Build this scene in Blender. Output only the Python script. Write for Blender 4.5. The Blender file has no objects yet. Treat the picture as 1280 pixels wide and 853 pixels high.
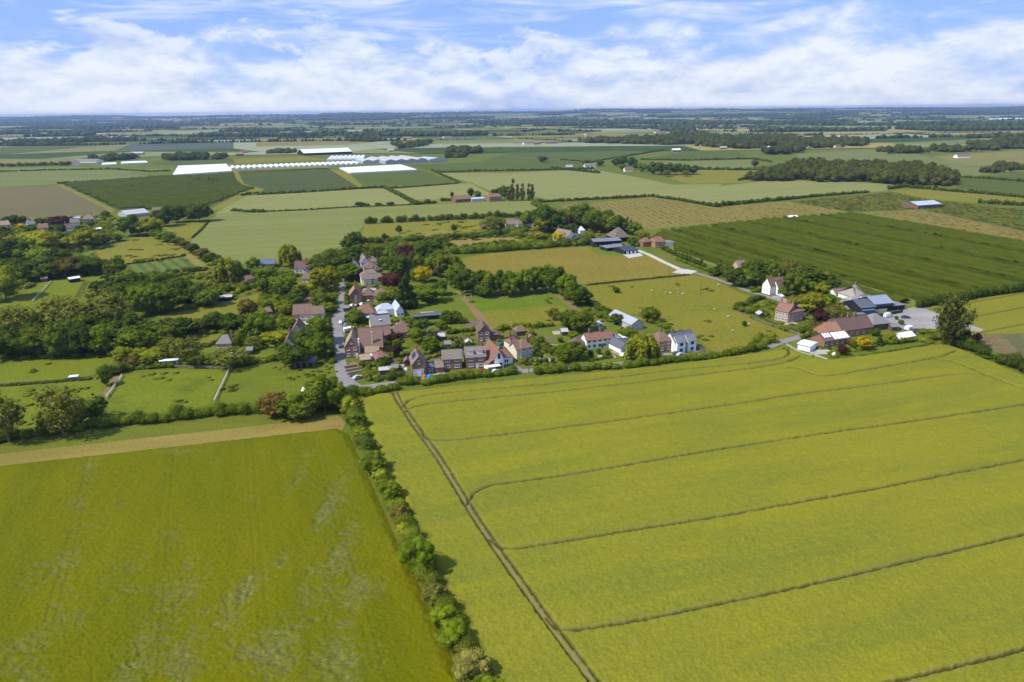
import bpy, bmesh, math, random
import numpy as np
from mathutils import Vector, Matrix, Quaternion
R = math.radians
random.seed(7); RNG = np.random.default_rng(7)
scene = bpy.context.scene
COL = scene.collection

# ------------------------------------------------------------------ camera
CAM_H = 100.0
FPX = 853.0
PITCH = math.atan((426.5 - 138.5) / FPX)
ROLL = R(0.6)
_f = Vector((0, math.cos(PITCH), -math.sin(PITCH)))
_r0 = Vector((1, 0, 0)); _u0 = Vector((0, math.sin(PITCH), math.cos(PITCH)))
_r = math.cos(ROLL) * _r0 - math.sin(ROLL) * _u0
_u = math.sin(ROLL) * _r0 + math.cos(ROLL) * _u0
def G(px, py, z=0.0):
    """the ground point that the survey photograph shows at a pixel"""
    d = (px - 640) / FPX * _r - (py - 426.5) / FPX * _u + _f
    t = (z - CAM_H) / d.z
    return Vector((d.x * t, d.y * t, z))
def depth(p):
    return (Vector(p) - Vector((0, 0, CAM_H))).dot(_f)
def mpp(px, py):
    """metres per photo pixel at a ground pixel"""
    return depth(G(px, py)) / FPX
cam = bpy.data.cameras.new('camera'); camo = bpy.data.objects.new('camera', cam); COL.objects.link(camo)
cam.sensor_fit = 'HORIZONTAL'; cam.sensor_width = 36; cam.lens = 36 * FPX / 1280
cam.clip_start = 1; cam.clip_end = 60000
m = Matrix((( _r.x, _u.x, -_f.x, 0), (_r.y, _u.y, -_f.y, 0), (_r.z, _u.z, -_f.z, CAM_H), (0, 0, 0, 1)))
camo.matrix_world = m
scene.camera = camo
scene.view_settings.view_transform = 'Standard'; scene.view_settings.look = 'None'
scene.view_settings.gamma = 1; scene.view_settings.exposure = 0.37
scene.view_settings.use_curve_mapping = False
scene.cycles.max_bounces = 5; scene.cycles.diffuse_bounces = 2; scene.cycles.glossy_bounces = 2
scene.cycles.transmission_bounces = 2; scene.cycles.volume_bounces = 0; scene.cycles.transparent_max_bounces = 6
scene.cycles.use_denoising = True
scene.cycles.sample_clamp_indirect = 6

# ------------------------------------------------------------------ sun + sky
SUN_EL = R(50); SUN_DIR = Vector((-0.93, -0.37, 0)).normalized() * math.cos(SUN_EL) + Vector((0, 0, math.sin(SUN_EL)))
sl = bpy.data.lights.new('sun', 'SUN'); sl.energy = 4.2; sl.angle = R(1.0); sl.color = (1.0, 0.95, 0.86)
so = bpy.data.objects.new('sun', sl); COL.objects.link(so)
so.rotation_euler = SUN_DIR.to_track_quat('Z', 'Y').to_euler(); so.location = (0, 0, 400)

class NT:
    """small node-tree writer"""
    def __init__(s, tree): s.t = tree; s.n = tree.nodes; s.l = tree.links; s.n.clear()
    def new(s, typ, **kw):
        nd = s.n.new(typ)
        for k, v in kw.items():
            if k == 'ins':
                for i, val in v.items():
                    if hasattr(val, 'node') or isinstance(val, bpy.types.NodeSocket): s.l.new(val, nd.inputs[i])
                    else: nd.inputs[i].default_value = val
            else: setattr(nd, k, v)
        return nd
    def math(s, op, a, b=None, c=None, clamp=False):
        ins = {0: a}
        if b is not None: ins[1] = b
        if c is not None: ins[2] = c
        return s.new('ShaderNodeMath', operation=op, use_clamp=clamp, ins=ins).outputs[0]
    def vmath(s, op, a, b=None):
        ins = {0: a}
        if b is not None: ins[1] = b
        return s.new('ShaderNodeVectorMath', operation=op, ins=ins).outputs[0]
    def noise(s, vec, scale, detail=4, rough=.55, dist=0.0):
        return s.new('ShaderNodeTexNoise', ins={'Vector': vec, 'Scale': scale, 'Detail': detail, 'Roughness': rough, 'Distortion': dist}).outputs['Fac']
    def mix(s, f, a, b, blend='MIX'):
        nd = s.new('ShaderNodeMix', data_type='RGBA', blend_type=blend, clamp_factor=True)
        for i, v in ((0, f), (6, a), (7, b)):
            if isinstance(v, bpy.types.NodeSocket): s.l.new(v, nd.inputs[i])
            else: nd.inputs[i].default_value = (*v, 1) if isinstance(v, tuple) and len(v) == 3 else v
        return nd.outputs[2]
    def ramp(s, f, lo, hi, a=0.0, b=1.0, interp='SMOOTHSTEP'):
        return s.new('ShaderNodeMapRange', interpolation_type=interp, ins={0: f, 1: lo, 2: hi, 3: a, 4: b}).outputs[0]

w = bpy.data.worlds.new('World'); scene.world = w; w.use_nodes = True
N = NT(w.node_tree)
sky = N.new('ShaderNodeTexSky', sky_type='NISHITA', sun_disc=False, sun_elevation=SUN_EL, air_density=1.0, dust_density=0.4, ozone_density=1.6, altitude=100)
sky.sun_rotation = math.atan2(SUN_DIR.x, SUN_DIR.y)
tc = N.new('ShaderNodeTexCoord').outputs['Generated']
sep = N.new('ShaderNodeSeparateXYZ', ins={0: tc}); ez = sep.outputs[2]
def scaled(sx, sy, sz, off=(0, 0, 0)):
    return N.new('ShaderNodeMapping', ins={0: tc, 1: off, 3: (sx, sy, sz)}).outputs[0]
# heaped cloud banks, low over the land: dense at the horizon and breaking up above
n_big = N.noise(scaled(1, 1, 2.6, (3.1, 1.7, .2)), 3.6, 3, .5)
n_puff = N.noise(scaled(1, 1, 2.4, (3.1, 1.7, .2)), 13.0, 8, .58, .25)
n_puff2 = N.noise(scaled(1, 1, 2.4, (3.1, 1.7, .2 + .035)), 13.0, 8, .58, .25)
bias = N.ramp(ez, 0.015, 0.125, 0.30, -0.12, 'LINEAR')
dens = N.math('ADD', N.math('ADD', N.math('MULTIPLY', n_puff, 0.75), N.math('MULTIPLY', n_big, 0.85)), bias)
cum = N.math('MULTIPLY', N.ramp(dens, 0.76, 1.08), .9)
# thin streaks higher up
n_st = N.noise(scaled(1.2, 1.2, 11, (7, 2, 0)), 4.5, 7, .6, .6)
n_st2 = N.noise(scaled(1, 1, 3, (1, 5, 0)), 3.0, 2, .5)
streak = N.math('MULTIPLY', N.ramp(N.math('ADD', n_st, N.math('MULTIPLY', n_st2, .6)), 0.74, 1.02), 0.75)
mask = N.math('MAXIMUM', cum, streak, clamp=True)
emb = N.math('ADD', N.math('MULTIPLY', N.math('SUBTRACT', n_puff, n_puff2), 3.2), N.math('ADD', .62, N.math('MULTIPLY', N.math('SUBTRACT', n_big, .5), .8)), clamp=True)
hump = N.math('MULTIPLY', N.ramp(ez, .012, .045), N.ramp(ez, .072, .115, 1, 0))
heads = N.ramp(N.math('ADD', N.math('ADD', N.math('MULTIPLY', n_puff, .8), N.math('MULTIPLY', N.noise(scaled(1, 1, 1.6, (5.3, .4, .1)), 5.5, 2, .5), .7)), N.math('MULTIPLY', hump, .16)), .885, 1.0)
mask = N.math('MAXIMUM', mask, N.math('MULTIPLY', heads, .75), clamp=True)
emb = N.math('MAXIMUM', emb, N.math('MULTIPLY', heads, N.math('ADD', .55, N.math('MULTIPLY', N.math('SUBTRACT', n_puff, n_puff2), 3.6)), clamp=True))
ccol = N.mix(emb, (4.7, 5.4, 6.5), (7.1, 7.35, 7.65))
sky_t = N.mix(0.75, sky.outputs[0], (2.05, 3.6, 8.2))
blend = N.mix(N.math('MULTIPLY', mask, 0.93), sky_t, ccol)
bg = N.new('ShaderNodeBackground', ins={0: blend, 1: 0.104})
N.l.new(bg.outputs[0], N.new('ShaderNodeOutputWorld').inputs[0])

# ------------------------------------------------------------------ objects
def tag(o, label=None, cat=None, group=None, kind=None):
    if label: o['label'] = label
    if cat: o['category'] = cat
    if group: o['group'] = group
    if kind: o['kind'] = kind
    return o
def link(name, me, mat=None, parent=None, color=None):
    o = bpy.data.objects.new(name, me); COL.objects.link(o)
    if mat is not None and not me.materials: me.materials.append(mat)
    if parent is not None: o.parent = parent
    if color is not None: o.color = (*color, 1)
    return o
def empty(name, loc, rz=0.0):
    o = bpy.data.objects.new(name, None); COL.objects.link(o)
    o.empty_display_size = 1; o.location = loc; o.rotation_euler.z = rz
    return o
def np_mesh(name, v, quads=None, tris=None, attrs=None, smooth=False):
    me = bpy.data.meshes.new(name)
    v = np.asarray(v, np.float32).reshape(-1, 3)
    loops, starts, tot = [], [], 0
    for arr, k in ((quads, 4), (tris, 3)):
        if arr is not None and len(arr):
            a = np.asarray(arr, np.int32).reshape(-1, k); loops.append(a.ravel())
            starts.append(tot + np.arange(len(a), dtype=np.int32) * k); tot += a.size
    loops = np.concatenate(loops); starts = np.concatenate(starts)
    me.vertices.add(len(v)); me.vertices.foreach_set('co', v.ravel())
    me.loops.add(len(loops)); me.loops.foreach_set('vertex_index', loops)
    me.polygons.add(len(starts)); me.polygons.foreach_set('loop_start', starts)
    me.update(calc_edges=True)
    if smooth: me.polygons.foreach_set('use_smooth', np.ones(len(starts), bool))
    for k, a in (attrs or {}).items():
        at = me.attributes.new(k, 'FLOAT', 'POINT'); at.data.foreach_set('value', np.asarray(a, np.float32))
    return me
class MB:
    """collects solids into one mesh"""
    def __init__(s): s.v = []; s.f = []
    def add(s, vs, fs):
        k = len(s.v); s.v += [tuple(p) for p in vs]; s.f += [tuple(i + k for i in f) for f in fs]; return s
    def box(s, x0, x1, y0, y1, z0, z1):
        return s.add([(x, y, z) for z in (z0, z1) for y in (y0, y1) for x in (x0, x1)],
                     [(0, 2, 3, 1), (4, 5, 7, 6), (0, 1, 5, 4), (2, 6, 7, 3), (0, 4, 6, 2), (1, 3, 7, 5)])
    def prism(s, pts, z0, z1):
        n = len(pts)
        vs = [(p[0], p[1], z0) for p in pts] + [(p[0], p[1], z1) for p in pts]
        return s.add(vs, [tuple(range(n - 1, -1, -1)), tuple(range(n, 2 * n))] + [(i, (i + 1) % n, n + (i + 1) % n, n + i) for i in range(n)])
    def tube(s, p0, p1, r0, r1, n=6):
        p0, p1 = Vector(p0), Vector(p1); d = (p1 - p0).normalized()
        a = d.orthogonal().normalized(); b = d.cross(a)
        vs = [tuple(p + (a * math.cos(6.2832 * i / n) + b * math.sin(6.2832 * i / n)) * r) for p, r in ((p0, r0), (p1, r1)) for i in range(n)]
        return s.add(vs, [tuple(range(n - 1, -1, -1)), tuple(range(n, 2 * n))] + [(i, (i + 1) % n, n + (i + 1) % n, n + i) for i in range(n)])
    def mesh(s, name):
        me = bpy.data.meshes.new(name); me.from_pydata(s.v, [], s.f); me.update()
        bm = bmesh.new(); bm.from_mesh(me); bmesh.ops.recalc_face_normals(bm, faces=bm.faces); bm.to_mesh(me); bm.free()
        return me
    def build(s, name, mat, parent=None, color=None): return link(name, s.mesh(name), mat, parent, color)

# ------------------------------------------------------------------ materials
def new_mat(name):
    mt = bpy.data.materials.new(name); mt.use_nodes = True
    n = NT(mt.node_tree); out = n.new('ShaderNodeOutputMaterial')
    return mt, n, out
def pos(n): return n.new('ShaderNodeNewGeometry').outputs['Position']
def finish(n, out, col, rough=.9, bump=None, bstr=.5, bdist=.2, spec=.15):
    p = n.new('ShaderNodeBsdfPrincipled', ins={'Base Color': col, 'Roughness': rough, 'Specular IOR Level': spec})
    if bump is not None:
        b = n.new('ShaderNodeBump', ins={'Strength': bstr, 'Distance': bdist, 'Height': bump}); n.l.new(b.outputs[0], p.inputs['Normal'])
    n.l.new(p.outputs[0], out.inputs[0]); return p
def rotmap(n, ang, sx=1, sy=1, vec=None):
    return n.new('ShaderNodeMapping', vector_type='TEXTURE', ins={0: vec or pos(n), 2: (0, 0, ang), 3: (sx, sy, 1)}).outputs[0]
def field_mat(name, c1, c2, big=30, fine=1.5, ang=0.0, stretch=4.0, line=None, lines_gap=24, line_w=.06, c3=None, cheap=False):
    """crop, grass or soil: broad drifts drawn out along the working direction, fine grain, wheel lines"""
    mt, n, out = new_mat(name)
    v = rotmap(n, ang, stretch, 1)
    a = n.noise(v, 1 / big, 4, .6)
    col = n.mix(n.ramp(a, .3, .7), c1, c2)
    if c3: col = n.mix(n.ramp(n.noise(pos(n), 1 / (big * 1.7), 5, .65), .52, .72), col, c3)
    g = n.noise(pos(n), 1 / fine, 3, .7)
    col = n.mix(1.0, col, n.new('ShaderNodeCombineColor', ins={i: n.ramp(g, .25, .75, .72, 1.26, 'LINEAR') for i in range(3)}).outputs[0], 'MULTIPLY')
    if c1[2] < .12 and c1[1] > c1[0] * .75: col = n.mix(1.0, col, (1.04, .95, .62), 'MULTIPLY')
    if line:
        u = n.new('ShaderNodeSeparateXYZ', ins={0: rotmap(n, ang)}).outputs[1]
        wob = n.math('MULTIPLY', n.noise(pos(n), .02, 2), 3)
        fr = n.math('FRACT', n.math('DIVIDE', n.math('ADD', u, wob), lines_gap))
        k = n.math('LESS_THAN', n.math('ABSOLUTE', n.math('SUBTRACT', fr, .5)), line_w)
        col = n.mix(n.math('MULTIPLY', k, .7), col, line)
    finish(n, out, col, .95, g, .6, .35, .05)
    return mt
# ------------------------------------------------------------------ land form
def terr(x, y):
    """flat plain that lifts into low wooded hills many kilometres off"""
    x = np.asarray(x, float); y = np.asarray(y, float)
    k = np.clip((y - 5200) / 7000, 0, 1); k = k * k * (3 - 2 * k)
    h = 46 + 16 * np.sin(x / 2300 + 1.0) + 11 * np.sin(x / 900 + y / 2600) + 7 * np.sin(x / 410 + 2.2 + y / 1100) + 9 * np.sin(y / 800 + x / 3900)
    far = np.clip((y - 9500) / 5000, 0, 1) * (26 + 7 * np.sin(x / 1500 - .6))
    return k * h * .75 + far
def px_ang(a, b):
    p, q = G(*a), G(*b); return math.atan2(q.y - p.y, q.x - p.x)

ys = np.concatenate([[-600, -200], np.arange(0, 5000, 250), np.arange(5000, 17001, 200), [18500, 21000]])
xs = np.concatenate([np.arange(-20000, -6000, 900), np.arange(-6000, 6001, 300), np.arange(6900, 20001, 900)])
X, Y = np.meshgrid(xs, ys)
Z = terr(X, Y); Z = np.where(Y > 1700, Z - 2.5 * np.clip((Y - 1700) / 300, 0, 1), Z)
nx, ny = len(xs), len(ys)
idx = np.arange(nx * ny).reshape(ny, nx)
quads = np.stack([idx[:-1, :-1], idx[:-1, 1:], idx[1:, 1:], idx[1:, :-1]], -1).reshape(-1, 4)
mat_ground = field_mat('rough_grass', (.085, .125, .02), (.125, .145, .03), 25, 2.0, c3=(.06, .10, .018))
ground = tag(link('ground', np_mesh('ground', np.stack([X, Y, Z], -1), quads, smooth=True), mat_ground), kind='structure')

# far farmland: a quilt of parcels, their hedges and woods
FAR = [field_mat('far_crop_%d' % i, a, b, 120, 14, .3 * i, 3) for i, (a, b) in enumerate([
    ((.15, .19, .08), (.19, .22, .10)), ((.09, .12, .03), (.115, .145, .034)), ((.23, .21, .08), (.28, .25, .10)),
    ((.035, .065, .016), (.05, .085, .02)), ((.17, .14, .08), (.21, .17, .09)), ((.22, .24, .13), (.26, .27, .15))])]
tri_v = []; far_hedge = []; far_wood = []
verts = []; fq = []; fm = []
y0 = 1750.0; row = 0
rowsY = [y0]
while rowsY[-1] < 16500: rowsY.append(rowsY[-1] + 210 + rowsY[-1] * .035)
cw = lambda y: 300 + y * .03
gridpts = {}
def gp(i, j):
    if (i, j) not in gridpts:
        y = rowsY[j]; c = cw(y); rr = random.Random(i * 991 + j * 77)
        x = (i + (j % 2) * .5) * c + rr.uniform(-.32, .32) * c + .12 * y
        yy = y + rr.uniform(-.3, .3) * (210 + y * .035) + (x * .06 if y > 2000 else 0)
        gridpts[(i, j)] = (x, yy)
    return gridpts[(i, j)]
for j in range(len(rowsY) - 1):
    half = int((rowsY[j] * .95 + 900) / cw(rowsY[j]))
    for i in range(-half, half):
        # the quilt's rows slip against one another by half a parcel, so both ends are cut to the lower row's points
        a, b = gp(i, j), gp(i + 1, j)
        sh = 0 if (j % 2) == ((j + 1) % 2) else (0 if j % 2 == 0 else 1)
        d, c_ = gp(i + sh, j + 1) if True else None, gp(i + 1 + sh, j + 1)
        # match the next row's cell width
        def nxt(x):
            c2 = cw(rowsY[j + 1]); k = round((x - .12 * rowsY[j + 1]) / c2 - ((j + 1) % 2) * .5); return gp(k, j + 1)
        d, c_ = nxt(a[0]), nxt(b[0])
        cells = [a, b, c_, d]
        k = len(verts); lift = .4
        n_sub = 3
        for u in range(n_sub + 1):
            for v_ in range(n_sub + 1):
                s, t = u / n_sub, v_ / n_sub
                x = (1 - t) * ((1 - s) * a[0] + s * b[0]) + t * ((1 - s) * d[0] + s * c_[0])
                y = (1 - t) * ((1 - s) * a[1] + s * b[1]) + t * ((1 - s) * d[1] + s * c_[1])
                verts.append((x, y, float(terr(x, y)) + lift))
        r = random.random(); wood = random.random() < (.07 if rowsY[j] < 3600 else .24)
        mi = 3 if wood else random.choices(range(6), (26, 20, 14, 8, 6, 20))[0]
        for u in range(n_sub):
            for v_ in range(n_sub):
                p = k + u * (n_sub + 1) + v_
                fq.append((p, p + n_sub + 1, p + n_sub + 2, p + 1)); fm.append(mi)
        if wood: far_wood.append(cells)
        if random.random() < .6: far_hedge.append((a, b))
        if random.random() < .4: far_hedge.append((a, d))
me = np_mesh('farmland', verts, fq)
for mt in FAR: me.materials.append(mt)
me.polygons.foreach_set('material_index', np.array(fm, np.int32))
tag(link('farmland', me), kind='structure')

# ------------------------------------------------------------------ fields near enough to read
def zlift(order, p):
    d = math.hypot(p.x, p.y); return order * (.006 + d * 8e-6) + max(0, d - 1500) * 4e-4
def field(name, poly, mat, order=1, lift=0.0):
    me = bpy.data.meshes.new(name); pts = [G(*p) for p in poly]
    me.from_pydata([(p.x, p.y, zlift(order, p) + lift) for p in pts], [], [tuple(range(len(pts)))]); me.update()
    if me.polygons[0].normal.z < 0: me.flip_normals()
    return tag(link(name, me, mat), kind='structure')
A = px_ang
wheat_c = ((.150, .178, .066), (.172, .195, .076))
M_wheat = field_mat('wheat', *wheat_c, 45, 2.2, A((240, 300), (600, 280)), 9, (.085, .125, .05), 24, .03)
M_wheat2 = field_mat('wheat_pale', (.178, .20, .088), (.20, .218, .10), 60, 3, A((690, 250), (890, 235)), 9, (.11, .15, .065), 26, .03)
M_green = field_mat('green_crop', (.078, .105, .022), (.098, .125, .028), 60, 4, A((440, 217), (570, 229)), 8, (.04, .07, .018), 9, .18)
M_dark = field_mat('dark_crop', (.056, .075, .019), (.068, .088, .023), 60, 4, A((297, 213), (415, 210)), 8, (.055, .085, .03), 8, .2)
M_tan = field_mat('tan_crop', (.185, .155, .05), (.20, .175, .055), 50, 3, A((815, 246), (960, 273)), 4, (.11, .125, .04), 7, .2, c3=(.15, .145, .045))
M_brown = field_mat('bare_brown', (.145, .105, .045), (.16, .122, .052), 50, 3, A((0, 262), (130, 245)), 7, (.085, .10, .04), 20, .2, c3=(.12, .115, .045))
M_yellow = field_mat('yellow_grass', (.17, .165, .03), (.15, .165, .03), 25, 2.5, .2, 3, c3=(.20, .165, .04))
M_pasture = field_mat('pasture', (.145, .155, .024), (.17, .165, .028), 22, 2.0, A((735, 357), (890, 344)), 2.5, c3=(.105, .135, .022))
M_meadow = field_mat('hay_meadow', (.165, .148, .034), (.185, .158, .036), 30, 2.5, A((570, 322), (840, 325)), 4, c3=(.145, .155, .030))
M_lush = field_mat('lush_grass', (.085, .15, .016), (.11, .165, .02), 14, 1.6, .2, 2, c3=(.135, .155, .024))
M_paddock = field_mat('paddock_grass', (.115, .155, .014), (.135, .165, .018), 14, 1.3, .1, 2, c3=(.075, .115, .014))
M_garden = field_mat('lawn', (.10, .145, .018), (.12, .155, .022), 8, 1.0)
M_pale = field_mat('pale_green_crop', (.12, .155, .06), (.145, .17, .07), 60, 4, 0, 6)
M_palegold = field_mat('pale_gold_crop', (.175, .175, .07), (.155, .165, .065), 80, 5, .3, 5)
M_pink = field_mat('pink_earth', (.17, .115, .07), (.15, .105, .06), 60, 4)
M_straw = field_mat('dry_grass', (.24, .195, .075), (.18, .165, .05), 9, .8, A((0, 575), (420, 528)), 5, c3=(.20, .145, .07))
M_verge = field_mat('verge_grass', (.10, .13, .02), (.125, .145, .026), 8, .9, c3=(.12, .12, .03))

# distant ones first
field('crop_field', [(0, 185), (100, 176), (190, 175), (185, 179), (75, 186), (0, 194)], M_green, 1)
field('crop_field', [(0, 194), (75, 187), (190, 178), (135, 191), (82, 203), (0, 209)], M_palegold, 2)
M_rowcover = field_mat('covered_rows', (.05, .075, .065), (.06, .085, .075), 60, 5, A((140, 188), (290, 182)), 8, (.13, .15, .12), 16, .16)
field('covered_crop_field', [(136, 192), (165, 180), (292, 178), (292, 187), (200, 191)], M_rowcover, 3)
field('crop_field', [(0, 216), (0, 211), (90, 209), (216, 212), (140, 217)], M_pale, 2)
field('crop_field', [(0, 234), (0, 217), (100, 213), (160, 216), (190, 221), (150, 226)], M_pale, 3)
field('crop_field', [(187, 204), (225, 200), (292, 199), (300, 204), (284, 206), (222, 208)], M_green, 3)
field('brown_field', [(0, 274), (0, 235), (72, 232), (135, 263), (120, 268), (50, 272)], M_brown, 2)
field('grass_track', [(72, 232), (78, 231), (145, 262), (137, 268), (60, 276), (0, 279), (0, 274), (120, 268), (134, 263)], M_yellow, 2)
field('dark_crop_field', [(78, 230), (190, 221), (295, 217), (303, 231), (322, 236), (262, 258), (215, 262), (146, 263)], M_dark, 3)
field('grass_track', [(208, 233), (211, 232), (233, 247), (229, 248)], M_yellow, 4)
field('grass_track', [(285, 205), (291, 205), (305, 230), (331, 237), (318, 241), (275, 262), (262, 263), (300, 241), (298, 231)], M_yellow, 4)
field('dark_crop_field', [(298, 214), (412, 210), (455, 235), (325, 243), (330, 237), (304, 230)], M_dark, 3)
field('grass_strip', [(290, 213), (410, 207), (412, 211), (298, 216)], M_yellow, 3)
field('crop_field', [(290, 199), (380, 196), (410, 200), (290, 205)], M_yellow, 3)
field('wheat_field', [(268, 268), (302, 246), (325, 244), (482, 235), (516, 256), (430, 261), (330, 265)], M_wheat2, 2)
field('wheat_field', [(238, 302), (272, 268), (330, 266), (516, 257), (600, 253), (670, 251), (690, 258), (688, 264), (560, 273), (458, 279), (445, 292), (424, 313), (400, 322), (330, 329), (275, 330), (243, 308)], M_wheat, 2)
field('green_crop_field', [(438, 218), (522, 213), (530, 214), (572, 229), (455, 234)], M_green, 2)
field('grass_track', [(411, 211), (437, 217), (455, 234), (451, 236)], M_yellow, 5)
field('wheat_field', [(488, 237), (588, 229), (607, 239), (622, 243), (560, 248), (520, 250)], M_wheat2, 2)
field('grass_field', [(520, 250), (570, 247), (620, 244), (628, 252), (520, 255)], M_yellow, 1)
field('green_crop_field', [(510, 206), (640, 202), (720, 199), (760, 206), (740, 212), (600, 214), (545, 216)], M_green, 2)
field('wheat_field', [(545, 217), (640, 216), (742, 212), (798, 222), (840, 231), (905, 230), (890, 236), (815, 245), (690, 251), (668, 246), (622, 243), (590, 229)], M_wheat2, 3)
field('wheat_field', [(815, 245), (890, 234), (960, 226), (1040, 226), (1120, 231), (1106, 239), (1000, 247), (893, 257)], M_wheat2, 4)
field('crop_field', [(320, 173), (425, 171), (470, 178), (380, 186), (320, 188)], M_palegold, 2)
field('crop_field', [(520, 177), (600, 174), (640, 174), (640, 183), (600, 186), (560, 181)], M_pale, 2)
field('pink_earth_field', [(600, 190), (640, 182), (700, 181), (740, 184), (640, 189)], M_pink, 4)
field('green_crop_field', [(640, 190), (740, 185), (845, 183), (825, 188), (765, 198), (700, 205), (600, 202)], M_green, 3)
field('crop_field', [(640, 170), (760, 166), (830, 168), (820, 173), (720, 175), (640, 177)], M_palegold, 3)
field('green_crop_field', [(800, 199), (880, 187), (920, 188), (938, 199), (860, 201)], M_green, 4)
field('pale_green_field', [(815, 202), (940, 200), (960, 209), (860, 212)], M_pale, 4)
field('grass_field', [(838, 224), (862, 213), (960, 212), (990, 217), (985, 224), (920, 229), (860, 230)], M_yellow, 4)
field('pale_green_field', [(995, 193), (1080, 187), (1120, 188), (1215, 207), (1190, 212), (1100, 201), (1000, 203)], M_pale, 4)
field('crop_field', [(1165, 196), (1280, 188), (1280, 204), (1215, 208)], M_palegold, 3)
field('green_crop_field', [(1185, 226), (1280, 216), (1280, 246), (1200, 236)], M_green, 3)
field('crop_field', [(1160, 211), (1280, 207), (1280, 214), (1200, 222)], M_pale, 3)
field('pale_green_field', [(1075, 180), (1190, 176), (1240, 172), (1280, 172), (1280, 179), (1160, 184), (1090, 186)], M_pale, 3)
field('young_hop_field', [(697, 257), (815, 247), (893, 259), (985, 252), (1062, 265), (960, 273), (800, 288), (740, 275)], M_tan, 3)
M_hop = field_mat('hop_rows', (.065, .098, .032), (.08, .112, .038), 40, 3, A((1110, 243), (1280, 262)), 5, (.11, .115, .045), 6, .22)
field('hop_field', [(985, 252), (1085, 243), (1112, 240), (1165, 250), (1280, 263), (1280, 290), (1150, 262), (1075, 265), (1063, 265)], M_hop, 4)
field('grass_field', [(1110, 239), (1160, 236), (1280, 246), (1280, 258), (1160, 249)], M_yellow, 5)
field('tan_hop_field', [(1075, 266), (1150, 262), (1280, 290), (1280, 301)], M_tan, 4)
field('orchard_grass', [(822, 290), (960, 274), (1066, 266), (1280, 302), (1280, 362), (1190, 376), (1140, 383), (1100, 378), (1010, 362), (960, 345), (905, 338), (845, 316), (812, 300)], field_mat('orchard_grass', (.14, .165, .045), (.16, .18, .05), 30, 3), 1)

# nearer
field('hay_meadow', [(570, 324), (620, 316), (745, 308), (812, 316), (862, 342), (845, 346), (735, 356), (640, 346), (580, 338)], M_meadow, 2)
field('lawn', [(735, 309), (800, 309), (815, 318), (780, 321), (745, 318)], M_lush, 3)
field('pasture', [(733, 358), (862, 345), (885, 346), (925, 366), (958, 377), (925, 383), (950, 400), (985, 408), (1002, 418), (965, 430), (892, 441), (868, 420), (800, 400), (760, 398)], M_pasture, 2)
field('paddock', [(583, 372), (690, 366), (712, 378), (734, 400), (700, 404), (608, 412), (596, 394)], M_lush, 2)
field('paddock', [(586, 390), (700, 382), (730, 400), (700, 405), (608, 412), (596, 396)], M_pasture, 3)
field('lawn', [(505, 378), (575, 358), (590, 392), (575, 396), (525, 394)], M_garden, 2)
M_path = field_mat('bare_earth', (.17, .13, .085), (.20, .155, .105), 4, .8)
field('earth_track', [(575, 371), (582, 371), (606, 396), (618, 412), (606, 412), (593, 394)], M_path, 4)
field('earth_track', [(692, 368), (700, 368), (738, 398), (730, 400)], M_path, 4)
field('lawn', [(528, 404), (588, 398), (600, 414), (560, 420), (532, 414)], M_garden, 2)
field('lawn', [(536, 434), (595, 428), (600, 436), (540, 442)], M_garden, 2)
field('lawn', [(670, 418), (760, 402), (776, 420), (722, 430), (690, 432)], M_garden, 2)
field('lawn', [(660, 434), (722, 432), (770, 440), (778, 452), (700, 456), (664, 446)], M_garden, 2)
field('lawn', [(478, 434), (508, 428), (512, 442), (484, 444)], M_garden, 2)
field('lawn', [(466, 330), (490, 328), (488, 342), (472, 343)], M_lush, 2)
field('scrub_grass', [(456, 281), (640, 270), (660, 276), (640, 284), (540, 296), (450, 300)], M_yellow, 2)
field('dry_grass', [(540, 302), (640, 296), (650, 301), (560, 308)], M_straw, 2)
field('dry_grass', [(508, 293), (560, 287), (562, 293), (520, 297)], M_straw, 3)
field('dry_grass', [(451, 308), (463, 307), (464, 312), (453, 313)], M_straw, 3)
field('meadow', [(112, 318), (178, 293), (205, 296), (256, 328), (233, 322), (160, 330), (125, 336)], M_yellow, 2)
field('meadow', [(100, 318), (118, 312), (128, 330), (140, 340), (125, 346), (112, 330)], M_lush, 2)
field('small_meadow', [(203, 284), (258, 276), (240, 297), (228, 300)], M_yellow, 2)
M_veg = field_mat('vegetable_beds', (.10, .14, .04), (.12, .155, .045), 8, 1, A((170, 328), (190, 346)), 3, (.05, .085, .018), 7, .22)
field('vegetable_plot', [(158, 331), (233, 321), (254, 336), (180, 346)], M_veg, 3)
field('dry_grass', [(230, 320), (238, 318), (262, 334), (252, 337)], M_straw, 4)
field('paddock', [(0, 382), (58, 352), (132, 344), (120, 370), (60, 392), (0, 405)], M_paddock, 2)
field('clearing', [(190, 396), (255, 385), (322, 368), (327, 380), (310, 400), (240, 404)], M_pasture, 2)
field('clearing', [(222, 420), (275, 418), (268, 430), (232, 434)], M_pasture, 2)
field('lawn', [(232, 434), (340, 436), (345, 446), (250, 450)], M_garden, 1)
field('bare_plot', [(330, 372), (348, 370), (350, 388), (333, 388)], M_pink, 2)
field('bare_plot', [(370, 369), (396, 367), (398, 382), (378, 384)], M_pink, 2)
field('paddock', [(-40, 452), (60, 450), (145, 446), (128, 474), (60, 478), (-40, 482)], M_paddock, 2)
field('paddock', [(-60, 486), (60, 480), (132, 476), (108, 522), (20, 545), (-80, 556)], M_paddock, 2)
field('paddock', [(152, 470), (220, 462), (285, 462), (256, 512), (115, 532)], M_paddock, 2)
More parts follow.
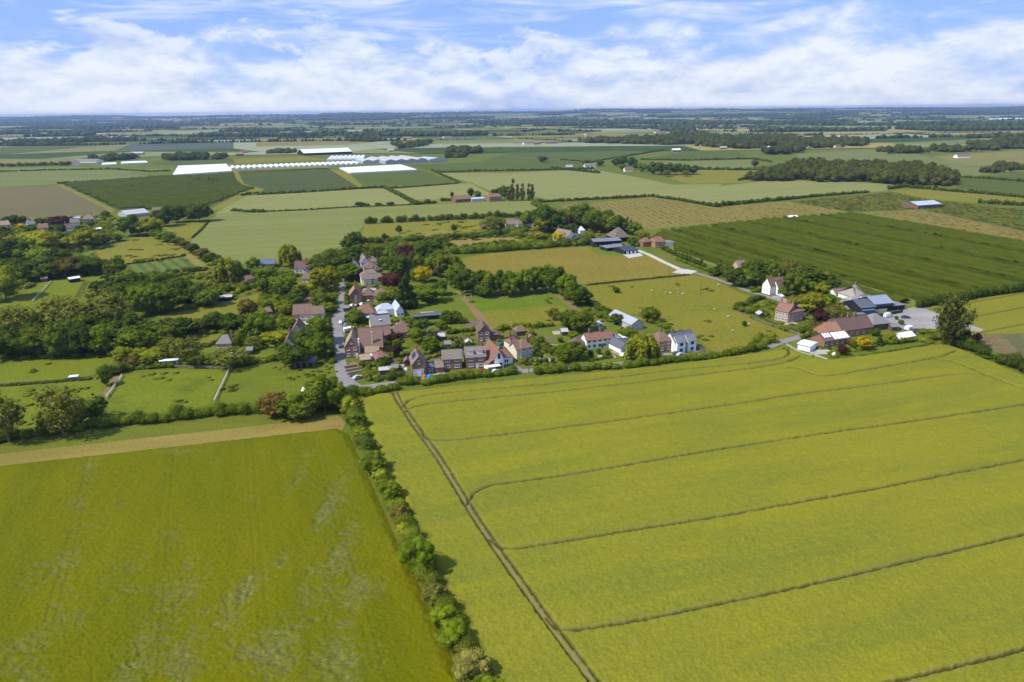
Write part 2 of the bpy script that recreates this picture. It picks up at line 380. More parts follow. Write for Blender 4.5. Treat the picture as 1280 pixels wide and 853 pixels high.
field('paddock', [(290, 461), (365, 458), (418, 456), (432, 490), (400, 500), (265, 510)], field_mat('grazed_paddock', (.10, .14, .016), (.12, .15, .02), 10, 1.2, .1, 2, c3=(.08, .115, .016)), 2)
field('dry_grass_margin', [(-120, 598), (0, 568), (150, 551), (300, 535), (424, 520), (432, 528), (428, 538), (250, 558), (60, 579), (-120, 608)], M_straw, 2)
field('verge', [(-100, 575), (0, 552), (200, 530), (430, 508), (428, 522), (300, 536), (150, 552), (0, 571), (-100, 594)], M_verge, 1)
field('verge', [(428, 500), (450, 494), (500, 590), (570, 740), (625, 850), (690, 980), (600, 1000), (540, 840), (480, 660)], M_verge, 2)
field('crop_field', [(1140, 388), (1180, 378), (1280, 366), (1420, 352), (1420, 420), (1280, 417), (1215, 418)], field_mat('green_gold_crop', (.155, .17, .02), (.18, .18, .028), 18, 1.2, A((1200, 395), (1280, 380)), 4, (.06, .075, .015), 18, .04), 3)
field('brown_field', [(1222, 419), (1280, 418), (1420, 420), (1420, 480), (1280, 452), (1225, 432)], M_brown, 3)

# roads
M_asphalt = field_mat('lane_asphalt', (.21, .19, .18), (.25, .23, .215), 6, .5)
M_gravel = field_mat('gravel', (.42, .39, .34), (.50, .46, .40), 5, .5)
M_yard = field_mat('yard_stone', (.26, .235, .21), (.33, .30, .27), 9, .8, c3=(.22, .19, .165))
def strip(name, line, width, mat, order=5, kerb=False):
    pts = [G(*p) for p in line]; L, Rr = [], []
    for i, p in enumerate(pts):
        t = (pts[min(i + 1, len(pts) - 1)] - pts[max(i - 1, 0)]).normalized(); n_ = Vector((-t.y, t.x, 0))
        wd = width[i] if isinstance(width, (list, tuple)) else width
        L.append(p + n_ * wd / 2); Rr.append(p - n_ * wd / 2)
    v = [(p.x, p.y, zlift(order, p)) for p in L + Rr]; k = len(pts)
    return tag(link(name, np_mesh(name, v, [(i, k + i, k + i + 1, i + 1)[::-1] for i in range(k - 1)][::1]), mat), kind='structure')
strip('village_lane', [(429, 343), (428.5, 360), (428, 376), (426, 388), (423.5, 397), (423, 406), (423.5, 420), (424, 435), (425, 450), (426.5, 462), (430, 472), (436, 480), (446, 485), (462, 484)], [4, 4, 4, 4.5, 7, 7, 5, 4.6, 4.6, 5, 5.5, 6, 5.5, 4.5], M_asphalt, 6)
strip('village_lane', [(458, 484), (500, 478), (560, 471.5), (610, 466.3), (660, 463.5), (720, 460), (780, 454.5), (836, 448.5), (900, 442), (962, 433), (972, 429), (994, 423), (1014, 417), (1034, 411), (1060, 404), (1075, 400)], 4.2, M_asphalt, 5)
strip('farm_road', [(845, 338), (868, 341), (890, 347), (912, 355), (935, 364), (955, 370), (975, 376), (1000, 384), (1018, 389)], 3.4, M_asphalt, 6)
strip('gravel_drive', [(797, 313), (812, 319), (830, 328), (850, 337), (862, 341)], [4, 4, 4, 4, 7], M_gravel, 7)
field('gravel_apron', [(778, 318), (800, 316), (804, 320), (786, 323)], M_gravel, 7)
field('gravel_apron', [(840, 341), (852, 336), (872, 339), (862, 344)], M_gravel, 8)
field('farm_yard', [(1062, 404), (1075, 397), (1090, 394), (1110, 392), (1128, 390), (1168, 404), (1180, 410), (1160, 413), (1135, 414), (1108, 402), (1075, 402)], M_yard, 7)
field('farm_yard', [(1064, 403), (1070, 386), (1075, 384), (1077, 398), (1074, 402)], M_yard, 8)
field('farm_track', [(1120, 388), (1150, 383), (1180, 396), (1230, 412), (1225, 415), (1165, 406)], M_yard, 6)
field('driveway', [(634, 458), (644, 456), (657, 464), (648, 467)], M_asphalt, 7)
field('driveway', [(632, 430), (640, 427), (652, 432), (646, 440), (634, 436)], M_gravel, 7)
field('driveway', [(664, 452), (680, 445), (694, 452), (690, 455)], field_mat('pink_gravel', (.40, .32, .26), (.46, .37, .30), 4, .5), 7)
field('patio', [(763, 440), (776, 436), (792, 446), (784, 449)], field_mat('brick_paving', (.30, .21, .16), (.36, .26, .20), 4, .5), 7)
field('driveway', [(606, 464), (622, 460), (632, 464), (610, 469)], M_path, 7)
field('driveway', [(1003, 385), (966, 373), (964, 370), (972, 370), (1004, 382)], M_yard, 7)
field('terrace', [(430, 460), (440, 452), (458, 455), (455, 464), (440, 467)], M_path, 7)
field('terrace', [(865, 437), (876, 433), (882, 437), (868, 441)], M_asphalt, 7)

# ------------------------------------------------------------------ the two big standing crops, with sunk wheel tracks
def seg_dist(px, py, line):
    best = np.full(px.shape, 1e9, np.float32)
    for a, b in zip(line[:-1], line[1:]):
        dx, dy = b[0] - a[0], b[1] - a[1]; L2 = dx * dx + dy * dy + 1e-9
        t = np.clip(((px - a[0]) * dx + (py - a[1]) * dy) / L2, 0, 1)
        best = np.minimum(best, np.hypot(px - a[0] - t * dx, py - a[1] - t * dy))
    return best
def inside(px, py, poly):
    c = np.zeros(px.shape, bool); n_ = len(poly)
    for i in range(n_):
        (x1, y1), (x2, y2) = poly[i], poly[(i + 1) % n_]
        if y1 == y2: continue
        k = ((y1 > py) != (y2 > py)) & (px < (x2 - x1) * (py - y1) / (y2 - y1) + x1); c ^= k
    return c
def vnoise(x, y, seed):
    r = np.random.default_rng(seed); T = r.random((256, 256)).astype(np.float32)
    xi = np.floor(x).astype(int); yi = np.floor(y).astype(int); fx = x - xi; fy = y - yi
    fx = fx * fx * (3 - 2 * fx); fy = fy * fy * (3 - 2 * fy); g = lambda a, b: T[a & 255, b & 255]
    return (g(xi, yi) * (1 - fx) + g(xi + 1, yi) * fx) * (1 - fy) + (g(xi, yi + 1) * (1 - fx) + g(xi + 1, yi + 1) * fx) * fy
def smooth_line(pts, n=6):
    P = [Vector(p[:2]) for p in pts]; out = []
    for i in range(len(P) - 1):
        p0, p1, p2, p3 = P[max(i - 1, 0)], P[i], P[i + 1], P[min(i + 2, len(P) - 1)]
        for k in range(n):
            t = k / n
            q = .5 * ((2 * p1) + (p2 - p0) * t + (2 * p0 - 5 * p1 + 4 * p2 - p3) * t * t + (3 * p1 - p0 - 3 * p2 + p3) * t ** 3)
            out.append((q.x, q.y))
    return out + [tuple(P[-1])]
def standing_crop(name, poly_px, y_lo, y_hi, t_lo, t_hi, ky, kx, mat, height, tracks=(), gauge=1.7, tw=.24, lodge=None, tdepth=1.0, lodge_amp=.55):
    nr = int(math.log(y_hi / y_lo) * ky)
    yy = y_lo * np.exp(np.arange(nr + 1) / ky); tt = np.arange(t_lo, t_hi, 1 / kx)
    Yg, Tg = np.meshgrid(yy, tt, indexing='ij'); Xg = Tg * Yg
    Xg = (Xg + RNG.uniform(-.3, .3, Xg.shape) * Yg / kx).astype(np.float32); Yg = (Yg + RNG.uniform(-.3, .3, Xg.shape) * Yg / ky).astype(np.float32)
    poly = [tuple(G(*p)[:2]) for p in poly_px]
    ins = inside(Xg, Yg, poly); edge = seg_dist(Xg, Yg, poly + poly[:1])
    sd = np.where(ins, edge, -edge)
    rag = (vnoise(Xg / 1.2, Yg / 1.2, 5) - .5) * .9
    e = np.clip((sd + rag) / 2.2 + .3, 0, 1)
    z = height + .16 * (vnoise(Xg / 9, Yg / 9, 1) - .5) + .16 * (vnoise(Xg / 1.6, Yg / 1.6, 2) - .5) + .20 * (vnoise(Xg / .55, Yg / .55, 3) - .5)
    tr = np.zeros_like(z); md = np.zeros_like(z)
    for li, ln in enumerate(tracks):
        ga = gauge if (li == 0 or tdepth < 1) else .0; t_w = tw if ga else tw * 1.3
        c = smooth_line([G(*p) for p in ln]); d = seg_dist(Xg, Yg, c)
        wob = (vnoise(Xg / .9, Yg / .9, 9) - .5) * .35
        k = np.clip(1 - (np.abs(d - ga / 2) + wob - t_w * .5 - .0006 * Yg) / (t_w * .6), 0, 1) * tdepth
        if tdepth >= 1: md = np.maximum(md, np.clip(1 - (d - max(ga, 1.4) * .42) / .5, 0, 1) * (.75 if li == 0 else .3) * (.45 + .9 * vnoise(Xg / 1.4, Yg / 1.4, 14)))
        tr = np.maximum(tr, k)
    lg = np.zeros_like(z)
    if lodge is not None:
        lg = lodge(Xg, Yg)
        sw = vnoise(Xg / 2.6 + 3 * vnoise(Xg / 7, Yg / 7, 21), Yg / 1.5 + 4 * vnoise(Xg / 6, Yg / 9, 22), 23)
        z = z - lg * (.25 + lodge_amp * (np.abs(sw - .5) * 2 - .3))
    z = (z * (1 - tr * .93) * (1 - md * .55)) * e - .25 * (1 - e) * (sd < -.6)
    keep = (sd > -1.5)
    idx = np.arange(z.size).reshape(z.shape)
    kq = keep[:-1, :-1] & keep[:-1, 1:] & keep[1:, 1:] & keep[1:, :-1]
    q = np.stack([idx[:-1, :-1], idx[:-1, 1:], idx[1:, 1:], idx[1:, :-1]], -1)[kq]
    used = np.unique(q); remap = np.full(z.size, -1, np.int32); remap[used] = np.arange(len(used))
    V = np.stack([Xg, Yg, z + .03], -1).reshape(-1, 3)[used]
    me = np_mesh(name, V, remap[q], attrs={'track': tr.ravel()[used], 'trodden': md.ravel()[used], 'lodged': lg.ravel()[used]}, smooth=True)
    return tag(link(name, me, mat), kind='structure')
def crop_mat(name, c1, c2, c3, soil, lodged, ang):
    mt, n, out = new_mat(name)
    at = lambda k: n.new('ShaderNodeAttribute', attribute_name=k).outputs['Fac']
    v = rotmap(n, ang, 5, 1)
    col = n.mix(n.ramp(n.noise(v, .05, 6, .68), .34, .66), c1, c2)
    col = n.mix(n.math('MULTIPLY', n.ramp(n.noise(v, .16, 5, .65, .4), .5, .7), .55), col, c3)
    col = n.mix(n.math('MULTIPLY', n.ramp(n.noise(rotmap(n, ang, 2.2, 1), .7, 4, .65), .55, .75), .5), col, c3)
    g = n.noise(pos(n), 2.6, 4, .75)
    col = n.mix(1.0, col, n.new('ShaderNodeCombineColor', ins={i: n.ramp(g, .25, .75, .66, 1.34, 'LINEAR') for i in range(3)}).outputs[0], 'MULTIPLY')
    lc = n.mix(n.ramp(n.noise(rotmap(n, ang + 1.0, 2.2, 1), 1.5, 5, .75, 1.4), .36, .6), lodged, tuple(.42 * x for x in lodged))  # dark flecks paint small shadows among the flattened stems
    col = n.mix(n.math('MULTIPLY', at('lodged'), .62), col, lc)
    col = n.mix(n.math('MULTIPLY', at('trodden'), .8), col, n.mix(n.ramp(n.noise(pos(n), .8, 4, .7), .35, .65), (.15, .135, .06), (.20, .165, .10)))
    col = n.mix(at('track'), col, n.mix(n.ramp(n.noise(pos(n), 1.3, 3), .4, .62), soil, tuple(.35 * s + .2 * c for s, c in zip(soil, c3))))  # soil of the tracks, darkened to paint in the shadow of the ruts
    finish(n, out, col, .9, g, .5, .15, .03)
    return mt
TR = [
    [(493, 486), (496, 497), (503, 509), (521, 536), (548, 573), (588, 638), (619, 685), (655, 736), (690, 785), (716, 820), (741, 853), (800, 935)],
    [(503, 511), (512, 503), (530, 497), (560, 493), (640, 486), (720, 479), (800, 470), (870, 462), (940, 456), (975, 450), (986, 444), (982, 436)],
    [(505, 517), (522, 510), (560, 504.5), (640, 497), (720, 489), (800, 480), (880, 470), (950, 461), (985, 454), (1000, 447)],
    [(527, 544), (536, 551), (556, 553), (600, 549), (700, 537), (800, 524), (870, 514), (940, 504), (1000, 494.6), (1060, 487.5), (1118, 480), (1160, 474), (1197, 469.6), (1228, 470.5), (1255, 480), (1285, 491), (1340, 515)],
    [(985, 461), (1002, 464), (1014, 469), (1030, 472), (1060, 468), (1110, 459.5), (1158, 451), (1180, 446), (1195, 440)],
    [(1160, 451.5), (1180, 452.5), (1197, 456.5), (1228, 469), (1255, 480)],
    [(584, 633), (594, 619), (612, 610), (640, 605.5), (700, 597.5), (790, 583), (880, 567), (985, 551), (1090, 536), (1180, 523), (1280, 508), (1400, 488)],
    [(612, 677), (624, 686), (642, 688.5), (680, 683.5), (740, 674), (800, 664), (900, 648), (985, 633), (1070, 618), (1130, 606.5), (1210, 591), (1280, 577), (1400, 551)],
    [(683, 776), (694, 787), (712, 791), (750, 787), (800, 778.5), (850, 768.5), (920, 754), (985, 740), (1050, 725.5), (1110, 711), (1200, 690), (1280, 671), (1400, 640)],
    [(765, 886), (790, 900), (850, 905), (940, 893), (1040, 873), (1140, 850), (1215, 832), (1280, 815), (1400, 782)],
]
M_rape = crop_mat('seed_crop', (.196, .186, .015), (.146, .157, .017), (.226, .202, .012), (.06, .055, .018), (.16, .17, .05), A((600, 618), (1280, 509)))
standing_crop('standing_crop_field', [(447, 503), (470, 494), (560, 484.5), (660, 474), (760, 465), (860, 454), (940, 443), (985, 437), (1008, 444), (1035, 450.5), (1060, 448), (1110, 441), (1160, 433), (1185, 431), (1210, 441), (1280, 470), (1420, 520), (1460, 700), (1460, 980), (680, 985), (630, 890), (594, 820), (556, 740), (510, 640), (478, 575)],
              78, 345, -.32, 1.2, 430, 440, M_rape, .85, TR)
TL = [[(118, 560), (100, 640), (80, 720), (40, 860), (10, 960)], [(215, 556), (208, 640), (200, 740), (190, 860), (180, 960)], [(312, 546), (318, 640), (326, 740), (338, 860), (350, 960)], [(392, 538), (420, 640), (446, 740), (480, 860), (505, 960)]]
def lodge_fn(Xg, Yg):
    m = np.zeros(Xg.shape, np.float32)
    for (px, py, rx, ry, s) in [(405, 640, 14, 40, 1), (425, 690, 16, 45, 1), (440, 760, 22, 40, 1), (395, 720, 22, 50, .6), (300, 760, 30, 50, .8), (340, 820, 40, 40, .9), (220, 760, 26, 50, .8), (235, 830, 30, 40, .8), (150, 720, 30, 40, .5), (60, 800, 40, 40, .55), (420, 830, 40, 40, .8), (100, 650, 9, 55, .5), (85, 700, 9, 55, .6), (120, 600, 5, 30, .5), (225, 567, 22, 4, .9), (375, 590, 10, 50, .6), (20, 740, 20, 60, .4), (345, 720, 12, 50, .5), (270, 700, 12, 50, .4), (170, 830, 30, 30, .5)]:
        c = G(px, py); ax = (G(px + rx, py) - c).length; ay = (G(px, py - ry) - c).length
        m = np.maximum(m, s * np.exp(-(((Xg - c.x) / ax) ** 2 + ((Yg - c.y) / ay) ** 2) ** 1.0))
    t = .4 * vnoise(Xg / 6, Yg / 9, 31) + .3 * vnoise(Xg / 2.2 + 2 * vnoise(Xg / 4, Yg / 4, 35), Yg / 1.3, 32) + .3 * vnoise(Xg / .9, Yg / .7, 33)
    for li, ln in enumerate([TL[0], TL[2], TL[3]]):
        m = np.maximum(m, (.55, .28, .35)[li] * np.exp(-(seg_dist(Xg, Yg, [tuple(G(*p)[:2]) for p in ln]) / (3.0, 2.2, 3.2)[li]) ** 2))
    return np.clip((m * .95 + (t - .5) * 1.9 - .36) * 1.5, 0, 1).astype(np.float32)
M_barley = crop_mat('green_barley', (.124, .123, .0015), (.098, .106, .0018), (.142, .135, .0025), (.05, .065, .015), (.20, .205, .062), A((318, 640), (326, 740)))
standing_crop('standing_crop_field', [(-140, 606), (0, 584), (60, 577), (250, 556), (420, 537), (433, 543), (455, 590), (495, 680), (538, 770), (582, 870), (630, 980), (-400, 985), (-400, 800)],
              78, 240, -1.12, .06, 430, 440, M_barley, .7, TL, gauge=1.8, tw=.3, tdepth=.10, lodge=lodge_fn)
# ------------------------------------------------------------------ foliage
mt, n, out = new_mat('leaves'); M_leaf = mt
oc = n.new('ShaderNodeObjectInfo')
ti = n.new('ShaderNodeAttribute', attribute_name='tint').outputs['Fac']
g = n.noise(n.new('ShaderNodeTexCoord').outputs['Object'], 3.0, 3, .6)
k = n.math('MULTIPLY', n.math('MULTIPLY_ADD', ti, .85, .55), n.ramp(g, .3, .7, .8, 1.2, 'LINEAR'))
col = n.mix(1.0, oc.outputs['Color'], n.new('ShaderNodeCombineColor', ins={0: k, 1: k, 2: k}).outputs[0], 'MULTIPLY')
col = n.mix(n.math('MULTIPLY', ti, .28), col, n.mix(1.0, col, (1.35, 1.12, .7), 'MULTIPLY'))
col = n.mix(1.0, col, (1.52, 1.32, .74), 'MULTIPLY')
df = n.new('ShaderNodeBsdfDiffuse', ins={0: col}); tr = n.new('ShaderNodeBsdfTranslucent', ins={0: n.mix(1.0, col, (1.25, 1.2, .6), 'MULTIPLY')})
mx = n.new('ShaderNodeMixShader', ins={0: .36, 1: df.outputs[0], 2: tr.outputs[0]}); n.l.new(mx.outputs[0], out.inputs[0])
mt, n, out = new_mat('bark'); M_bark = mt
finish(n, out, n.mix(n.noise(pos(n), 3, 3), (.085, .07, .05), (.16, .135, .10)), .9)

def unit(v): return v / (np.linalg.norm(v, axis=1, keepdims=True) + 1e-9)
_bm = bmesh.new(); bmesh.ops.create_icosphere(_bm, subdivisions=2, radius=1); _bm.verts.ensure_lookup_table()
ICO_V = np.array([v.co for v in _bm.verts]); ICO_F = np.array([[v.index for v in f.verts] for f in _bm.faces]); _bm.free()
_bm = bmesh.new(); bmesh.ops.create_icosphere(_bm, subdivisions=1, radius=1); _bm.verts.ensure_lookup_table()
ICO1_V = np.array([v.co for v in _bm.verts]); ICO1_F = np.array([[v.index for v in f.verts] for f in _bm.faces]); _bm.free()
def foliage(name, centers, radii, n_leaf, size, rng, core=.72, up=.25, jit=.75, long=1.0, droop=False, tint_c=None, fine=True):
    """leaf faces spread through the outer shell of clumps, over darker opaque cores added to stop light leaking through"""
    C = np.asarray(centers, float); Rd = np.asarray(radii, float)
    if Rd.ndim == 1: Rd = np.repeat(Rd[:, None], 3, 1)
    area = (Rd.mean(1) ** 2); cnt = np.maximum(6, (n_leaf * area / area.sum())).astype(int)
    who = np.repeat(np.arange(len(C)), cnt); M = len(who)
    d = unit(rng.normal(size=(M, 3)) + np.array([0, 0, up]))
    rad = rng.uniform(.72, 1.12, M)[:, None]
    P = C[who] + d * Rd[who] * rad
    nrm = unit(unit(d / Rd[who]) + jit * rng.normal(size=(M, 3)) * .6 + np.array([0, 0, .2]))
    # drop leaves deep inside another clump
    keep = np.ones(M, bool)
    for c, r in zip(C, Rd):
        keep &= ((((P - c) / r) ** 2).sum(1) > .45)
    P, nrm, who, d = P[keep], nrm[keep], who[keep], d[keep]; M = len(P)
    if droop: tdir = unit(np.array([0, 0, -1.0]) + .35 * rng.normal(size=(M, 3)))
    else: tdir = rng.normal(size=(M, 3))
    a = unit(np.cross(nrm, tdir)); b = np.cross(a, nrm)
    s = size * rng.uniform(.6, 1.35, (M, 1))
    V = np.stack([P - a * s * .5 - b * s * long * .2, P + b * s * -.5 * long, P + a * s * .5 + b * s * .1, P + b * s * .55 * long], 1).reshape(-1, 3)
    tc_ = rng.uniform(.15, .85, len(C)) if tint_c is None else tint_c
    tint = np.clip(np.repeat(tc_[who] * .6 + .4 * rng.uniform(0, 1, M), 4), 0, 1)
    Q = np.arange(4 * M).reshape(-1, 4); T = None
    if core > 0:
        iv, jf = (ICO_V, ICO_F) if fine else (ICO1_V, ICO1_F)
        cv = np.concatenate([c + iv * r * core * rng.uniform(.86, 1.1, (len(iv), 1)) for c, r in zip(C, Rd)])
        T = np.concatenate([jf + i * len(iv) + len(V) for i in range(len(C))])
        V = np.concatenate([V, cv]); tint = np.concatenate([tint, np.repeat(tc_ * .8, len(iv))])
    return np_mesh(name, V, Q, T, {'tint': tint})
def crown_round(seed, nc=20, nl=1900, size=.052, base=.0, airy=False, flat=1.0):
    rng = np.random.default_rng(seed); C = []; Rr = []
    for i in range(nc):
        d = unit(rng.normal(size=(1, 3)))[0]; d[2] = d[2] * .9 + .1
        q = rng.uniform(.45, .95) ** .5
        r = rng.uniform(.13, .24) * (1.0 if not airy else .8)
        z = .5 + base * .5 + d[2] * q * (.5 - base * .5 - r * .6)
        C.append((d[0] * q * (.5 - r * .7), d[1] * q * (.5 - r * .7), z)); Rr.append(r)
    for i in range(16 if not airy else 8):
        d = unit(rng.normal(size=(1, 3)))[0]; d[2] = abs(d[2]) * .95 - .25 * rng.random(); r = rng.uniform(.055, .10)
        C.append((d[0] * (.5 - r * .4), d[1] * (.5 - r * .4), .5 + base * .5 + d[2] * (.5 - r * .5))); Rr.append(r)
    if not airy: C.append((0, 0, .52)); Rr.append(.33)
    me = foliage('crown', C, Rr, nl, size, rng, .74 if not airy else .4)
    return me
def crown_willow(seed):
    rng = np.random.default_rng(seed); C = []; Rr = []
    for i in range(26):
        a = rng.uniform(0, 6.28); q = rng.uniform(.1, 1) ** .6 * .40; top = .93 - 1.5 * q * q * (1.6)
        for k, zz in enumerate(np.linspace(top, max(.1, top - rng.uniform(.25, .6)), 3)):
            C.append((math.cos(a) * q * (1 + .1 * k), math.sin(a) * q * (1 + .1 * k), zz)); Rr.append((.10 - .012 * k, .10 - .012 * k, .15))
    C.append((0, 0, .55)); Rr.append((.3, .3, .35))
    return foliage('crown', C, Rr, 2600, .045, rng, .75, long=2.2, droop=True)
def crown_cone(seed):
    rng = np.random.default_rng(seed); C = []; Rr = []
    for z in np.linspace(.08, .95, 13):
        rr = .46 * (1 - z) ** .8 + .03
        for k in range(max(1, int(9 * (1 - z)))):
            a = rng.uniform(0, 6.28); C.append((math.cos(a) * rr * .7, math.sin(a) * rr * .7, z)); Rr.append((.10 * (1.3 - z), .10 * (1.3 - z), .07))
    for z in (.15, .35, .55, .75): C.append((0, 0, z)); Rr.append((.34 * (1.05 - z), .34 * (1.05 - z), .14))
    return foliage('crown', C, Rr, 1700, .05, rng, .78)
def crown_column(seed):
    rng = np.random.default_rng(seed); C = []; Rr = []
    for i in range(50):
        z = rng.uniform(.08, .95); w_ = .42 * math.sin(math.pi * min(1, z * .86 + .12)) ** .6
        a = rng.uniform(0, 6.28); q = rng.uniform(.2, .9)
        C.append((math.cos(a) * w_ * q, math.sin(a) * w_ * q, z)); Rr.append((.17, .17, .085 + .02 * rng.random()))
    return foliage('crown', C, Rr, 2300, .035, rng, .6)
BIG = .052
CROWNS = {
    'round': [crown_round(s, 16 + s % 4 * 3, 2000, BIG * .95) for s in range(8)],
    'airy': [crown_round(40 + s, 46, 2600, .036, .02, True) for s in range(3)],
    'willow': [crown_willow(50 + s) for s in range(2)],
    'cone': [crown_cone(60 + s) for s in range(2)],
    'column': [crown_column(70 + s) for s in range(2)],
    'far': [crown_round(80 + s, 12, 420, .10) for s in range(4)],
    'bush': [crown_round(90 + s, 26, 4200, .032, .0) for s in range(4)],
}
def trunk_mesh(seed):
    rr = random.Random(seed); b = MB()
    b.tube((0, 0, -.02), (.005, 0, .22), .034, .026, 7); b.tube((.005, 0, .22), (.02, .01, .62), .026, .010, 6)
    for i in range(5):
        a = rr.uniform(0, 6.28); z = rr.uniform(.2, .42)
        b.tube((.005, 0, z), (math.cos(a) * .26, math.sin(a) * .26, z + rr.uniform(.18, .32)), .014, .005, 5)
    return b.mesh('trunk')
TRUNKS = [trunk_mesh(s) for s in range(3)]
for me in TRUNKS: me.materials.append(M_bark)
for L in CROWNS.values():
    for me in L: me.materials.append(M_leaf)
# kind: crown shape, base colour, object name, category word, looks
KINDS = {
    'oak': ('round', (.095, .15, .018), 'broadleaf_tree', 'mid-green round tree'),
    'dark': ('round', (.058, .100, .018), 'broadleaf_tree', 'dark green round tree'),
    'lime': ('round', (.16, .20, .02), 'broadleaf_tree', 'yellow-green round tree'),
    'grey': ('airy', (.125, .155, .045), 'broadleaf_tree', 'grey-green feathery tree'),
    'willow': ('willow', (.165, .21, .025), 'willow_tree', 'pale green weeping willow'),
    'purple': ('round', (.055, .028, .032), 'copper_beech_tree', 'dark purple-leaved tree'),
    'rust': ('round', (.115, .11, .035), 'broadleaf_tree', 'brownish-leaved tree'),
    'conifer': ('cone', (.04, .075, .022), 'conifer_tree', 'dark pointed conifer'),
    'poplar': ('column', (.08, .11, .035), 'poplar_tree', 'narrow upright poplar'),
    'aspen': ('airy', (.068, .085, .028), 'poplar_tree', 'very tall dark loose-leaved poplar'),
    'gold': ('round', (.30, .27, .006), 'golden_tree', 'bright golden-yellow tree'),
}
ORD = 'first second third fourth fifth sixth seventh eighth ninth tenth eleventh twelfth thirteenth fourteenth fifteenth sixteenth seventeenth eighteenth nineteenth twentieth'.split()
def plant_tree(px, py, h, wd, kind, rng):
    shape, colr, nm, look = KINDS[kind]
    p = G(px, py); k = mpp(px, py); H = h * k * 1.16; W = wd * k * 1.33
    if shape == 'round' and p.length > 900: shape = 'far'
    root = empty(nm, (p.x, p.y, 0), rng.uniform(0, 6.28))
    cr = link('crown', rng.choice(CROWNS[shape]), None, root)
    j = rng.uniform(.86, 1.16)
    cr.color = (colr[0] * j * rng.uniform(.93, 1.08), colr[1] * j, colr[2] * j, 1); cr.scale = (W, W * rng.uniform(.9, 1.1), H)
    tk = link('trunk', rng.choice(TRUNKS), None, root); tk.scale = (H * .7, H * .7, H * .9)
    return root
def grove(zone, group, rows, seed=0):
    """rows: (px of the stem, py of the foot, height and width in photo pixels, kind)"""
    rng = random.Random(seed + len(rows)); byk = {}
    for r in rows: byk.setdefault(r[4], []).append(r)
    for kd, lst in byk.items():
        lst.sort(key=lambda r: r[0])
        for i, r in enumerate(lst):
            look = KINDS[kd][3]
            size = 'tall ' if r[2] >= 30 else ('small ' if r[2] <= 15 and r[1] > 300 else '')
            lab = f'{size}{look} {zone}' if len(lst) == 1 else f'{ORD[i]} {look} from the left {zone}'
            tag(plant_tree(*r, rng), lab, 'tree', group)

grove('in the dark wood below the fenced paddocks', 'trees of the wood below the fenced paddocks', [
    (8, 447, 36, 36, 'dark'), (28, 446, 34, 32, 'dark'), (51, 446, 36, 32, 'oak'), (78, 446, 38, 32, 'oak'), (103, 445, 36, 32, 'dark'), (130, 443, 34, 32, 'oak'),
    (-12, 440, 34, 34, 'dark'), (25, 432, 46, 46, 'grey'), (80, 420, 46, 48, 'grey'), (56, 428, 32, 30, 'dark'), (134, 414, 47, 58, 'grey'), (118, 424, 32, 30, 'dark'), (165, 427, 32, 32, 'dark'), (100, 427, 28, 26, 'oak'),
    (145, 432, 30, 30, 'dark'), (10, 425, 26, 28, 'dark'), (42, 436, 30, 26, 'dark'), (90, 436, 30, 28, 'dark')], 1)
grove('by the hedge corner above the near paddocks', 'trees by the hedge corner above the near paddocks', [
    (175, 440, 30, 46, 'oak'), (206, 428, 26, 38, 'dark'), (232, 421, 22, 26, 'dark'), (154, 452, 17, 20, 'lime'), (186, 454, 18, 34, 'lime'), (237, 452, 28, 34, 'grey'), (216, 446, 24, 26, 'grey'), (288, 460, 24, 38, 'grey'), (265, 457, 15, 20, 'oak'), (170, 458, 14, 20, 'rust'), (198, 456, 13, 16, 'lime'), (248, 458, 16, 20, 'dark')], 2)
grove('in the belt above the fallow clearing', 'trees of the belt above the fallow clearing', [
    (125, 367, 15, 18, 'dark'), (150, 377, 28, 28, 'dark'), (168, 387, 36, 32, 'dark'), (186, 394, 35, 36, 'oak'), (211, 391, 29, 30, 'oak'), (177, 374, 28, 32, 'dark'), (202, 374, 26, 30, 'dark'), (226, 380, 30, 32, 'dark'), (242, 380, 28, 28, 'dark'), (146, 345, 21, 20, 'oak'), (256, 382, 22, 32, 'oak'), (190, 362, 22, 26, 'dark'), (160, 362, 22, 26, 'oak'), (214, 366, 22, 24, 'dark'), (143, 358, 20, 20, 'dark')], 3)
grove('in the wood beyond the fenced paddocks', 'trees of the wood beyond the fenced paddocks', [
    (8, 374, 36, 38, 'lime'), (22, 354, 24, 24, 'dark'), (62, 347, 22, 38, 'dark'), (86, 345, 20, 34, 'rust'), (112, 343, 19, 32, 'dark'), (100, 342, 20, 26, 'oak'), (44, 334, 24, 32, 'oak'), (14, 334, 30, 36, 'dark'), (34, 316, 26, 48, 'lime'), (58, 318, 24, 30, 'lime'), (8, 318, 26, 40, 'dark'), (30, 344, 20, 30, 'dark'), (75, 330, 18, 26, 'dark'), (4, 346, 20, 30, 'dark'), (52, 328, 18, 22, 'dark'), (128, 340, 14, 20, 'dark'), (-8, 326, 28, 34, 'dark'),
    (112, 310, 22, 28, 'lime'), (90, 312, 14, 26, 'lime'), (145, 302, 8, 16, 'dark'), (130, 305, 10, 14, 'dark'), (75, 322, 10, 12, 'dark'), (40, 352, 12, 22, 'oak')], 4)
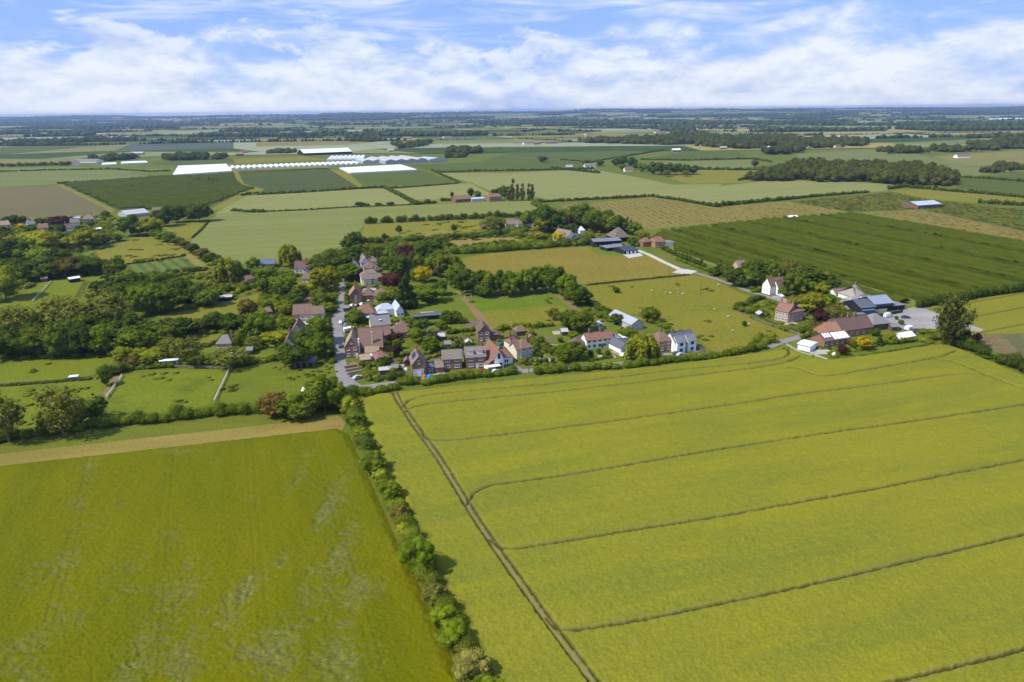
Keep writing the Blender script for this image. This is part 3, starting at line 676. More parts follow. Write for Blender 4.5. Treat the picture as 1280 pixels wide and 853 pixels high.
grove('in the gardens of the far hamlet', 'garden trees of the far hamlet', [
    (76, 283, 11, 26, 'purple'), (19, 279, 9, 9, 'dark'), (28, 279, 9, 9, 'dark'), (10, 281, 9, 12, 'dark'), (27, 286, 6, 9, 'gold'), (52, 283, 9, 12, 'dark'), (78, 292, 10, 10, 'dark'), (70, 299, 9, 12, 'oak'), (80, 303, 10, 12, 'dark'), (92, 299, 8, 10, 'oak'), (114, 284, 8, 8, 'oak'), (5, 292, 9, 16, 'dark'), (100, 289, 6, 8, 'dark'), (40, 290, 8, 12, 'oak'), (132, 271, 6, 10, 'dark'), (62, 290, 7, 10, 'lime')], 5)
grove('on the edge of the yellow meadow', 'trees edging the yellow meadow', [
    (165, 295, 23, 24, 'dark'), (188, 294, 19, 28, 'lime'), (176, 294, 20, 22, 'oak'), (206, 283, 20, 22, 'dark'), (223, 278, 18, 20, 'dark'), (237, 273, 13, 18, 'dark'), (250, 277, 19, 24, 'dark'), (208, 302, 11, 20, 'oak'), (222, 306, 9, 14, 'dark'), (196, 298, 10, 14, 'oak'), (212, 272, 14, 14, 'oak')], 6)
grove('in the hedgerow beside the big wheat field', 'hedgerow trees beside the big wheat field', [
    (230, 309, 8, 12, 'rust'), (241, 316, 10, 14, 'dark'), (253, 323, 11, 16, 'rust'), (266, 331, 13, 18, 'dark'), (276, 336, 12, 16, 'oak')], 7)
grove('in the cottage gardens west of the lane', 'garden trees west of the lane', [
    (288, 353, 26, 27, 'willow'), (363, 333, 23, 24, 'willow'), (317, 337, 13, 16, 'oak'), (333, 352, 19, 28, 'oak'), (310, 350, 12, 18, 'dark'), (348, 373, 28, 38, 'oak'), (407, 364, 28, 34, 'lime'), (389, 367, 15, 22, 'lime'),
    (408, 345, 24, 36, 'dark'), (427, 333, 24, 32, 'dark'), (437, 347, 16, 18, 'oak'), (356, 394, 17, 20, 'lime'), (364, 387, 18, 22, 'dark'), (311, 397, 22, 20, 'rust'), (342, 388, 18, 24, 'oak'), (326, 424, 32, 34, 'oak'), (296, 416, 22, 28, 'dark'), (271, 411, 18, 28, 'dark'), (251, 413, 15, 22, 'dark'), (210, 421, 20, 28, 'dark'), (232, 414, 14, 18, 'dark'),
    (400, 429, 27, 28, 'oak'), (401, 449, 29, 28, 'oak'), (386, 442, 28, 28, 'dark'), (370, 458, 24, 30, 'dark'), (361, 412, 15, 22, 'oak'), (301, 433, 17, 16, 'oak'), (347, 430, 17, 28, 'lime'), (318, 436, 14, 18, 'grey'), (403, 384, 15, 20, 'dark'), (400, 378, 16, 18, 'oak'), (409, 391, 12, 16, 'lime'), (413, 380, 12, 14, 'oak'), (372, 378, 14, 18, 'dark'), (395, 412, 14, 18, 'oak'), (330, 412, 14, 18, 'dark'), (355, 442, 12, 16, 'oak'), (300, 348, 12, 14, 'oak')], 8)
grove('in the hedge above the near green crop', 'trees of the hedge above the near green crop', [
    (12, 553, 62, 36, 'grey'), (80, 546, 60, 44, 'grey'), (116, 524, 30, 28, 'dark'), (60, 542, 26, 14, 'oak'), (98, 532, 24, 24, 'dark'), (407, 513, 40, 38, 'oak'), (344, 520, 28, 36, 'rust'), (372, 522, 26, 38, 'oak'), (134, 482, 18, 14, 'dark')], 9)
grove('in the gardens at the lane head', 'garden trees at the lane head', [
    (412, 346, 26, 30, 'dark'), (427, 335, 20, 34, 'dark'), (436, 351, 18, 24, 'oak'), (451, 351, 13, 14, 'purple'), (507, 327, 19, 22, 'purple'), (516, 331, 16, 9, 'rust'), (500, 347, 27, 34, 'dark'), (490, 361, 20, 24, 'purple'), (508, 385, 39, 30, 'conifer'), (493, 377, 17, 16, 'lime'), (530, 353, 18, 16, 'gold'), (538, 329, 28, 28, 'dark'), (551, 347, 30, 28, 'oak'), (479, 383, 16, 20, 'oak'), (537, 377, 18, 30, 'oak'), (551, 369, 16, 16, 'dark'), (478, 337, 12, 12, 'dark'), (519, 352, 13, 10, 'lime'), (524, 374, 16, 16, 'dark'), (444, 405, 17, 20, 'oak'), (470, 322, 12, 14, 'dark'), (524, 334, 14, 14, 'oak'), (446, 326, 14, 16, 'dark'), (462, 330, 13, 15, 'dark'), (435, 312, 13, 14, 'dark'), (448, 318, 11, 14, 'oak'), (488, 325, 12, 16, 'oak')], 10)
grove('around the long brick terrace', 'trees around the long brick terrace', [
    (522, 417, 20, 24, 'dark'), (521, 429, 18, 22, 'oak'), (538, 442, 19, 18, 'oak'), (546, 427, 11, 9, 'conifer'), (497, 448, 16, 11, 'purple'), (492, 426, 11, 16, 'purple'), (496, 437, 12, 12, 'oak'), (480, 456, 10, 12, 'dark'), (559, 404, 14, 15, 'dark'), (570, 404, 14, 13, 'oak'), (553, 412, 10, 14, 'oak')], 11)
grove('in the tall row above the small paddock', 'trees in the tall row above the small paddock', [
    (566, 347, 24, 24, 'oak'), (573, 360, 26, 26, 'oak'), (584, 368, 28, 26, 'dark'), (598, 369, 28, 25, 'dark'), (613, 369, 27, 24, 'oak'), (628, 368, 26, 22, 'dark'), (642, 368, 26, 24, 'oak'), (656, 367, 27, 22, 'oak'), (669, 365, 28, 22, 'oak'), (682, 364, 30, 24, 'oak'), (696, 367, 30, 24, 'dark'), (709, 374, 28, 24, 'oak'), (721, 382, 25, 24, 'dark'), (732, 379, 15, 14, 'dark'), (605, 372, 18, 18, 'oak'), (636, 371, 18, 16, 'oak')], 12)
grove('around the small paddock and long white cottage', 'trees around the long white cottage', [
    (692, 400, 14, 15, 'grey'), (713, 411, 23, 24, 'dark'), (728, 415, 23, 26, 'oak'), (802, 450, 29, 33, 'willow'), (813, 402, 17, 20, 'oak'), (721, 449, 20, 22, 'dark'), (705, 452, 16, 22, 'oak'), (771, 406, 13, 14, 'dark'), (785, 426, 17, 20, 'oak'), (716, 424, 9, 11, 'lime'), (676, 430, 9, 9, 'oak'), (690, 444, 9, 9, 'oak'), (836, 420, 8, 10, 'oak'), (770, 366, 6, 8, 'dark')], 13)
grove('around the black weatherboarded barns', 'trees around the black barns', [
    (614, 287, 15, 20, 'grey'), (627, 286, 12, 10, 'lime'), (625, 296, 10, 10, 'conifer'), (660, 284, 17, 16, 'oak'), (681, 291, 30, 28, 'dark'), (677, 293, 20, 16, 'lime'), (697, 292, 24, 22, 'dark'), (707, 290, 22, 14, 'purple'), (718, 287, 22, 22, 'oak'), (728, 285, 26, 32, 'dark'), (745, 290, 24, 26, 'oak'), (754, 287, 22, 22, 'dark'), (764, 291, 22, 24, 'oak'), (775, 292, 20, 22, 'dark'), (792, 294, 15, 15, 'oak'), (802, 305, 15, 18, 'lime'), (699, 303, 13, 14, 'gold'), (737, 305, 14, 12, 'lime'), (675, 300, 9, 12, 'lime'), (714, 296, 14, 16, 'dark'), (790, 308, 10, 10, 'dark'), (812, 306, 8, 10, 'dark'), (736, 286, 16, 18, 'dark'), (705, 278, 14, 18, 'dark')], 14)
grove('in the scrub beyond the hay meadow', 'young trees in the scrub beyond the hay meadow', [
    (499, 292, 9, 7, 'dark'), (568, 290, 9, 7, 'dark'), (568, 300, 8, 7, 'dark'), (481, 302, 9, 6, 'dark'), (440, 306, 14, 14, 'dark'), (446, 302, 11, 12, 'oak'), (518, 303, 9, 12, 'oak'), (618, 306, 5, 6, 'rust'), (634, 306, 5, 6, 'rust'), (592, 300, 7, 10, 'dark'), (490, 316, 9, 14, 'oak'), (530, 312, 10, 14, 'oak'), (555, 306, 10, 14, 'oak')], 15)
grove('beside the brick farm across the wheat', 'trees beside the brick farm across the wheat', [
    (589, 247, 10, 8, 'dark'), (597, 248, 8, 8, 'oak'), (565, 247, 7, 4, 'dark'), (620, 245, 8, 12, 'dark'), (630, 249, 14, 9, 'dark'), (625, 244, 9, 8, 'oak'), (641, 251, 23, 6, 'poplar'), (647, 251, 18, 6, 'poplar'), (653, 251, 18, 6, 'poplar'), (661, 251, 18, 6, 'poplar'), (665.5, 250, 17, 6, 'poplar'), (636, 251, 15, 7, 'poplar'), (450, 258, 5, 11, 'dark'), (488, 257, 4, 9, 'dark'), (459, 258, 3, 7, 'dark'), (473, 257, 3, 8, 'dark')], 16)
grove('around the white farmhouse by the orchard', 'trees around the white farmhouse by the orchard', [
    (921, 358, 20, 22, 'dark'), (905, 345, 16, 18, 'dark'), (931, 358, 18, 22, 'oak'), (946, 359, 20, 18, 'dark'), (958, 360, 14, 9, 'lime'), (970, 351, 20, 18, 'oak'), (985, 352, 26, 20, 'grey'), (1001, 356, 16, 18, 'oak'), (1005, 347, 14, 20, 'dark'), (1030, 354, 16, 20, 'oak'), (991, 369, 28, 22, 'oak'), (1018, 355, 16, 18, 'dark'), (1014, 366, 12, 18, 'oak'), (1027, 368, 12, 16, 'lime'), (938, 346, 18, 20, 'dark'), (958, 344, 16, 20, 'dark'), (892, 345, 10, 12, 'dark'), (912, 352, 14, 16, 'dark'), (1040, 362, 12, 16, 'dark'), (978, 370, 10, 10, 'oak')], 17)
grove('around the pink brick pair of houses', 'trees around the pink brick pair of houses', [
    (1015, 390, 22, 32, 'lime'), (1025, 407, 19, 17, 'purple'), (1044, 404, 22, 25, 'grey'), (1035, 384, 14, 16, 'dark'), (1050, 400, 14, 12, 'oak'), (1012, 416, 8, 8, 'grey'), (1005, 378, 8, 12, 'oak')], 18)
grove('in the farm garden beside the big crop', 'garden trees at the farm beside the big crop', [
    (1052, 444, 12, 9, 'purple'), (1080, 437, 15, 16, 'gold'), (1099, 432, 12, 9, 'conifer'), (1114, 426, 9, 12, 'lime'), (1094, 420, 8, 10, 'dark'), (1064, 432, 8, 9, 'rust'), (1068, 436, 6, 7, 'dark')], 19)
grove('at the corner of the big crop', 'trees at the corner of the big crop', [(1186, 434, 60, 33, 'aspen'), (1183, 433, 46, 24, 'aspen'), (1207, 426, 12, 12, 'purple'), (1219, 428, 11, 10, 'purple')], 20)
grove('in the copses beyond the pale wheat', 'trees in the copses beyond the pale wheat', [
    (678, 203, 7, 12, 'dark'), (734, 208, 7, 10, 'dark'), (750, 208, 7, 8, 'dark'), (770, 208, 9, 10, 'dark'), (779, 207, 10, 12, 'dark'), (790, 208, 10, 12, 'dark'), (778, 213, 7, 8, 'oak'), (797, 212, 7, 10, 'dark'), (816, 218, 14, 12, 'dark'), (826, 219, 14, 12, 'dark'), (836, 219, 13, 12, 'dark'), (846, 219, 13, 12, 'dark'), (856, 219, 12, 12, 'dark'), (833, 221, 7, 9, 'grey'), (857, 221, 7, 9, 'grey'), (866, 218, 10, 12, 'dark'), (802, 215, 10, 10, 'oak'),
    ], 21)
# ------------------------------------------------------------------ shrubs, hedges, orchards, far woods
def shrub(px, py, h, wd, color, label, group=None, shape='bush', name='shrub', cat='shrub', rng=random.Random(5)):
    p = G(px, py); k = mpp(px, py); root = empty(name, (p.x, p.y, 0), rng.uniform(0, 6.28))
    f_ = link('foliage', rng.choice(CROWNS[shape]), None, root); f_.scale = (wd * k, wd * k * rng.uniform(.85, 1.1), h * k)
    j = rng.uniform(.9, 1.12); f_.color = (color[0] * j, color[1] * j, color[2] * j, 1)
    st = link('stem', TRUNKS[0], None, root); st.scale = (h * k * .5, h * k * .5, h * k * .8)
    return tag(root, label, cat, group)
def hedge(line, h, wd, color, label, cat='hedge', name='hedge', seed=0, leaf=None, group=None, rough=.25, gap=0.0, dens=1.0):
    rng = np.random.default_rng(seed + 5000 + int(line[0][0] * 13 + line[0][1]))
    P = [G(*p) for p in line]; C = []; Rr = []; dist = P[0].length
    for a, b in zip(P[:-1], P[1:]):
        L = (b - a).length; k = max(2, int(L / (wd * .55)))
        for i in range(k):
            if gap and vnoise(np.array([(a.x + i) / 9]), np.array([a.y / 9 + i * .7]), 77)[0] < gap: continue
            q = a.lerp(b, (i + rng.uniform(.1, .9)) / k); hh = h * (1 + rough * rng.normal() * .7)
            r = wd * .5 * rng.uniform(.85, 1.2)
            C.append((q.x + rng.normal() * wd * .1, q.y + rng.normal() * wd * .1, hh * .48)); Rr.append((r, r, hh * .52))
    if leaf is None: leaf = max(.28, dist / 650)
    nl = int(min(24000, len(C) * wd * h * 9 * dens / (leaf * leaf) * .45))
    o0 = np.array(P[0]); C = np.array(C) - o0
    me = foliage(name, C, Rr, nl, leaf, rng, .8, fine=dist < 450); me.materials.append(M_leaf)
    o = link(name, me); o.location = P[0]; o.color = (*color, 1)
    return tag(o, label, cat, group)
DK, MD, LT, YG = (.058, .098, .018), (.088, .14, .018), (.125, .17, .022), (.165, .20, .022)
# the long hedge between the two near crops: single bushes over low growth
hedge([(433, 497), (440, 520), (452, 548), (470, 585), (490, 625), (508, 665), (528, 710), (548, 752), (570, 795), (592, 840), (622, 900), (650, 960)], 2.9, 5.4, (.10, .14, .024), 'low tangled growth running along the foot of the bushes between the two crops', leaf=.28, rough=.7)
NB = 'bushes along the boundary between the two near crops'
for i, (px, py, h, wd, c, lab) in enumerate([
    (436, 515, 22, 22, LT, 'pale bushy shrub at the top end of the boundary between the crops'),
    (446, 532, 20, 20, DK, 'dark rounded bush just below the pale shrub at the top of the crop boundary'),
    (452, 546, 14, 16, LT, 'small pale sprawling bush in the upper crop boundary below the dark bush'),
    (462, 562, 18, 19, DK, 'dark bush third along the crop boundary from the village end'),
    (468, 588, 28, 30, MD, 'large rounded green bush a quarter of the way down the crop boundary'),
    (476, 600, 17, 20, LT, 'low light green bush tucked under the large rounded green bush'),
    (487, 622, 24, 27, MD, 'broad mid-green bush where the crop boundary starts to widen'),
    (497, 634, 13, 17, LT, 'little light bush below the broad mid-green bush in the crop boundary'),
    (500, 648, 20, 22, (.105, .105, .035), 'brownish bush with dry twigs halfway down the crop boundary'),
    (507, 668, 19, 20, YG, 'yellow-green bush directly below the brownish bush'),
    (523, 716, 50, 42, (.075, .125, .014), 'tallest tree-like bush of the crop boundary, bright green and casting a shadow'),
    (544, 752, 24, 28, (.105, .125, .045), 'greyish half-bare bush below the tallest bush of the crop boundary'),
    (556, 782, 30, 30, (.095, .145, .014), 'fresh bright green bush three quarters of the way down the crop boundary'),
    (568, 806, 34, 36, (.085, .135, .014), 'dense bright green bush above the white-flowering bush'),
    (590, 846, 36, 42, (.14, .155, .06), 'bush with creamy white blossom near the bottom of the crop boundary'),
    (605, 872, 28, 40, (.09, .14, .014), 'green bush cut by the bottom edge at the end of the crop boundary')]):
    shrub(px, py + 2, h * 1.0, wd * 1.25, tuple(x * 1.3 for x in c), lab, NB)
# hedge along the near green crop
hedge([(-60, 560), (0, 553), (60, 543), (130, 532), (200, 527), (250, 521)], 3.4, 5, MD, 'thick unclipped hedge between the dry grass margin and the near paddocks, western half', leaf=.38, rough=.4)
hedge([(250, 521), (300, 517), (340, 515), (400, 509), (428, 506)], 3.8, 5, MD, 'thick unclipped hedge between the dry grass margin and the grazed paddock with the horsebox', leaf=.38, rough=.4)
hedge([(418, 512), (432, 500), (442, 492)], 4, 6, DK, 'dark hedge clump at the foot of the village lane', leaf=.38, rough=.4)
# hedges along the houses' road
hedge([(452, 495.5), (478, 489.5), (505, 485.5)], 2.6, 4.5, MD, 'dark leafy hedge on the field side of the road by the lane bend', leaf=.4, rough=.3)
hedge([(500, 481.5), (512, 480.5), (524, 478.5)], 3.0, 4.0, MD, 'bushy hedge before the garage of the gabled brick house', leaf=.4, rough=.3)
hedge([(530, 480.5), (560, 476.0), (585, 472.5), (608, 470.0)], 2.9, 4.2, MD, 'dense green hedge before the pair of plain brick houses', leaf=.4, rough=.2)
hedge([(624, 469.5), (634, 468.0), (645, 466.5)], 2.6, 4.5, MD, 'rounded hedge clump before the white gabled house', leaf=.4)
hedge([(654, 457), (672, 455), (690, 453.5)], 2.2, 2.0, DK, 'clipped dark hedge before the cream house', leaf=.4, rough=.08)
hedge([(664, 467.5), (690, 465.5), (718, 463.5)], 3.0, 4.5, MD, 'thick hedge on the field side of the road opposite the cream house', leaf=.4)
hedge([(720, 463.5), (750, 461.5), (775, 459.5), (808, 457.0)], 2.6, 4.0, MD, 'long hedge on the field side below the long white cottage', leaf=.4)
hedge([(808, 457.5), (822, 454.5), (836, 452.5), (860, 450.5), (884, 448.5)], 2.6, 4.0, MD, 'hedge on the field side below the brick and white villas', leaf=.4)
hedge([(880, 448.5), (905, 444.5), (935, 439.5), (958, 434.5)], 2.4, 4.5, MD, 'overgrown hedge along the bottom of the sheep pasture', leaf=.45, rough=.5)
hedge([(946, 428), (955, 430), (966, 427)], 3, 4, LT, 'loose bushes where the pasture hedge meets the road junction', leaf=.45, rough=.5)
# east: around the pink brick pair
hedge([(953, 373), (940, 378), (924, 384), (921, 388)], 2.6, 4, DK, 'dark hedge bounding the top corner of the sheep pasture', leaf=.5)
hedge([(922, 388), (936, 392), (950, 393), (960, 393)], 2.4, 3.5, MD, 'hedge beside the vegetable patch of the pink brick pair', leaf=.5)
hedge([(936, 396), (960, 405), (980, 413), (1000, 417)], 2.0, 2.6, MD, 'hedge between the sheep pasture and the pink brick pair', leaf=.5, rough=.15)
hedge([(1000, 417), (1020, 411), (1042, 407), (1062, 402)], 3.0, 3.6, DK, 'tall clipped hedge along the road by the pink brick pair', leaf=.5, rough=.1)
hedge([(1000, 424), (1010, 421), (1020, 420)], 2.4, 3, MD, 'hedge clump beside the road before the conservatory', leaf=.5)
hedge([(978, 437), (1000, 444), (1015, 449), (1034, 452.5), (1070, 447), (1120, 439), (1160, 432)], .9, 1.2, MD, 'low clipped hedge around the farm garden beside the big crop', leaf=.4, rough=.1)
hedge([(1150, 428), (1172, 424), (1195, 428)], 2.4, 5, LT, 'brambly growth around the foot of the tall poplar', leaf=.5, rough=.5)
hedge([(1178, 431), (1196, 434), (1215, 439), (1240, 450), (1262, 458), (1285, 467), (1340, 490)], 4.6, 6, (.05, .085, .016), 'tall bushy hedge running from the poplar along the edge of the big crop', leaf=.5, rough=.35)
hedge([(1150, 418), (1165, 416), (1180, 418)], 2, 5, LT, 'ragged scrub at the end of the stone yard', leaf=.5, rough=.5)
hedge([(1146, 385), (1165, 382), (1185, 378)], 5, 4, DK, 'thick dark hedge between the orchard and the gold-green crop by the farm track', leaf=.6, rough=.1)
hedge([(1198, 376), (1240, 369), (1285, 363), (1330, 356)], 5, 4, DK, 'thick dark hedge between the orchard and the gold-green crop beyond the poplar', leaf=.6, rough=.1)
# village gardens
for i, (ln, h, wd, c, lab) in enumerate([
    ([(543, 440), (570, 437), (596, 433)], 2.2, 2.4, DK, 'clipped dark hedge behind the plain brick houses'),
    ([(560, 418), (590, 414), (600, 412)], 2.0, 2.6, DK, 'dark garden hedge across the lawn behind the plain brick houses'),
    ([(617, 414), (650, 411), (690, 408)], 2.2, 3, MD, 'hedge along the bottom of the small paddock'),
    ([(660, 422), (668, 432), (672, 440)], 2.4, 3, MD, 'garden hedge beside the cream house'),
    ([(680, 440), (700, 438), (722, 436)], 2, 3.5, DK, 'dark hedge across the garden west of the long white cottage'),
    ([(735, 388), (752, 396), (770, 404)], 2.2, 5, MD, 'scrubby hedge at the top of the cottage gardens beside the sheep pasture'),
    ([(735, 380), (760, 392), (776, 402)], 2.6, 4, DK, 'dark hedge between the earth track and the sheep pasture'),
    ([(815, 404), (828, 408), (836, 412)], 1.8, 4, MD, 'scrub beside the metal barn in the pasture corner'),
    ([(456, 280), (520, 277), (580, 274.5), (640, 272), (690, 266)], 5, 6, DK, 'tall dark hedge along the foot of the big wheat field'),
    ([(560, 318), (600, 316), (650, 312), (700, 308), (735, 306)], 5, 8, MD, 'broad bushy hedge along the top of the hay meadow'),
    ([(450, 304), (470, 304), (482, 304)], 4, 7, DK, 'dark scrub patch behind the lane head beside the wheat'),
    ([(486, 302), (510, 302), (530, 300)], 4, 6, MD, 'scrub band below the dry grass strip, lane side'),
    ([(530, 300), (560, 298), (600, 296), (640, 293), (660, 290)], 4, 7, MD, 'scrub band below the dry grass strip, barn side'),
    ([(640, 296), (660, 296), (684, 298)], 4, 9, LT, 'pale thicket between the white bungalow and the barns'),
    ([(455, 314), (490, 312), (540, 310), (565, 307)], 4, 7, MD, 'scrub band above the lane-head gardens'),
    ([(430, 318), (450, 322), (480, 322)], 4, 8, DK, 'dark thicket above the lane-head cottages'),
    ([(280, 366), (300, 364), (326, 361)], 3.4, 5, DK, 'dark hedge along the top of the fallow clearing'),
    ([(322, 382), (326, 374), (328, 368)], 2, 2.4, YG, 'bright clipped hedge at the side of the fallow clearing'),
    ([(205, 412), (240, 412), (280, 408)], 3, 5, DK, 'dark hedge below the fallow clearing'),
    ([(232, 434), (250, 434), (268, 431), (276, 426)], 1.6, 2, DK, 'low dark hedge beside the grey-roofed bungalow'),
    ([(292, 458), (320, 454), (345, 451), (366, 447)], 2.6, 4, MD, 'garden hedge above the grazed paddock'),
    ([(296, 442), (320, 438), (342, 434)], 2, 5, LT, 'flowering shrubbery beside the grey-roofed bungalow'),
    ([(128, 470), (140, 468), (152, 466)], 3, 6, DK, 'dark bramble patch at the corner of the near paddocks'),
    ([(150, 464), (180, 461), (214, 459), (250, 457)], 2.2, 3, MD, 'hedge along the top of the near paddock by the blue trailer'),
    ([(0, 483), (40, 480), (90, 476), (118, 474)], .8, 2.4, DK, 'low overgrown ditch line between the two near paddocks'),
    ([(112, 345), (130, 343), (142, 341)], 2, 3, DK, 'dark hedge along the top of the fenced paddocks'),
    ([(158, 331), (190, 327), (233, 320)], 1.4, 1.8, DK, 'low dark hedge between the yellow meadow and the vegetable beds'),
    ([(204, 345), (220, 342), (240, 340), (262, 337)], 3, 5, DK, 'dark hedge below the vegetable beds'),
    ([(196, 292), (206, 295), (216, 300)], 3, 6, MD, 'scrubby hedge between the two yellow meadows'),
    ([(240, 298), (252, 288), (262, 276)], 1.2, 1.6, DK, 'thin dark hedge on the edge of the small yellow meadow'),
    ([(140, 345), (160, 347), (200, 348)], 2.4, 6, MD, 'scrub below the yellow meadow'),
    ([(450, 338), (452, 346), (456, 350)], 2, 3, DK, 'dark shrubs beside the lane-head cottages'),
    ([(484, 372), (494, 370), (504, 372)], 2.4, 4, MD, 'shrubs beside the tall dark conifer'),
    ([(512, 362), (530, 366), (548, 368)], 3, 6, MD, 'shrubs along the top of the long lawn'),
    ([(527, 408), (550, 405), (575, 404)], 1.6, 3, DK, 'clipped shrubs below the long dark shed'),
    ([(438, 396), (438, 408), (439, 416)], 1.8, 3, MD, 'hedge along the east side of the village lane'),
    ([(432, 388), (434, 380), (433, 372)], 2, 2.5, MD, 'hedge by the parked cars on the village lane'),
    ([(410, 400), (412, 414), (414, 430), (416, 446)], 1.6, 2.2, DK, 'dark hedge along the west side of the village lane'),
    ([(416, 372), (417, 382), (411, 391)], 1.6, 3, DK, 'shrubs along the west side of the lane above the white car'),
    ([(448, 460), (462, 459), (478, 458)], 2, 3, MD, 'shrubs below the terracotta garages'),
    ([(470, 476), (490, 474), (505, 471)], 2.4, 4, DK, 'dark shrubs around the tin-roofed shed'),
    ([(456, 474), (464, 472), (470, 470)], 2.4, 4, LT, 'bright shrub beside the silver car at the lane bend'),
    ([(462, 408), (470, 406), (480, 402)], 2, 3, MD, 'shrubs between the red-tiled house and the slate building'),
    ([(480, 398), (488, 402), (498, 404)], 2, 4, LT, 'pale shrubs beside the silver-roofed house'),
    ([(1044, 382), (1056, 378), (1068, 382)], 2, 5, YG, 'yellow-green garden shrubs before the long low cottage'),
    ([(1030, 372), (1045, 376), (1056, 384)], 2.4, 5, MD, 'green garden shrubs west of the thatched cottage'),
    ([(985, 384), (1000, 378), (1010, 376)], 2.4, 4, MD, 'shrubs by the drive of the white farmhouse'),
    ([(940, 366), (955, 364), (962, 368)], 2, 4, MD, 'shrubs before the white farmhouse'),
    ([(1098, 430), (1120, 430), (1146, 426)], 1.8, 3, MD, 'garden hedge beside the small white greenhouse'),
    ([(735, 452), (752, 449), (764, 447)], 1.4, 2.2, MD, 'low shrubs in the front garden of the long white cottage'),
    ([(650, 408), (658, 414), (664, 420)], 2.4, 4, LT, 'pale garden hedge beside the brown-roofed shed'),
    ]):
    hedge(ln, h, wd, c, lab, leaf=.5, rough=.35, seed=i)
# field hedges farther off
for i, (ln, h, wd, c, lab) in enumerate([
    ([(666, 254), (700, 252), (760, 249), (815, 246), (850, 251), (893, 259)], 3, 4, DK, 'trimmed dark hedge between the pale wheat and the tan hop field'),
    ([(895, 259), (920, 256), (960, 252), (985, 250)], 4, 5, DK, 'thicker dark hedge below the far pale wheat'),
    ([(985, 250), (1010, 247), (1060, 243), (1085, 241)], 3, 4, DK, 'gappy dark hedge continuing beyond the thicker hedge'),
    ([(1110, 237), (1130, 234), (1180, 239), (1230, 243), (1285, 248)], 4, 5, DK, 'dark hedge along the top of the yellow grass beside the hop field'),
    ([(322, 244), (380, 241), (456, 236), (480, 234.5)], 3, 4, DK, 'dark hedge below the dark crop and the white polytunnels'),
    ([(325, 265), (380, 263), (430, 260), (520, 256)], 1.4, 3, DK, 'low dark hedge across the middle of the big wheat'),
    ([(482, 236), (496, 243), (510, 250), (520, 256)], 3.5, 6, DK, 'broad diagonal hedge between two wheat fields'),
    ([(456, 236), (500, 235), (572, 230)], 2, 3, DK, 'thin hedge below the square green crop'),
    ([(545, 216), (600, 214.5), (670, 213.5), (742, 211)], 3, 5, DK, 'long dark hedge along the top of the pale wheat'),
    ([(540, 213), (556, 221), (574, 229)], 2.5, 4, DK, 'hedge on the slanting side of the square green crop'),
    ([(690, 211), (720, 214), (750, 217)], 4, 5, DK, 'short dark hedge jutting into the pale wheat'),
    ([(800, 200), (860, 201), (940, 199), (965, 203)], 3, 5, DK, 'dark hedge above the pale green fields by the copses'),
    ([(860, 212), (920, 213), (965, 213)], 4, 6, DK, 'dark hedge above the yellow-green field by the copses'),
    ([(922, 226), (935, 224), (950, 223)], 3, 5, DK, 'short isolated hedge in the grass beyond the pale wheat'),
    ([(700, 200), (740, 203), (768, 198), (830, 188)], 2.5, 4, DK, 'thin hedge between the two dark green fields'),
    ([(72, 230), (140, 227), (185, 224)], 3, 4, DK, 'dark gappy hedge along the top of the western orchard'),
    ([(120, 237), (160, 235), (185, 233)], 3, 4, DK, 'first dark windbreak inside the western orchard'),
    ([(195, 232), (215, 231), (240, 229), (290, 228)], 3, 4, DK, 'second dark windbreak inside the western orchard'),
    ([(240, 225), (255, 226), (275, 227)], 4, 6, DK, 'dark bushes above the western orchard track'),
    ([(0, 215), (70, 213), (140, 212), (190, 215), (215, 214)], 2.5, 5, DK, 'thin hedge between two pale western fields'),
    ([(0, 209), (30, 208), (60, 207), (88, 207)], 7, 12, DK, 'line of dark hedgerow trees on the western field edge'),
    ([(292, 264), (312, 265.5), (330, 265.5)], 3, 6, DK, 'short dark hedge at the western end of the wheat'),
    ([(302, 245), (312, 243), (322, 242)], 3, 6, DK, 'dark hedge end beside the grass track at the wheat corner'),
    ([(552, 252), (575, 251), (590, 250)], 4, 6, DK, 'dark hedge before the brick farm across the wheat'),
    ([(520, 256), (535, 255), (545, 254)], 4, 6, DK, 'bushes at the corner below the brick farm'),
    ([(668, 256), (676, 260), (690, 266), (700, 272)], 5, 8, MD, 'bushy hedge running down from the poplars to the barns'),
    ([(760, 289), (780, 290), (800, 290)], 3, 5, MD, 'hedge behind the hipped barn'),
    ([(733, 357), (790, 351), (862, 344)], .9, 1.0, DK, 'low fence-line hedge between the hay meadow and the sheep pasture'),
    ([(846, 325), (870, 334), (905, 347)], 1.6, 3, MD, 'first hedge row beside the gravel drive'),
    ([(828, 312), (850, 322), (880, 334)], 3, 3, DK, 'dark hedge row at the orchard edge by the drive'),
    ([(1220, 254), (1250, 256), (1285, 258)], 4, 5, DK, 'dark hedge on the far edge of the hop field'),
    ([(1200, 222), (1240, 224), (1285, 228)], 3, 5, DK, 'hedge across the dark green field east of the big wood'),
    ]):
    hedge(ln, h, wd, c, lab, rough=.3, seed=100 + i)
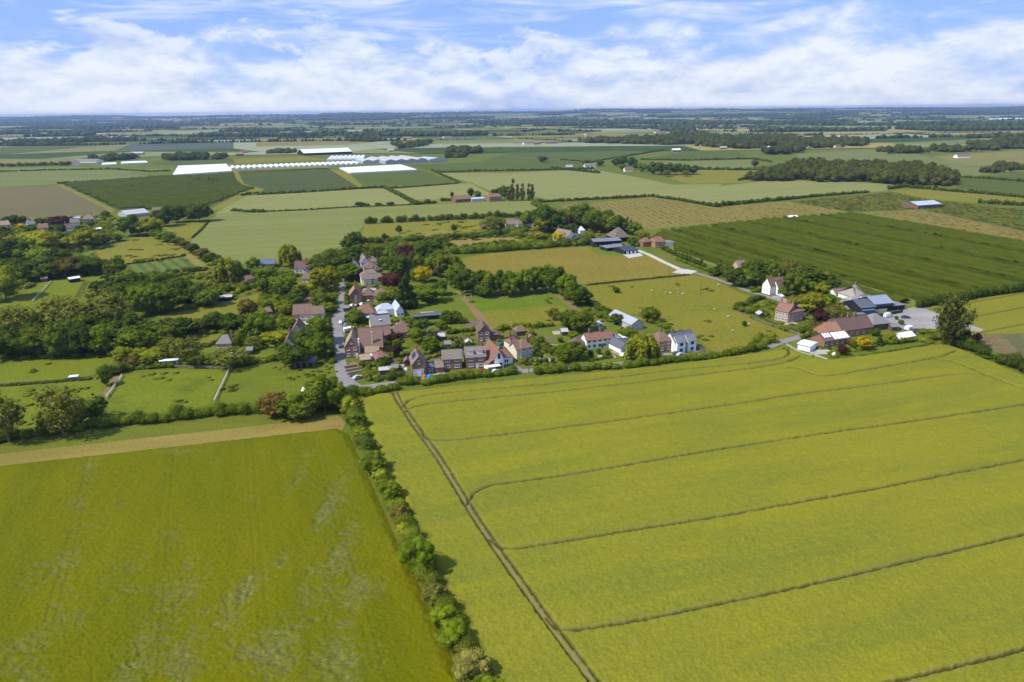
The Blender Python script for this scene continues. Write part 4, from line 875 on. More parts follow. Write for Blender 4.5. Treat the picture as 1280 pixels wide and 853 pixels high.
# garden shrubs, one by one
rg = random.Random(33); k = 0
GS = [('beside the tin-roofed shed', [(462, 470), (476, 462), (492, 468), (500, 464)]), ('on the lawn behind the plain brick houses', [(562, 426), (572, 430), (584, 426), (580, 404)]),
      ('in the garden of the long white cottage', [(738, 446), (748, 443), (760, 446), (700, 428), (712, 436)]), ('in the front garden of the cream house', [(668, 446), (676, 448), (684, 440)]),
      ('in the farm garden beside the big crop', [(1046, 438), (1058, 440), (1090, 433), (1106, 430), (1120, 430)]), ('in the sheep pasture corner', [(958, 426), (950, 422), (930, 408)]),
      ('below the barns on the meadow edge', [(752, 311), (724, 306), (718, 308)]), ('in the gardens west of the lane', [(376, 412), (352, 404), (398, 402), (380, 366), (334, 400)]),
      ('near the white bungalow in the scrub', [(645, 290), (652, 292), (632, 292)]), ('behind the pink brick pair', [(948, 388), (958, 396), (1004, 400)]), ('by the yard behind the dark barn', [(1120, 400), (1126, 406), (1140, 420)])]
for z, pts in GS:
    pts.sort()
    for i, (px, py) in enumerate(pts):
        c, lk = rg.choice([(MD, 'green'), (LT, 'light green'), (DK, 'dark green'), (YG, 'yellow-green')])
        shrub(px, py, rg.uniform(6, 9) * (1 if py > 400 else .7), rg.uniform(7, 10) * (1 if py > 400 else .7), c, f'{lk} garden shrub {z}, {ORD[i]} from the left', 'garden shrubs', 'round')
# ---- the orchard: long clipped rows that nobody would count tree by tree
def rows_stuff(name, poly_px, a_px, b_px, spacing, h, wd, seg, color, jit=.2, gap=0.0, seed=0, skip=0):
    poly = [tuple(G(*p)[:2]) for p in poly_px]; P = np.array(poly); a, b = G(*a_px), G(*b_px)
    d = np.array([b.x - a.x, b.y - a.y]); d /= np.linalg.norm(d); q = np.array([-d[1], d[0]])
    u, v = P @ d, P @ q; rng = np.random.default_rng(seed)
    prof = np.array([(-.5, 0), (-.52, .45), (-.3, .88), (0, 1.0), (.3, .88), (.52, .45), (.5, 0)])
    V = []; Q = []; tint = []; off = 0
    us = np.arange(u.min(), u.max(), seg)
    for ri, vv in enumerate(np.arange(v.min() + spacing / 2, v.max(), spacing)):
        thin = .08 if skip and ri % skip == 0 else 1.0
        pts = us[:, None] * d + vv * q
        ins = inside(pts[:, 0].astype(np.float32), pts[:, 1].astype(np.float32), poly)
        if gap: ins &= rng.random(len(us)) > gap
        k = np.where(ins[:-1] & ins[1:])[0]
        if not len(k): continue
        hh = h * (1 + jit * rng.normal(size=len(us))); ww = wd * thin * (1 + jit * .7 * rng.normal(size=len(us)))
        ring = pts[:, None, :] + (prof[:, 0] * ww[:, None])[:, :, None] * q + rng.normal(size=(len(us), 7, 1)) * min(.12 * wd, .22) * q + rng.normal(size=(len(us), 7, 1)) * .3 * seg * d
        zz = prof[:, 1] * hh[:, None] * (1 + .12 * rng.normal(size=(len(us), 7)))
        V.append(np.concatenate([ring, zz[:, :, None]], 2).reshape(-1, 3)); tint.append(np.clip(np.repeat(rng.uniform(.5 - 2 * jit, .5 + 2 * jit, len(us)), 7) + rng.normal(size=7 * len(us)) * min(.15, jit), 0, 1))
        base = off + k[:, None] * 7 + np.arange(6)[None]
        Q.append(np.stack([base, base + 1, base + 8, base + 7], -1).reshape(-1, 4)); off += len(us) * 7
    me = np_mesh(name, np.concatenate(V), np.concatenate(Q), attrs={'tint': np.concatenate(tint)}); me.materials.append(M_leaf)
    o = link(name, me); o.color = (*color, 1); return tag(o, kind='stuff')
rows_stuff('orchard', [(824, 290), (960, 275), (1065, 267), (1280, 303), (1330, 312), (1330, 352), (1280, 361), (1190, 375), (1142, 381), (1100, 377), (1010, 361), (960, 344), (905, 337), (848, 315), (814, 300)], (1066, 267), (1280, 303), 11.0, 3.0, 5.0, 4.0, (.054, .082, .012), .04, skip=4)
rows_stuff('hop_plants', [(700, 257), (815, 248), (893, 260), (985, 253), (1060, 265), (960, 272), (800, 286), (742, 275)], (760, 262), (800, 286), 7, .5, .7, 2.6, (.135, .115, .04), .3, .2, 3)
rows_stuff('hop_plants', [(985, 253), (1085, 244), (1112, 241), (1165, 251), (1280, 264), (1280, 289), (1150, 262), (1075, 265), (1063, 265)], (1110, 243), (1280, 264), 7, 1.2, 1.0, 3, (.075, .095, .03), .25, .08, 4)
rows_stuff('hop_plants', [(1078, 266), (1150, 263), (1280, 291), (1280, 300)], (1110, 243), (1280, 264), 7, .5, .7, 3, (.135, .115, .05), .3, .2, 5)
rows_stuff('western_orchard', [(80, 231), (190, 222), (292, 218), (300, 231), (318, 236), (262, 257), (215, 261), (148, 262)], (150, 262), (262, 257), 16, 3.2, 8.0, 5, (.055, .082, .02), .05, .0, 6)
# ---- distant woods and hedgerow trees that read as one mass
def blobs(name, pts, size, color, seed, ico1=True):
    rng = np.random.default_rng(seed); iv, jf = (ICO1_V, ICO1_F)
    P = np.array(pts); k = len(P)
    s = np.asarray(size)[:, None] * rng.uniform(.75, 1.3, (k, 1))
    V = P[:, None, :] + iv[None] * rng.uniform(.78, 1.15, (k, len(iv), 1)) * np.stack([s[:, 0] * 1.05, s[:, 0] * 1.05, s[:, 0] * .95], -1)[:, None, :]
    V[:, :, 2] += s * .55
    T = (jf[None] + (np.arange(k) * len(iv))[:, None, None]).reshape(-1, 3)
    tint = np.repeat(rng.uniform(.1, .9, k), len(iv))
    me = np_mesh(name, V.reshape(-1, 3), None, T, {'tint': tint}); me.materials.append(M_leaf)
    o = link(name, me); o.color = (*color, 1); return tag(o, kind='stuff')
def leafy_wood(name, poly_px, gap, h, color, seed, extra=0):
    rng = np.random.default_rng(seed); poly = [tuple(G(*p)[:2]) for p in poly_px]; P = np.array(poly)
    xs_, ys_ = np.meshgrid(np.arange(P[:, 0].min(), P[:, 0].max() + gap, gap), np.arange(P[:, 1].min(), P[:, 1].max() + gap, gap))
    xs_ = (xs_ + rng.uniform(-.4, .4, xs_.shape) * gap).ravel(); ys_ = (ys_ + rng.uniform(-.4, .4, ys_.shape) * gap).ravel()
    k = inside(xs_, ys_, poly) & (vnoise(xs_ / 60, ys_ / 60, 41) > .3 * np.clip(1 - seg_dist(xs_, ys_, poly + poly[:1]) / 60, 0, 1) + (.26 if name == 'big_wood' else .40)); xs_, ys_ = xs_[k], ys_[k]
    hh = h * rng.uniform(.45, 1.15, len(xs_)); C = []; Rr = []
    for x, y, a in zip(xs_, ys_, hh):
        C.append((x, y, a * .55)); Rr.append((gap * .62, gap * .62, a * .45))
        for _ in range(2): C.append((x + rng.normal() * gap * .35, y + rng.normal() * gap * .35, a * rng.uniform(.45, .85))); Rr.append((gap * .36,) * 3)
    C = np.array(C); me = None
    rngs = rng; leaf = max(1.0, math.hypot(*P[0]) / 700)
    # leaves without the slow overlap test
    Rr = np.array(Rr); nl = int(min(160000, len(C) * 60)); who = rng.integers(0, len(C), nl)
    d = unit(rng.normal(size=(nl, 3)) + np.array([0, 0, .5])); PP = C[who] + d * Rr[who] * rng.uniform(.85, 1.1, (nl, 1))
    nr = unit(d + .45 * rng.normal(size=(nl, 3))); a_ = unit(np.cross(nr, rng.normal(size=(nl, 3)))); b_ = np.cross(a_, nr); s = leaf * rng.uniform(.6, 1.4, (nl, 1))
    V = np.stack([PP - a_ * s * .5, PP - b_ * s * .5, PP + a_ * s * .5, PP + b_ * s * .5], 1).reshape(-1, 3)
    tcl = rng.uniform(.1, .9, len(C)); tint = np.repeat(np.clip(tcl[who] * .6 + .4 * rng.uniform(0, 1, nl), 0, 1), 4)
    cv = (C[:, None] + ICO1_V[None] * Rr[:, None] * .88).reshape(-1, 3); T = (ICO1_F[None] + (np.arange(len(C)) * len(ICO1_V))[:, None, None]).reshape(-1, 3) + len(V)
    me = np_mesh(name, np.concatenate([V, cv]), np.arange(4 * nl).reshape(-1, 4), T, {'tint': np.concatenate([tint, np.repeat(tcl * .7, len(ICO1_V))])}); me.materials.append(M_leaf)
    o = link(name, me); o.color = (*color, 1); return tag(o, kind='stuff')
WOODC = (.070, .094, .028)
leafy_wood('big_wood', [(930, 222), (975, 214), (1020, 211), (1062, 210), (1100, 208), (1140, 209), (1175, 216), (1196, 226), (1190, 233), (1150, 233), (1100, 231), (1050, 230), (1000, 226), (985, 228), (935, 230)], 11, 15, WOODC, 1)
leafy_wood('far_woodland', [(940, 206), (985, 204), (1050, 208), (1040, 213), (985, 219), (950, 216)], 12, 13, WOODC, 2)
leafy_wood('far_woodland', [(730, 178), (790, 174), (862, 174), (960, 172), (1085, 177), (1080, 184), (1000, 187), (935, 188), (860, 182), (800, 181), (740, 182)], 22, 14, WOODC, 3)
leafy_wood('far_woodland', [(940, 185), (1000, 184), (1060, 186), (1010, 194), (960, 196)], 18, 14, WOODC, 4)
leafy_wood('far_woodland', [(1095, 190), (1180, 187), (1285, 184), (1285, 186), (1180, 192), (1110, 193)], 18, 13, WOODC, 5)
leafy_wood('far_woodland', [(1200, 213), (1270, 209), (1275, 216), (1210, 217)], 12, 11, WOODC, 6)
leafy_wood('far_woodland', [(1210, 182), (1240, 176), (1285, 176), (1285, 186), (1230, 186)], 20, 14, WOODC, 7)
leafy_wood('far_woodland', [(550, 188), (598, 186), (602, 192), (560, 193)], 14, 14, WOODC, 8)
leafy_wood('far_woodland', [(420, 177), (445, 174), (470, 173), (480, 176), (450, 179), (425, 180)], 22, 14, WOODC, 9)
leafy_wood('far_woodland', [(485, 181), (540, 179), (548, 183), (500, 186)], 16, 13, WOODC, 10)
leafy_wood('far_woodland', [(0, 181), (60, 177), (120, 176), (170, 175), (170, 177), (90, 180), (0, 184)], 24, 13, WOODC, 11)
leafy_wood('far_woodland', [(205, 197), (240, 196), (275, 194), (296, 196), (290, 199), (240, 201), (208, 202)], 14, 13, WOODC, 12)
leafy_wood('far_woodland', [(115, 198), (150, 195), (180, 195), (175, 199), (145, 203), (120, 202)], 16, 11, WOODC, 13)
leafy_wood('far_woodland', [(330, 191), (375, 189), (380, 192), (335, 194)], 16, 9, WOODC, 14)
leafy_wood('far_woodland', [(560, 196), (640, 192), (640, 194), (560, 198)], 18, 7, WOODC, 15)
rngf = np.random.default_rng(12)
pts, sz = [], []
for a, b in far_hedge:
    L = math.hypot(b[0] - a[0], b[1] - a[1]); y = (a[1] + b[1]) / 2
    if y > 15500: continue
    tall = rngf.random() < .6; step = (9 if tall else 7) * (1 + y / 6000)
    for t in np.arange(0, 1, step / L):
        x_, y_ = a[0] + t * (b[0] - a[0]), a[1] + t * (b[1] - a[1])
        if tall and vnoise(np.array([x_ / 70]), np.array([y_ / 70]), 8)[0] < .35: continue
        s = (rngf.uniform(3.5, 7.5) if tall else rngf.uniform(2, 3.2)) * (1 + y / 14000); pts.append((x_, y_, float(terr(x_, y_)) + .2)); sz.append(s)
for cl in far_wood:
    (ax, ay), (bx, by), (cx, cy), (dx, dy) = cl; y = ay; step = 17 * (1 + y / 4500); nI = max(3, int(abs(bx - ax) / step)); nJ = max(3, int(abs(dy - ay) / step))
    f0, f1 = rngf.uniform(0, .5), rngf.uniform(.6, 1)
    for i in range(nI):
        for j in range(nJ):
            s_, t_ = (i + rngf.uniform(0, 1)) / nI, f0 + (f1 - f0) * (j + rngf.uniform(0, 1)) / nJ
            x_ = (1 - t_) * ((1 - s_) * ax + s_ * bx) + t_ * ((1 - s_) * dx + s_ * cx); y_ = (1 - t_) * ((1 - s_) * ay + s_ * by) + t_ * ((1 - s_) * dy + s_ * cy)
            pts.append((x_, y_, float(terr(x_, y_)) + .4)); sz.append(rngf.uniform(6.5, 10) * (1 + y / 12000))
pts = np.array(pts); sz = np.array(sz)
# keep them out of the fields drawn nearer than the quilt
vis = pts[:, 1] > 2300
blobs('distant_woodland', pts[vis], sz[vis], (.045, .072, .024), 3)
print('far blobs', vis.sum())
# ------------------------------------------------------------------ buildings
def oc_mat(name, var=.25, scale=1.2, courses=0.0, rough=.85, spec=.2, speck=None, bands=None):
    """paint, brick, tile or render: the colour of the object, weathered; thin courses for tile and brick"""
    mt, n, out = new_mat(name)
    o = n.new('ShaderNodeObjectInfo').outputs['Color']; v = n.new('ShaderNodeTexCoord').outputs['Object']
    a = n.noise(v, scale, 5, .7)
    k = n.ramp(a, .25, .75, 1 - var, 1 + var, 'LINEAR')
    if courses:
        s = n.new('ShaderNodeSeparateXYZ', ins={0: v})
        w1 = n.math('FRACT', n.math('MULTIPLY', s.outputs[2], 1 / courses)); w2 = n.noise(n.new('ShaderNodeMapping', ins={0: v, 3: (1.2, 1.2, 1 / courses)}).outputs[0], 2.4, 1)
        k = n.math('MULTIPLY', k, n.math('MULTIPLY', n.ramp(w1, 0, .3, .78, 1.05, 'LINEAR'), n.ramp(w2, .3, .7, .8, 1.2, 'LINEAR')))
    c = n.mix(1.0, o, n.new('ShaderNodeCombineColor', ins={0: k, 1: k, 2: k}).outputs[0], 'MULTIPLY')
    if speck: c = n.mix(n.math('MULTIPLY', n.ramp(n.noise(v, .9, 5, .75), .52, .7), .55), c, speck)
    finish(n, out, c, rough, a, .3, .03, spec); return mt
M_brick = oc_mat('brick', .22, 1.5, .45); M_render = oc_mat('painted_render', .10, .8); M_tile = oc_mat('clay_tile', .26, 1.1, .40, speck=(.13, .12, .075))
M_slate = oc_mat('slate', .2, 1.1, .4, .55, .4); M_metal = oc_mat('sheet_metal', .12, .6, 0, .45, .5); M_wood = oc_mat('boarding', .2, 2.5, .3); M_thatch = oc_mat('thatch', .22, 2.2, 0, .95, .05)
M_white = oc_mat('white_paint', .06, 1.5, 0, .5, .4); M_white_c = (.78, .78, .76)
mt, n, out = new_mat('window_glass'); M_glass = mt; finish(n, out, (.03, .04, .05, 1), .08, spec=.6)
mt, n, out = new_mat('film'); M_film = mt; finish(n, out, n.mix(n.noise(pos(n), .25, 3), (.72, .75, .76), (.84, .86, .87)), .4, spec=.4)
def winmesh():
    b = MB(); f = .10
    b.box(-.5, .5, -.05, .05, -.5, -.5 + f); b.box(-.5, .5, -.05, .05, .5 - f, .5); b.box(-.5, -.5 + f, -.05, .05, -.5 + f, .5 - f); b.box(.5 - f, .5, -.05, .05, -.5 + f, .5 - f); b.box(-.04, .04, -.04, .04, -.5 + f, .5 - f); b.box(-.56, .56, -.12, .02, -.56, -.5)
    return b.mesh('window')
WIN = winmesh(); WIN.materials.append(M_white)
PANE = MB().box(-.41, .41, -.02, .02, -.41, .41).mesh('pane'); PANE.materials.append(M_glass)
def window(root, x, y, z, w, h, rz=0.0, frame=M_white_c):
    f = link('window', WIN, None, root); f.location = (x, y, z); f.scale = (w, 1, h); f.rotation_euler.z = rz; f.color = (*frame, 1)
    p = link('pane', PANE, None, f); return f
def gable_mesh(L, W, e, r, hip=0.0, along=True):
    """wall box with gable ends: length L on x, width W on y from 0"""
    b = MB(); rz_ = r - .02
    if hip: b.box(-L / 2, L / 2, 0, W, -.3, e)
    elif along:
        pts = [(0, -.3), (W, -.3), (W, e), (W / 2, rz_), (0, e)]
        vs = [(-L / 2, p, z) for p, z in pts] + [(L / 2, p, z) for p, z in pts]
        b.add(vs, [(0, 1, 2, 3, 4), (9, 8, 7, 6, 5)] + [(i, (i + 1) % 5, 5 + (i + 1) % 5, 5 + i) for i in range(5)])
    else:
        pts = [(-L / 2, -.3), (L / 2, -.3), (L / 2, e), (0, rz_), (-L / 2, e)]
        vs = [(p, 0, z) for p, z in pts] + [(p, W, z) for p, z in pts]
        b.add(vs, [(0, 1, 2, 3, 4), (9, 8, 7, 6, 5)] + [(i, (i + 1) % 5, 5 + (i + 1) % 5, 5 + i) for i in range(5)])
    return b
def roof_mesh(L, W, e, r, hip=0.0, along=True, over=.35, th=.2):
    b = MB()
    if not along: L, W = W, L
    x0, x1, y0, y1 = -L / 2 - over, L / 2 + over, -over, W + over
    sl = (r - e) / (W / 2); ez = e - over * sl; rz = r
    hx = hip * W / 2
    eps = .05
    top = [(x0, y0, ez), (x1, y0, ez), (x1, y1, ez), (x0, y1, ez), (x0 + hx * (1 + 2 * over / W) + eps, W / 2, rz), (x1 - hx * (1 + 2 * over / W) - eps, W / 2, rz)]
    if not hip: top[4] = (x0, W / 2, rz); top[5] = (x1, W / 2, rz)
    low = [(x, y, z - (0 if False else 0)) for x, y, z in top]
    up = [(x, y, z + th) for x, y, z in top]
    vs = low + up
    F = [(6, 7, 11, 10), (8, 9, 10, 11), (7, 8, 11), (9, 6, 10), (1, 0, 4, 5), (3, 2, 5, 4), (2, 1, 5), (0, 3, 4)] + [(0, 1, 7, 6), (1, 2, 8, 7), (2, 3, 9, 8), (3, 0, 6, 9)]
    if not hip:
        F = [(6, 7, 11, 10), (8, 9, 10, 11), (1, 0, 4, 5), (3, 2, 5, 4), (0, 1, 7, 6), (2, 3, 9, 8), (1, 5, 11, 7), (5, 2, 8, 11), (3, 4, 10, 9), (4, 0, 6, 10)]
    # ridge capping
    b.add(vs, F)
    if not hip: b.box(x0, x1, W / 2 - .14, W / 2 + .14, rz + th - .06, rz + th + .08)
    if not along:  # turn so the gable looks along y
        cx, cy = 0, W / 2
        b.v = [(-(y - W / 2), x + L / 2, z) for x, y, z in b.v]
    return b
def chim_mesh(w=.75, h=1.7, pots=2):
    b = MB(); b.box(-w / 2, w / 2, -w * .4, w * .4, -1.2, h); b.box(-w / 2 - .08, w / 2 + .08, -w * .4 - .08, w * .4 + .08, h, h + .16)
    for i in range(pots): x = (i - (pots - 1) / 2) * .34; b.tube((x, 0, h + .16), (x, 0, h + .6), .13, .11, 7)
    return b
WALLS = {'brick': (M_brick, (.25, .14, .10)), 'pinkbrick': (M_brick, (.45, .29, .225)), 'darkbrick': (M_brick, (.19, .10, .075)), 'white': (M_render, (.78, .78, .76)), 'cream': (M_render, (.66, .60, .44)), 'tan': (M_render, (.45, .36, .22)),
         'black': (M_wood, (.022, .022, .026)), 'timber': (M_wood, (.12, .09, .065)), 'grey': (M_render, (.36, .37, .37)), 'sage': (M_render, (.36, .40, .30)), 'metal': (M_metal, (.42, .44, .45)), 'orange': (M_brick, (.37, .19, .105)), 'green': (M_metal, (.02, .16, .08))}
ROOFS = {'red': (M_tile, (.235, .118, .082)), 'orange': (M_tile, (.32, .165, .095)), 'brown': (M_tile, (.19, .118, .085)), 'darkred': (M_tile, (.145, .088, .072)), 'greybrown': (M_tile, (.20, .16, .125)), 'grey': (M_slate, (.17, .175, .19)), 'slate': (M_slate, (.095, .10, .115)), 'blue': (M_metal, (.10, .13, .20)), 'darkblue': (M_metal, (.035, .045, .07)),
         'silver': (M_metal, (.42, .46, .51)), 'white': (M_film, None), 'thatch': (M_thatch, (.30, .27, .225)), 'thatchbrown': (M_thatch, (.17, .135, .10)), 'tan': (M_tile, (.33, .24, .155)), 'palegrey': (M_slate, (.42, .40, .38)), 'felt': (M_render, (.20, .19, .185))}
def volume(root, prefix, x, y, L, W, e, r, wall, roof, hip=0.0, along=True, over=.35, chim=(), th=.2, rzv=0.0, base=0.0):
    """one block of a building (front-left origin x,y in the building's own frame), with its roof and chimneys"""
    wm, wc = WALLS[wall]; rm, rc = ROOFS[roof]
    o = gable_mesh(L, W, e, r, hip, along).build(prefix + 'wall', wm, root, wc); o.location = (x, y, base); o.rotation_euler.z = rzv
    ro = roof_mesh(L, W, e, r, hip, along, over, th).build(prefix + 'roof', rm, root, rc); ro.location = (x, y, base); ro.rotation_euler.z = rzv
    for c in chim:
        cx = (c - .5) * (L if along else W)
        ch = chim_mesh().build('chimney', M_brick, ro, (.30, .16, .10)); ch.location = (cx, W / 2, r) if along else (0, W / 2 + cx, r)
    return ro
def wins(root, spec, L, W, e, x=0.0, y=0.0, w=1.25, h=1.2, frame=M_white_c):
    """spec like 'f:2x3 l:1x2' = front 2 storeys of 3, left gable 1 storey of 2"""
    for s in spec.split():
        face, g_ = s.split(':'); rws, cls = map(int, g_.split('x'))
        for i in range(rws):
            z = 1.45 + i * 2.6 if rws > 1 or e < 4 else 1.5
            z = min(z, e - .45)
            for j in range(cls):
                t = (j + .5) / cls - .5
                if face == 'f': window(root, x + t * L, y - .03, z, w, h, 0, frame)
                elif face == 'l': window(root, x - L / 2 - .03, y + W / 2 + t * W, z, w, h, -math.pi / 2, frame)
                elif face == 'r': window(root, x + L / 2 + .03, y + W / 2 + t * W, z, w, h, math.pi / 2, frame)
def door(root, x, y, c, w=1.0, h=2.05, name='door'):
    d = MB().box(-w / 2, w / 2, -.06, .02, 0, h).build(name, M_white, root, c); d.location = (x, y, 0)
    k = MB().box(w * .32, w * .32 + .08, -.12, -.06, h * .46, h * .52).build('handle', M_metal, d, (.5, .5, .5)); return d
def house(name, label, cat, a, b, W, e, r, wall='brick', roof='brown', along=True, hip=0.0, win='', chim=(), dr=None, over=.35, group=None, frame=M_white_c, ww=1.25, wh=1.2):
    p, q = G(*a), G(*b); L = (q - p).length; mid = (p + q) / 2
    root = empty(name, (mid.x, mid.y, 0), math.atan2(q.y - p.y, q.x - p.x)); tag(root, label, cat, group)
    volume(root, '', 0, 0, L, W, e, r, wall, roof, hip, along, over, chim)
    if win: wins(root, win, L, W, e, frame=frame, w=ww, h=wh)
    if dr is not None: door(root, dr[0] * L, -.04, dr[1])
    return root, L
WHT = (.75, .75, .73)
def recolor(h, c):
    for o in h.children:
        if o.name.split('.')[0] == 'roof': o.color = (*c, 1)
# ---- the row facing the big crop, west to east
h, L = house('gabled_brick_house', 'brick house with a front gable, pale garage wall and solar panels on its roof', 'house', (515.6, 471), (533, 469.5), 11, 4.9, 8.2, 'brick', 'greybrown', False, 0, '', (.35, .8))
gw = MB().box(-L * .44, L * .34, -.12, -.02, -.05, 3.0).build('garage_wall', M_render, h, (.52, .52, .52)); gd = MB().box(-L * .12, L * .16, -.2, -.12, 0, 2.1).build('garage_door', M_white, h, WHT)
window(h, 0, -.03, 5.9, 1.0, 1.5)
sp = MB().box(-1.1, 1.1, -2.8, 2.8, .0, .08).build('solar_panel', M_metal, h, (.02, .03, .06)); sl_ = math.atan2(8.2 - 4.9, L / 2); sp.location = (-L * .26, 6.2, 4.9 + (L * .24) * math.tan(sl_) + .28); sp.rotation_euler.y = -sl_
volume(h, 'wing_', L / 2 + 2.0, 2.5, 4.0, 6.0, 2.6, 3.9, 'brick', 'slate', True); wins(h, 'f:1x1', 3.6, 6, 2.6, L / 2 + 2.0, 2.5, 1.6)
volume(h, 'garage_', L / 2 + 5.6, 1.5, 3.0, 7.5, 2.4, 3.8, 'brick', 'greybrown', False)
h, L = house('brick_house', 'plain brick house with a grey-brown roof and four white windows', 'house', (554, 463), (577.5, 461.5), 7.5, 4.7, 7.3, 'brick', 'greybrown', True, 0, 'f:2x2', (), (0, (.35, .1, .08)), ww=1.9)
volume(h, 'porch_', -L / 2 - 1.4, 3.0, 2.8, 4, 2.3, 3.0, 'white', 'felt', True)
h, L = house('dormered_brick_house', 'brick house with a pair of white dormers in its grey-brown roof', 'house', (583, 461.5), (607.5, 459.8), 9, 5.0, 8.0, 'brick', 'greybrown', True, 0, 'f:2x2', (.85,), (.05, (.7, .7, .7)), ww=1.8)
for s in (-.24, .24):
    d = MB().box(-1.1, 1.1, 0, 2.6, 0, 1.7).build('dormer', M_white, h, WHT); d.location = (s * L, 1.0, 5.5)
    w_ = link('window', WIN, None, d); w_.location = (0, -.05, .85); w_.scale = (1.7, 1, 1.2); w_.color = (*WHT, 1)
    rf = MB().box(-1.3, 1.3, -.25, 2.7, 1.7, 1.85).build('dormer_roof', M_slate, d, (.19, .17, .15))
h, L = house('white_gabled_house', 'white gabled house with a steep red tiled roof and black window bars', 'house', (618.5, 462), (629.5, 460.5), 13.5, 4.6, 8.6, 'white', 'red', False, 0, '', ())
window(h, 0, -.03, 5.6, 1.0, 2.2, 0, (.05, .05, .05)); window(h, 0, -.03, 1.6, 2.6, 2.0, 0, (.05, .05, .05))
volume(h, 'wing_', L / 2 + 2.6, 4.0, 5.6, 6.5, 3.4, 6.6, 'white', 'red', True); wins(h, 'f:1x1', 4, 6.5, 3.4, L / 2 + 2.6, 4.0, 2.0, 1.6)
cs = MB().add([(-L / 2 - 3.8, -.2, 1.9), (-L / 2 + .05, -.2, 4.55), (-L / 2 + .05, 13.6, 4.55), (-L / 2 - 3.8, 13.6, 1.9), (-L / 2 - 3.8, -.2, 2.12), (-L / 2 + .05, -.2, 4.77), (-L / 2 + .05, 13.6, 4.77), (-L / 2 - 3.8, 13.6, 2.12)], [(0, 1, 2, 3), (4, 5, 6, 7), (0, 1, 5, 4), (1, 2, 6, 5), (2, 3, 7, 6), (3, 0, 4, 7)]).build('catslide_roof', M_tile, h, (.21, .11, .08))
MB().box(-L / 2 - 3.6, -L / 2 - .02, 0, 13.2, -.2, 1.9).build('side_wall', M_render, h, (.78, .78, .76))
MB().box(-L / 2 - 3.9, -.4 - L / 2 + 2.2, -2.8, -.06, 2.2, 2.36).build('porch_roof', M_white, h, (.8, .8, .8)); MB().box(-L / 2 - 3.7, -L / 2 - 3.4, -2.6, -.1, 0, 2.2).build('porch_wall', M_white, h, (.8, .8, .8))
h, L = house('cream_house', 'cream house with brown hipped roofs and a sage-green front', 'house', (651.5, 449.5), (666, 446.5), 8, 4.8, 7.4, 'sage', 'brown', True, .7, 'f:2x2 l:2x1', (.9,))
volume(h, 'wing_', -1.0, 7.2, L * .8, 7, 4.8, 7.6, 'cream', 'brown', True, .8, chim=(.2,))
volume(h, 'bay_', -L / 2 - .6, .8, 2.2, 6.2, 4.2, 6.6, 'cream', 'brown', False)
h, L = house('small_brick_house', 'brick house with a red-brown roof at the end of the earth track', 'house', (598, 428), (613, 427), 8.5, 4.8, 7.6, 'brick', 'darkred', False, 0, 'f:2x2', (.2,))
volume(h, 'wing_', L / 2 + 2.4, 2, 5, 5, 2.6, 4.4, 'brick', 'darkred', True)
house('garden_shed', 'brown-roofed timber shed at the top of the cream house garden', 'shed', (646, 420.5), (658, 419), 5, 2.3, 4.2, 'timber', 'brown', True, .6)
h, L = house('long_white_cottage', 'long white cottage with red tiled roof and dark windows', 'house', (733, 437.5), (766, 433.5), 6, 4.3, 6.6, 'white', 'red', True, 0, 'f:2x5', (.2, .62), (.1, (.1, .1, .12)), frame=(.2, .2, .22))
volume(h, 'wing_', -L / 2 - 2.6, 1.5, 6, 5.5, 2.6, 5.0, 'white', 'darkred', True, .7)
volume(h, 'extension_', L / 2 + 2.4, .5, 4.6, 6, 3.4, 4.6, 'white', 'felt', True); volume(h, 'flat_', L / 2 + 7.2, 2, 5.2, 5, 2.8, 3.1, 'white', 'white', True)
h, L = house('white_outbuilding', 'white outbuilding with a dark grey roof on the brick patio', 'outbuilding', (776, 442.5), (786, 440.5), 9, 2.6, 4.6, 'white', 'slate', False, 0, '', ())
d = MB().box(-1.2, 1.2, -.1, -.02, 0, 2.1).build('garage_door', M_metal, h, (.42, .5, .58))
h, L = house('brick_villa', 'orange-brick villa with brown roof beside the white villa', 'house', (824, 441), (839, 438.8), 9, 5.0, 7.8, 'orange', 'brown', True, .5, 'f:2x2 l:2x2', (.5,), (0, (.1, .15, .1)))
volume(h, 'wing_', -L / 2 - 1.6, 2.0, 3.4, 7, 3.6, 6.2, 'brick', 'brown', False)
h, L = house('white_villa', 'white villa with two small front gables and a grey slate roof', 'house', (843, 441.5), (868, 437.5), 8, 5.0, 8.0, 'white', 'slate', True, 0, 'f:2x3', (.1,), frame=(.08, .08, .09))
for s in (-.27, .27): volume(h, 'gable_', s * L, -1.4, 4.2, 5.6, 5.0, 7.4, 'white', 'grey', False); wins(h, 'f:2x1', 3, 5, 5.0, s * L, -1.4, 1.5, 1.3, (.08, .08, .09))
# ---- behind the row
h, L = house('metal_barn', 'pale grey metal barn in the corner of the sheep pasture', 'barn', (789, 413.5), (804, 411), 19, 3.0, 5.0, 'metal', 'silver', False)
recolor(h, (.34, .36, .39))
pg = empty('playhouse', (*G(778, 407)[:2], 0), .1); tag(pg, 'orange wooden playhouse beside the metal barn', 'playhouse')
volume(pg, '', 0, 0, 3, 3, 2.0, 3.2, 'orange', 'orange', False); MB().box(-.4, .4, -.1, -.02, 0, 1.6).build('door', M_wood, pg, (.2, .1, .05))
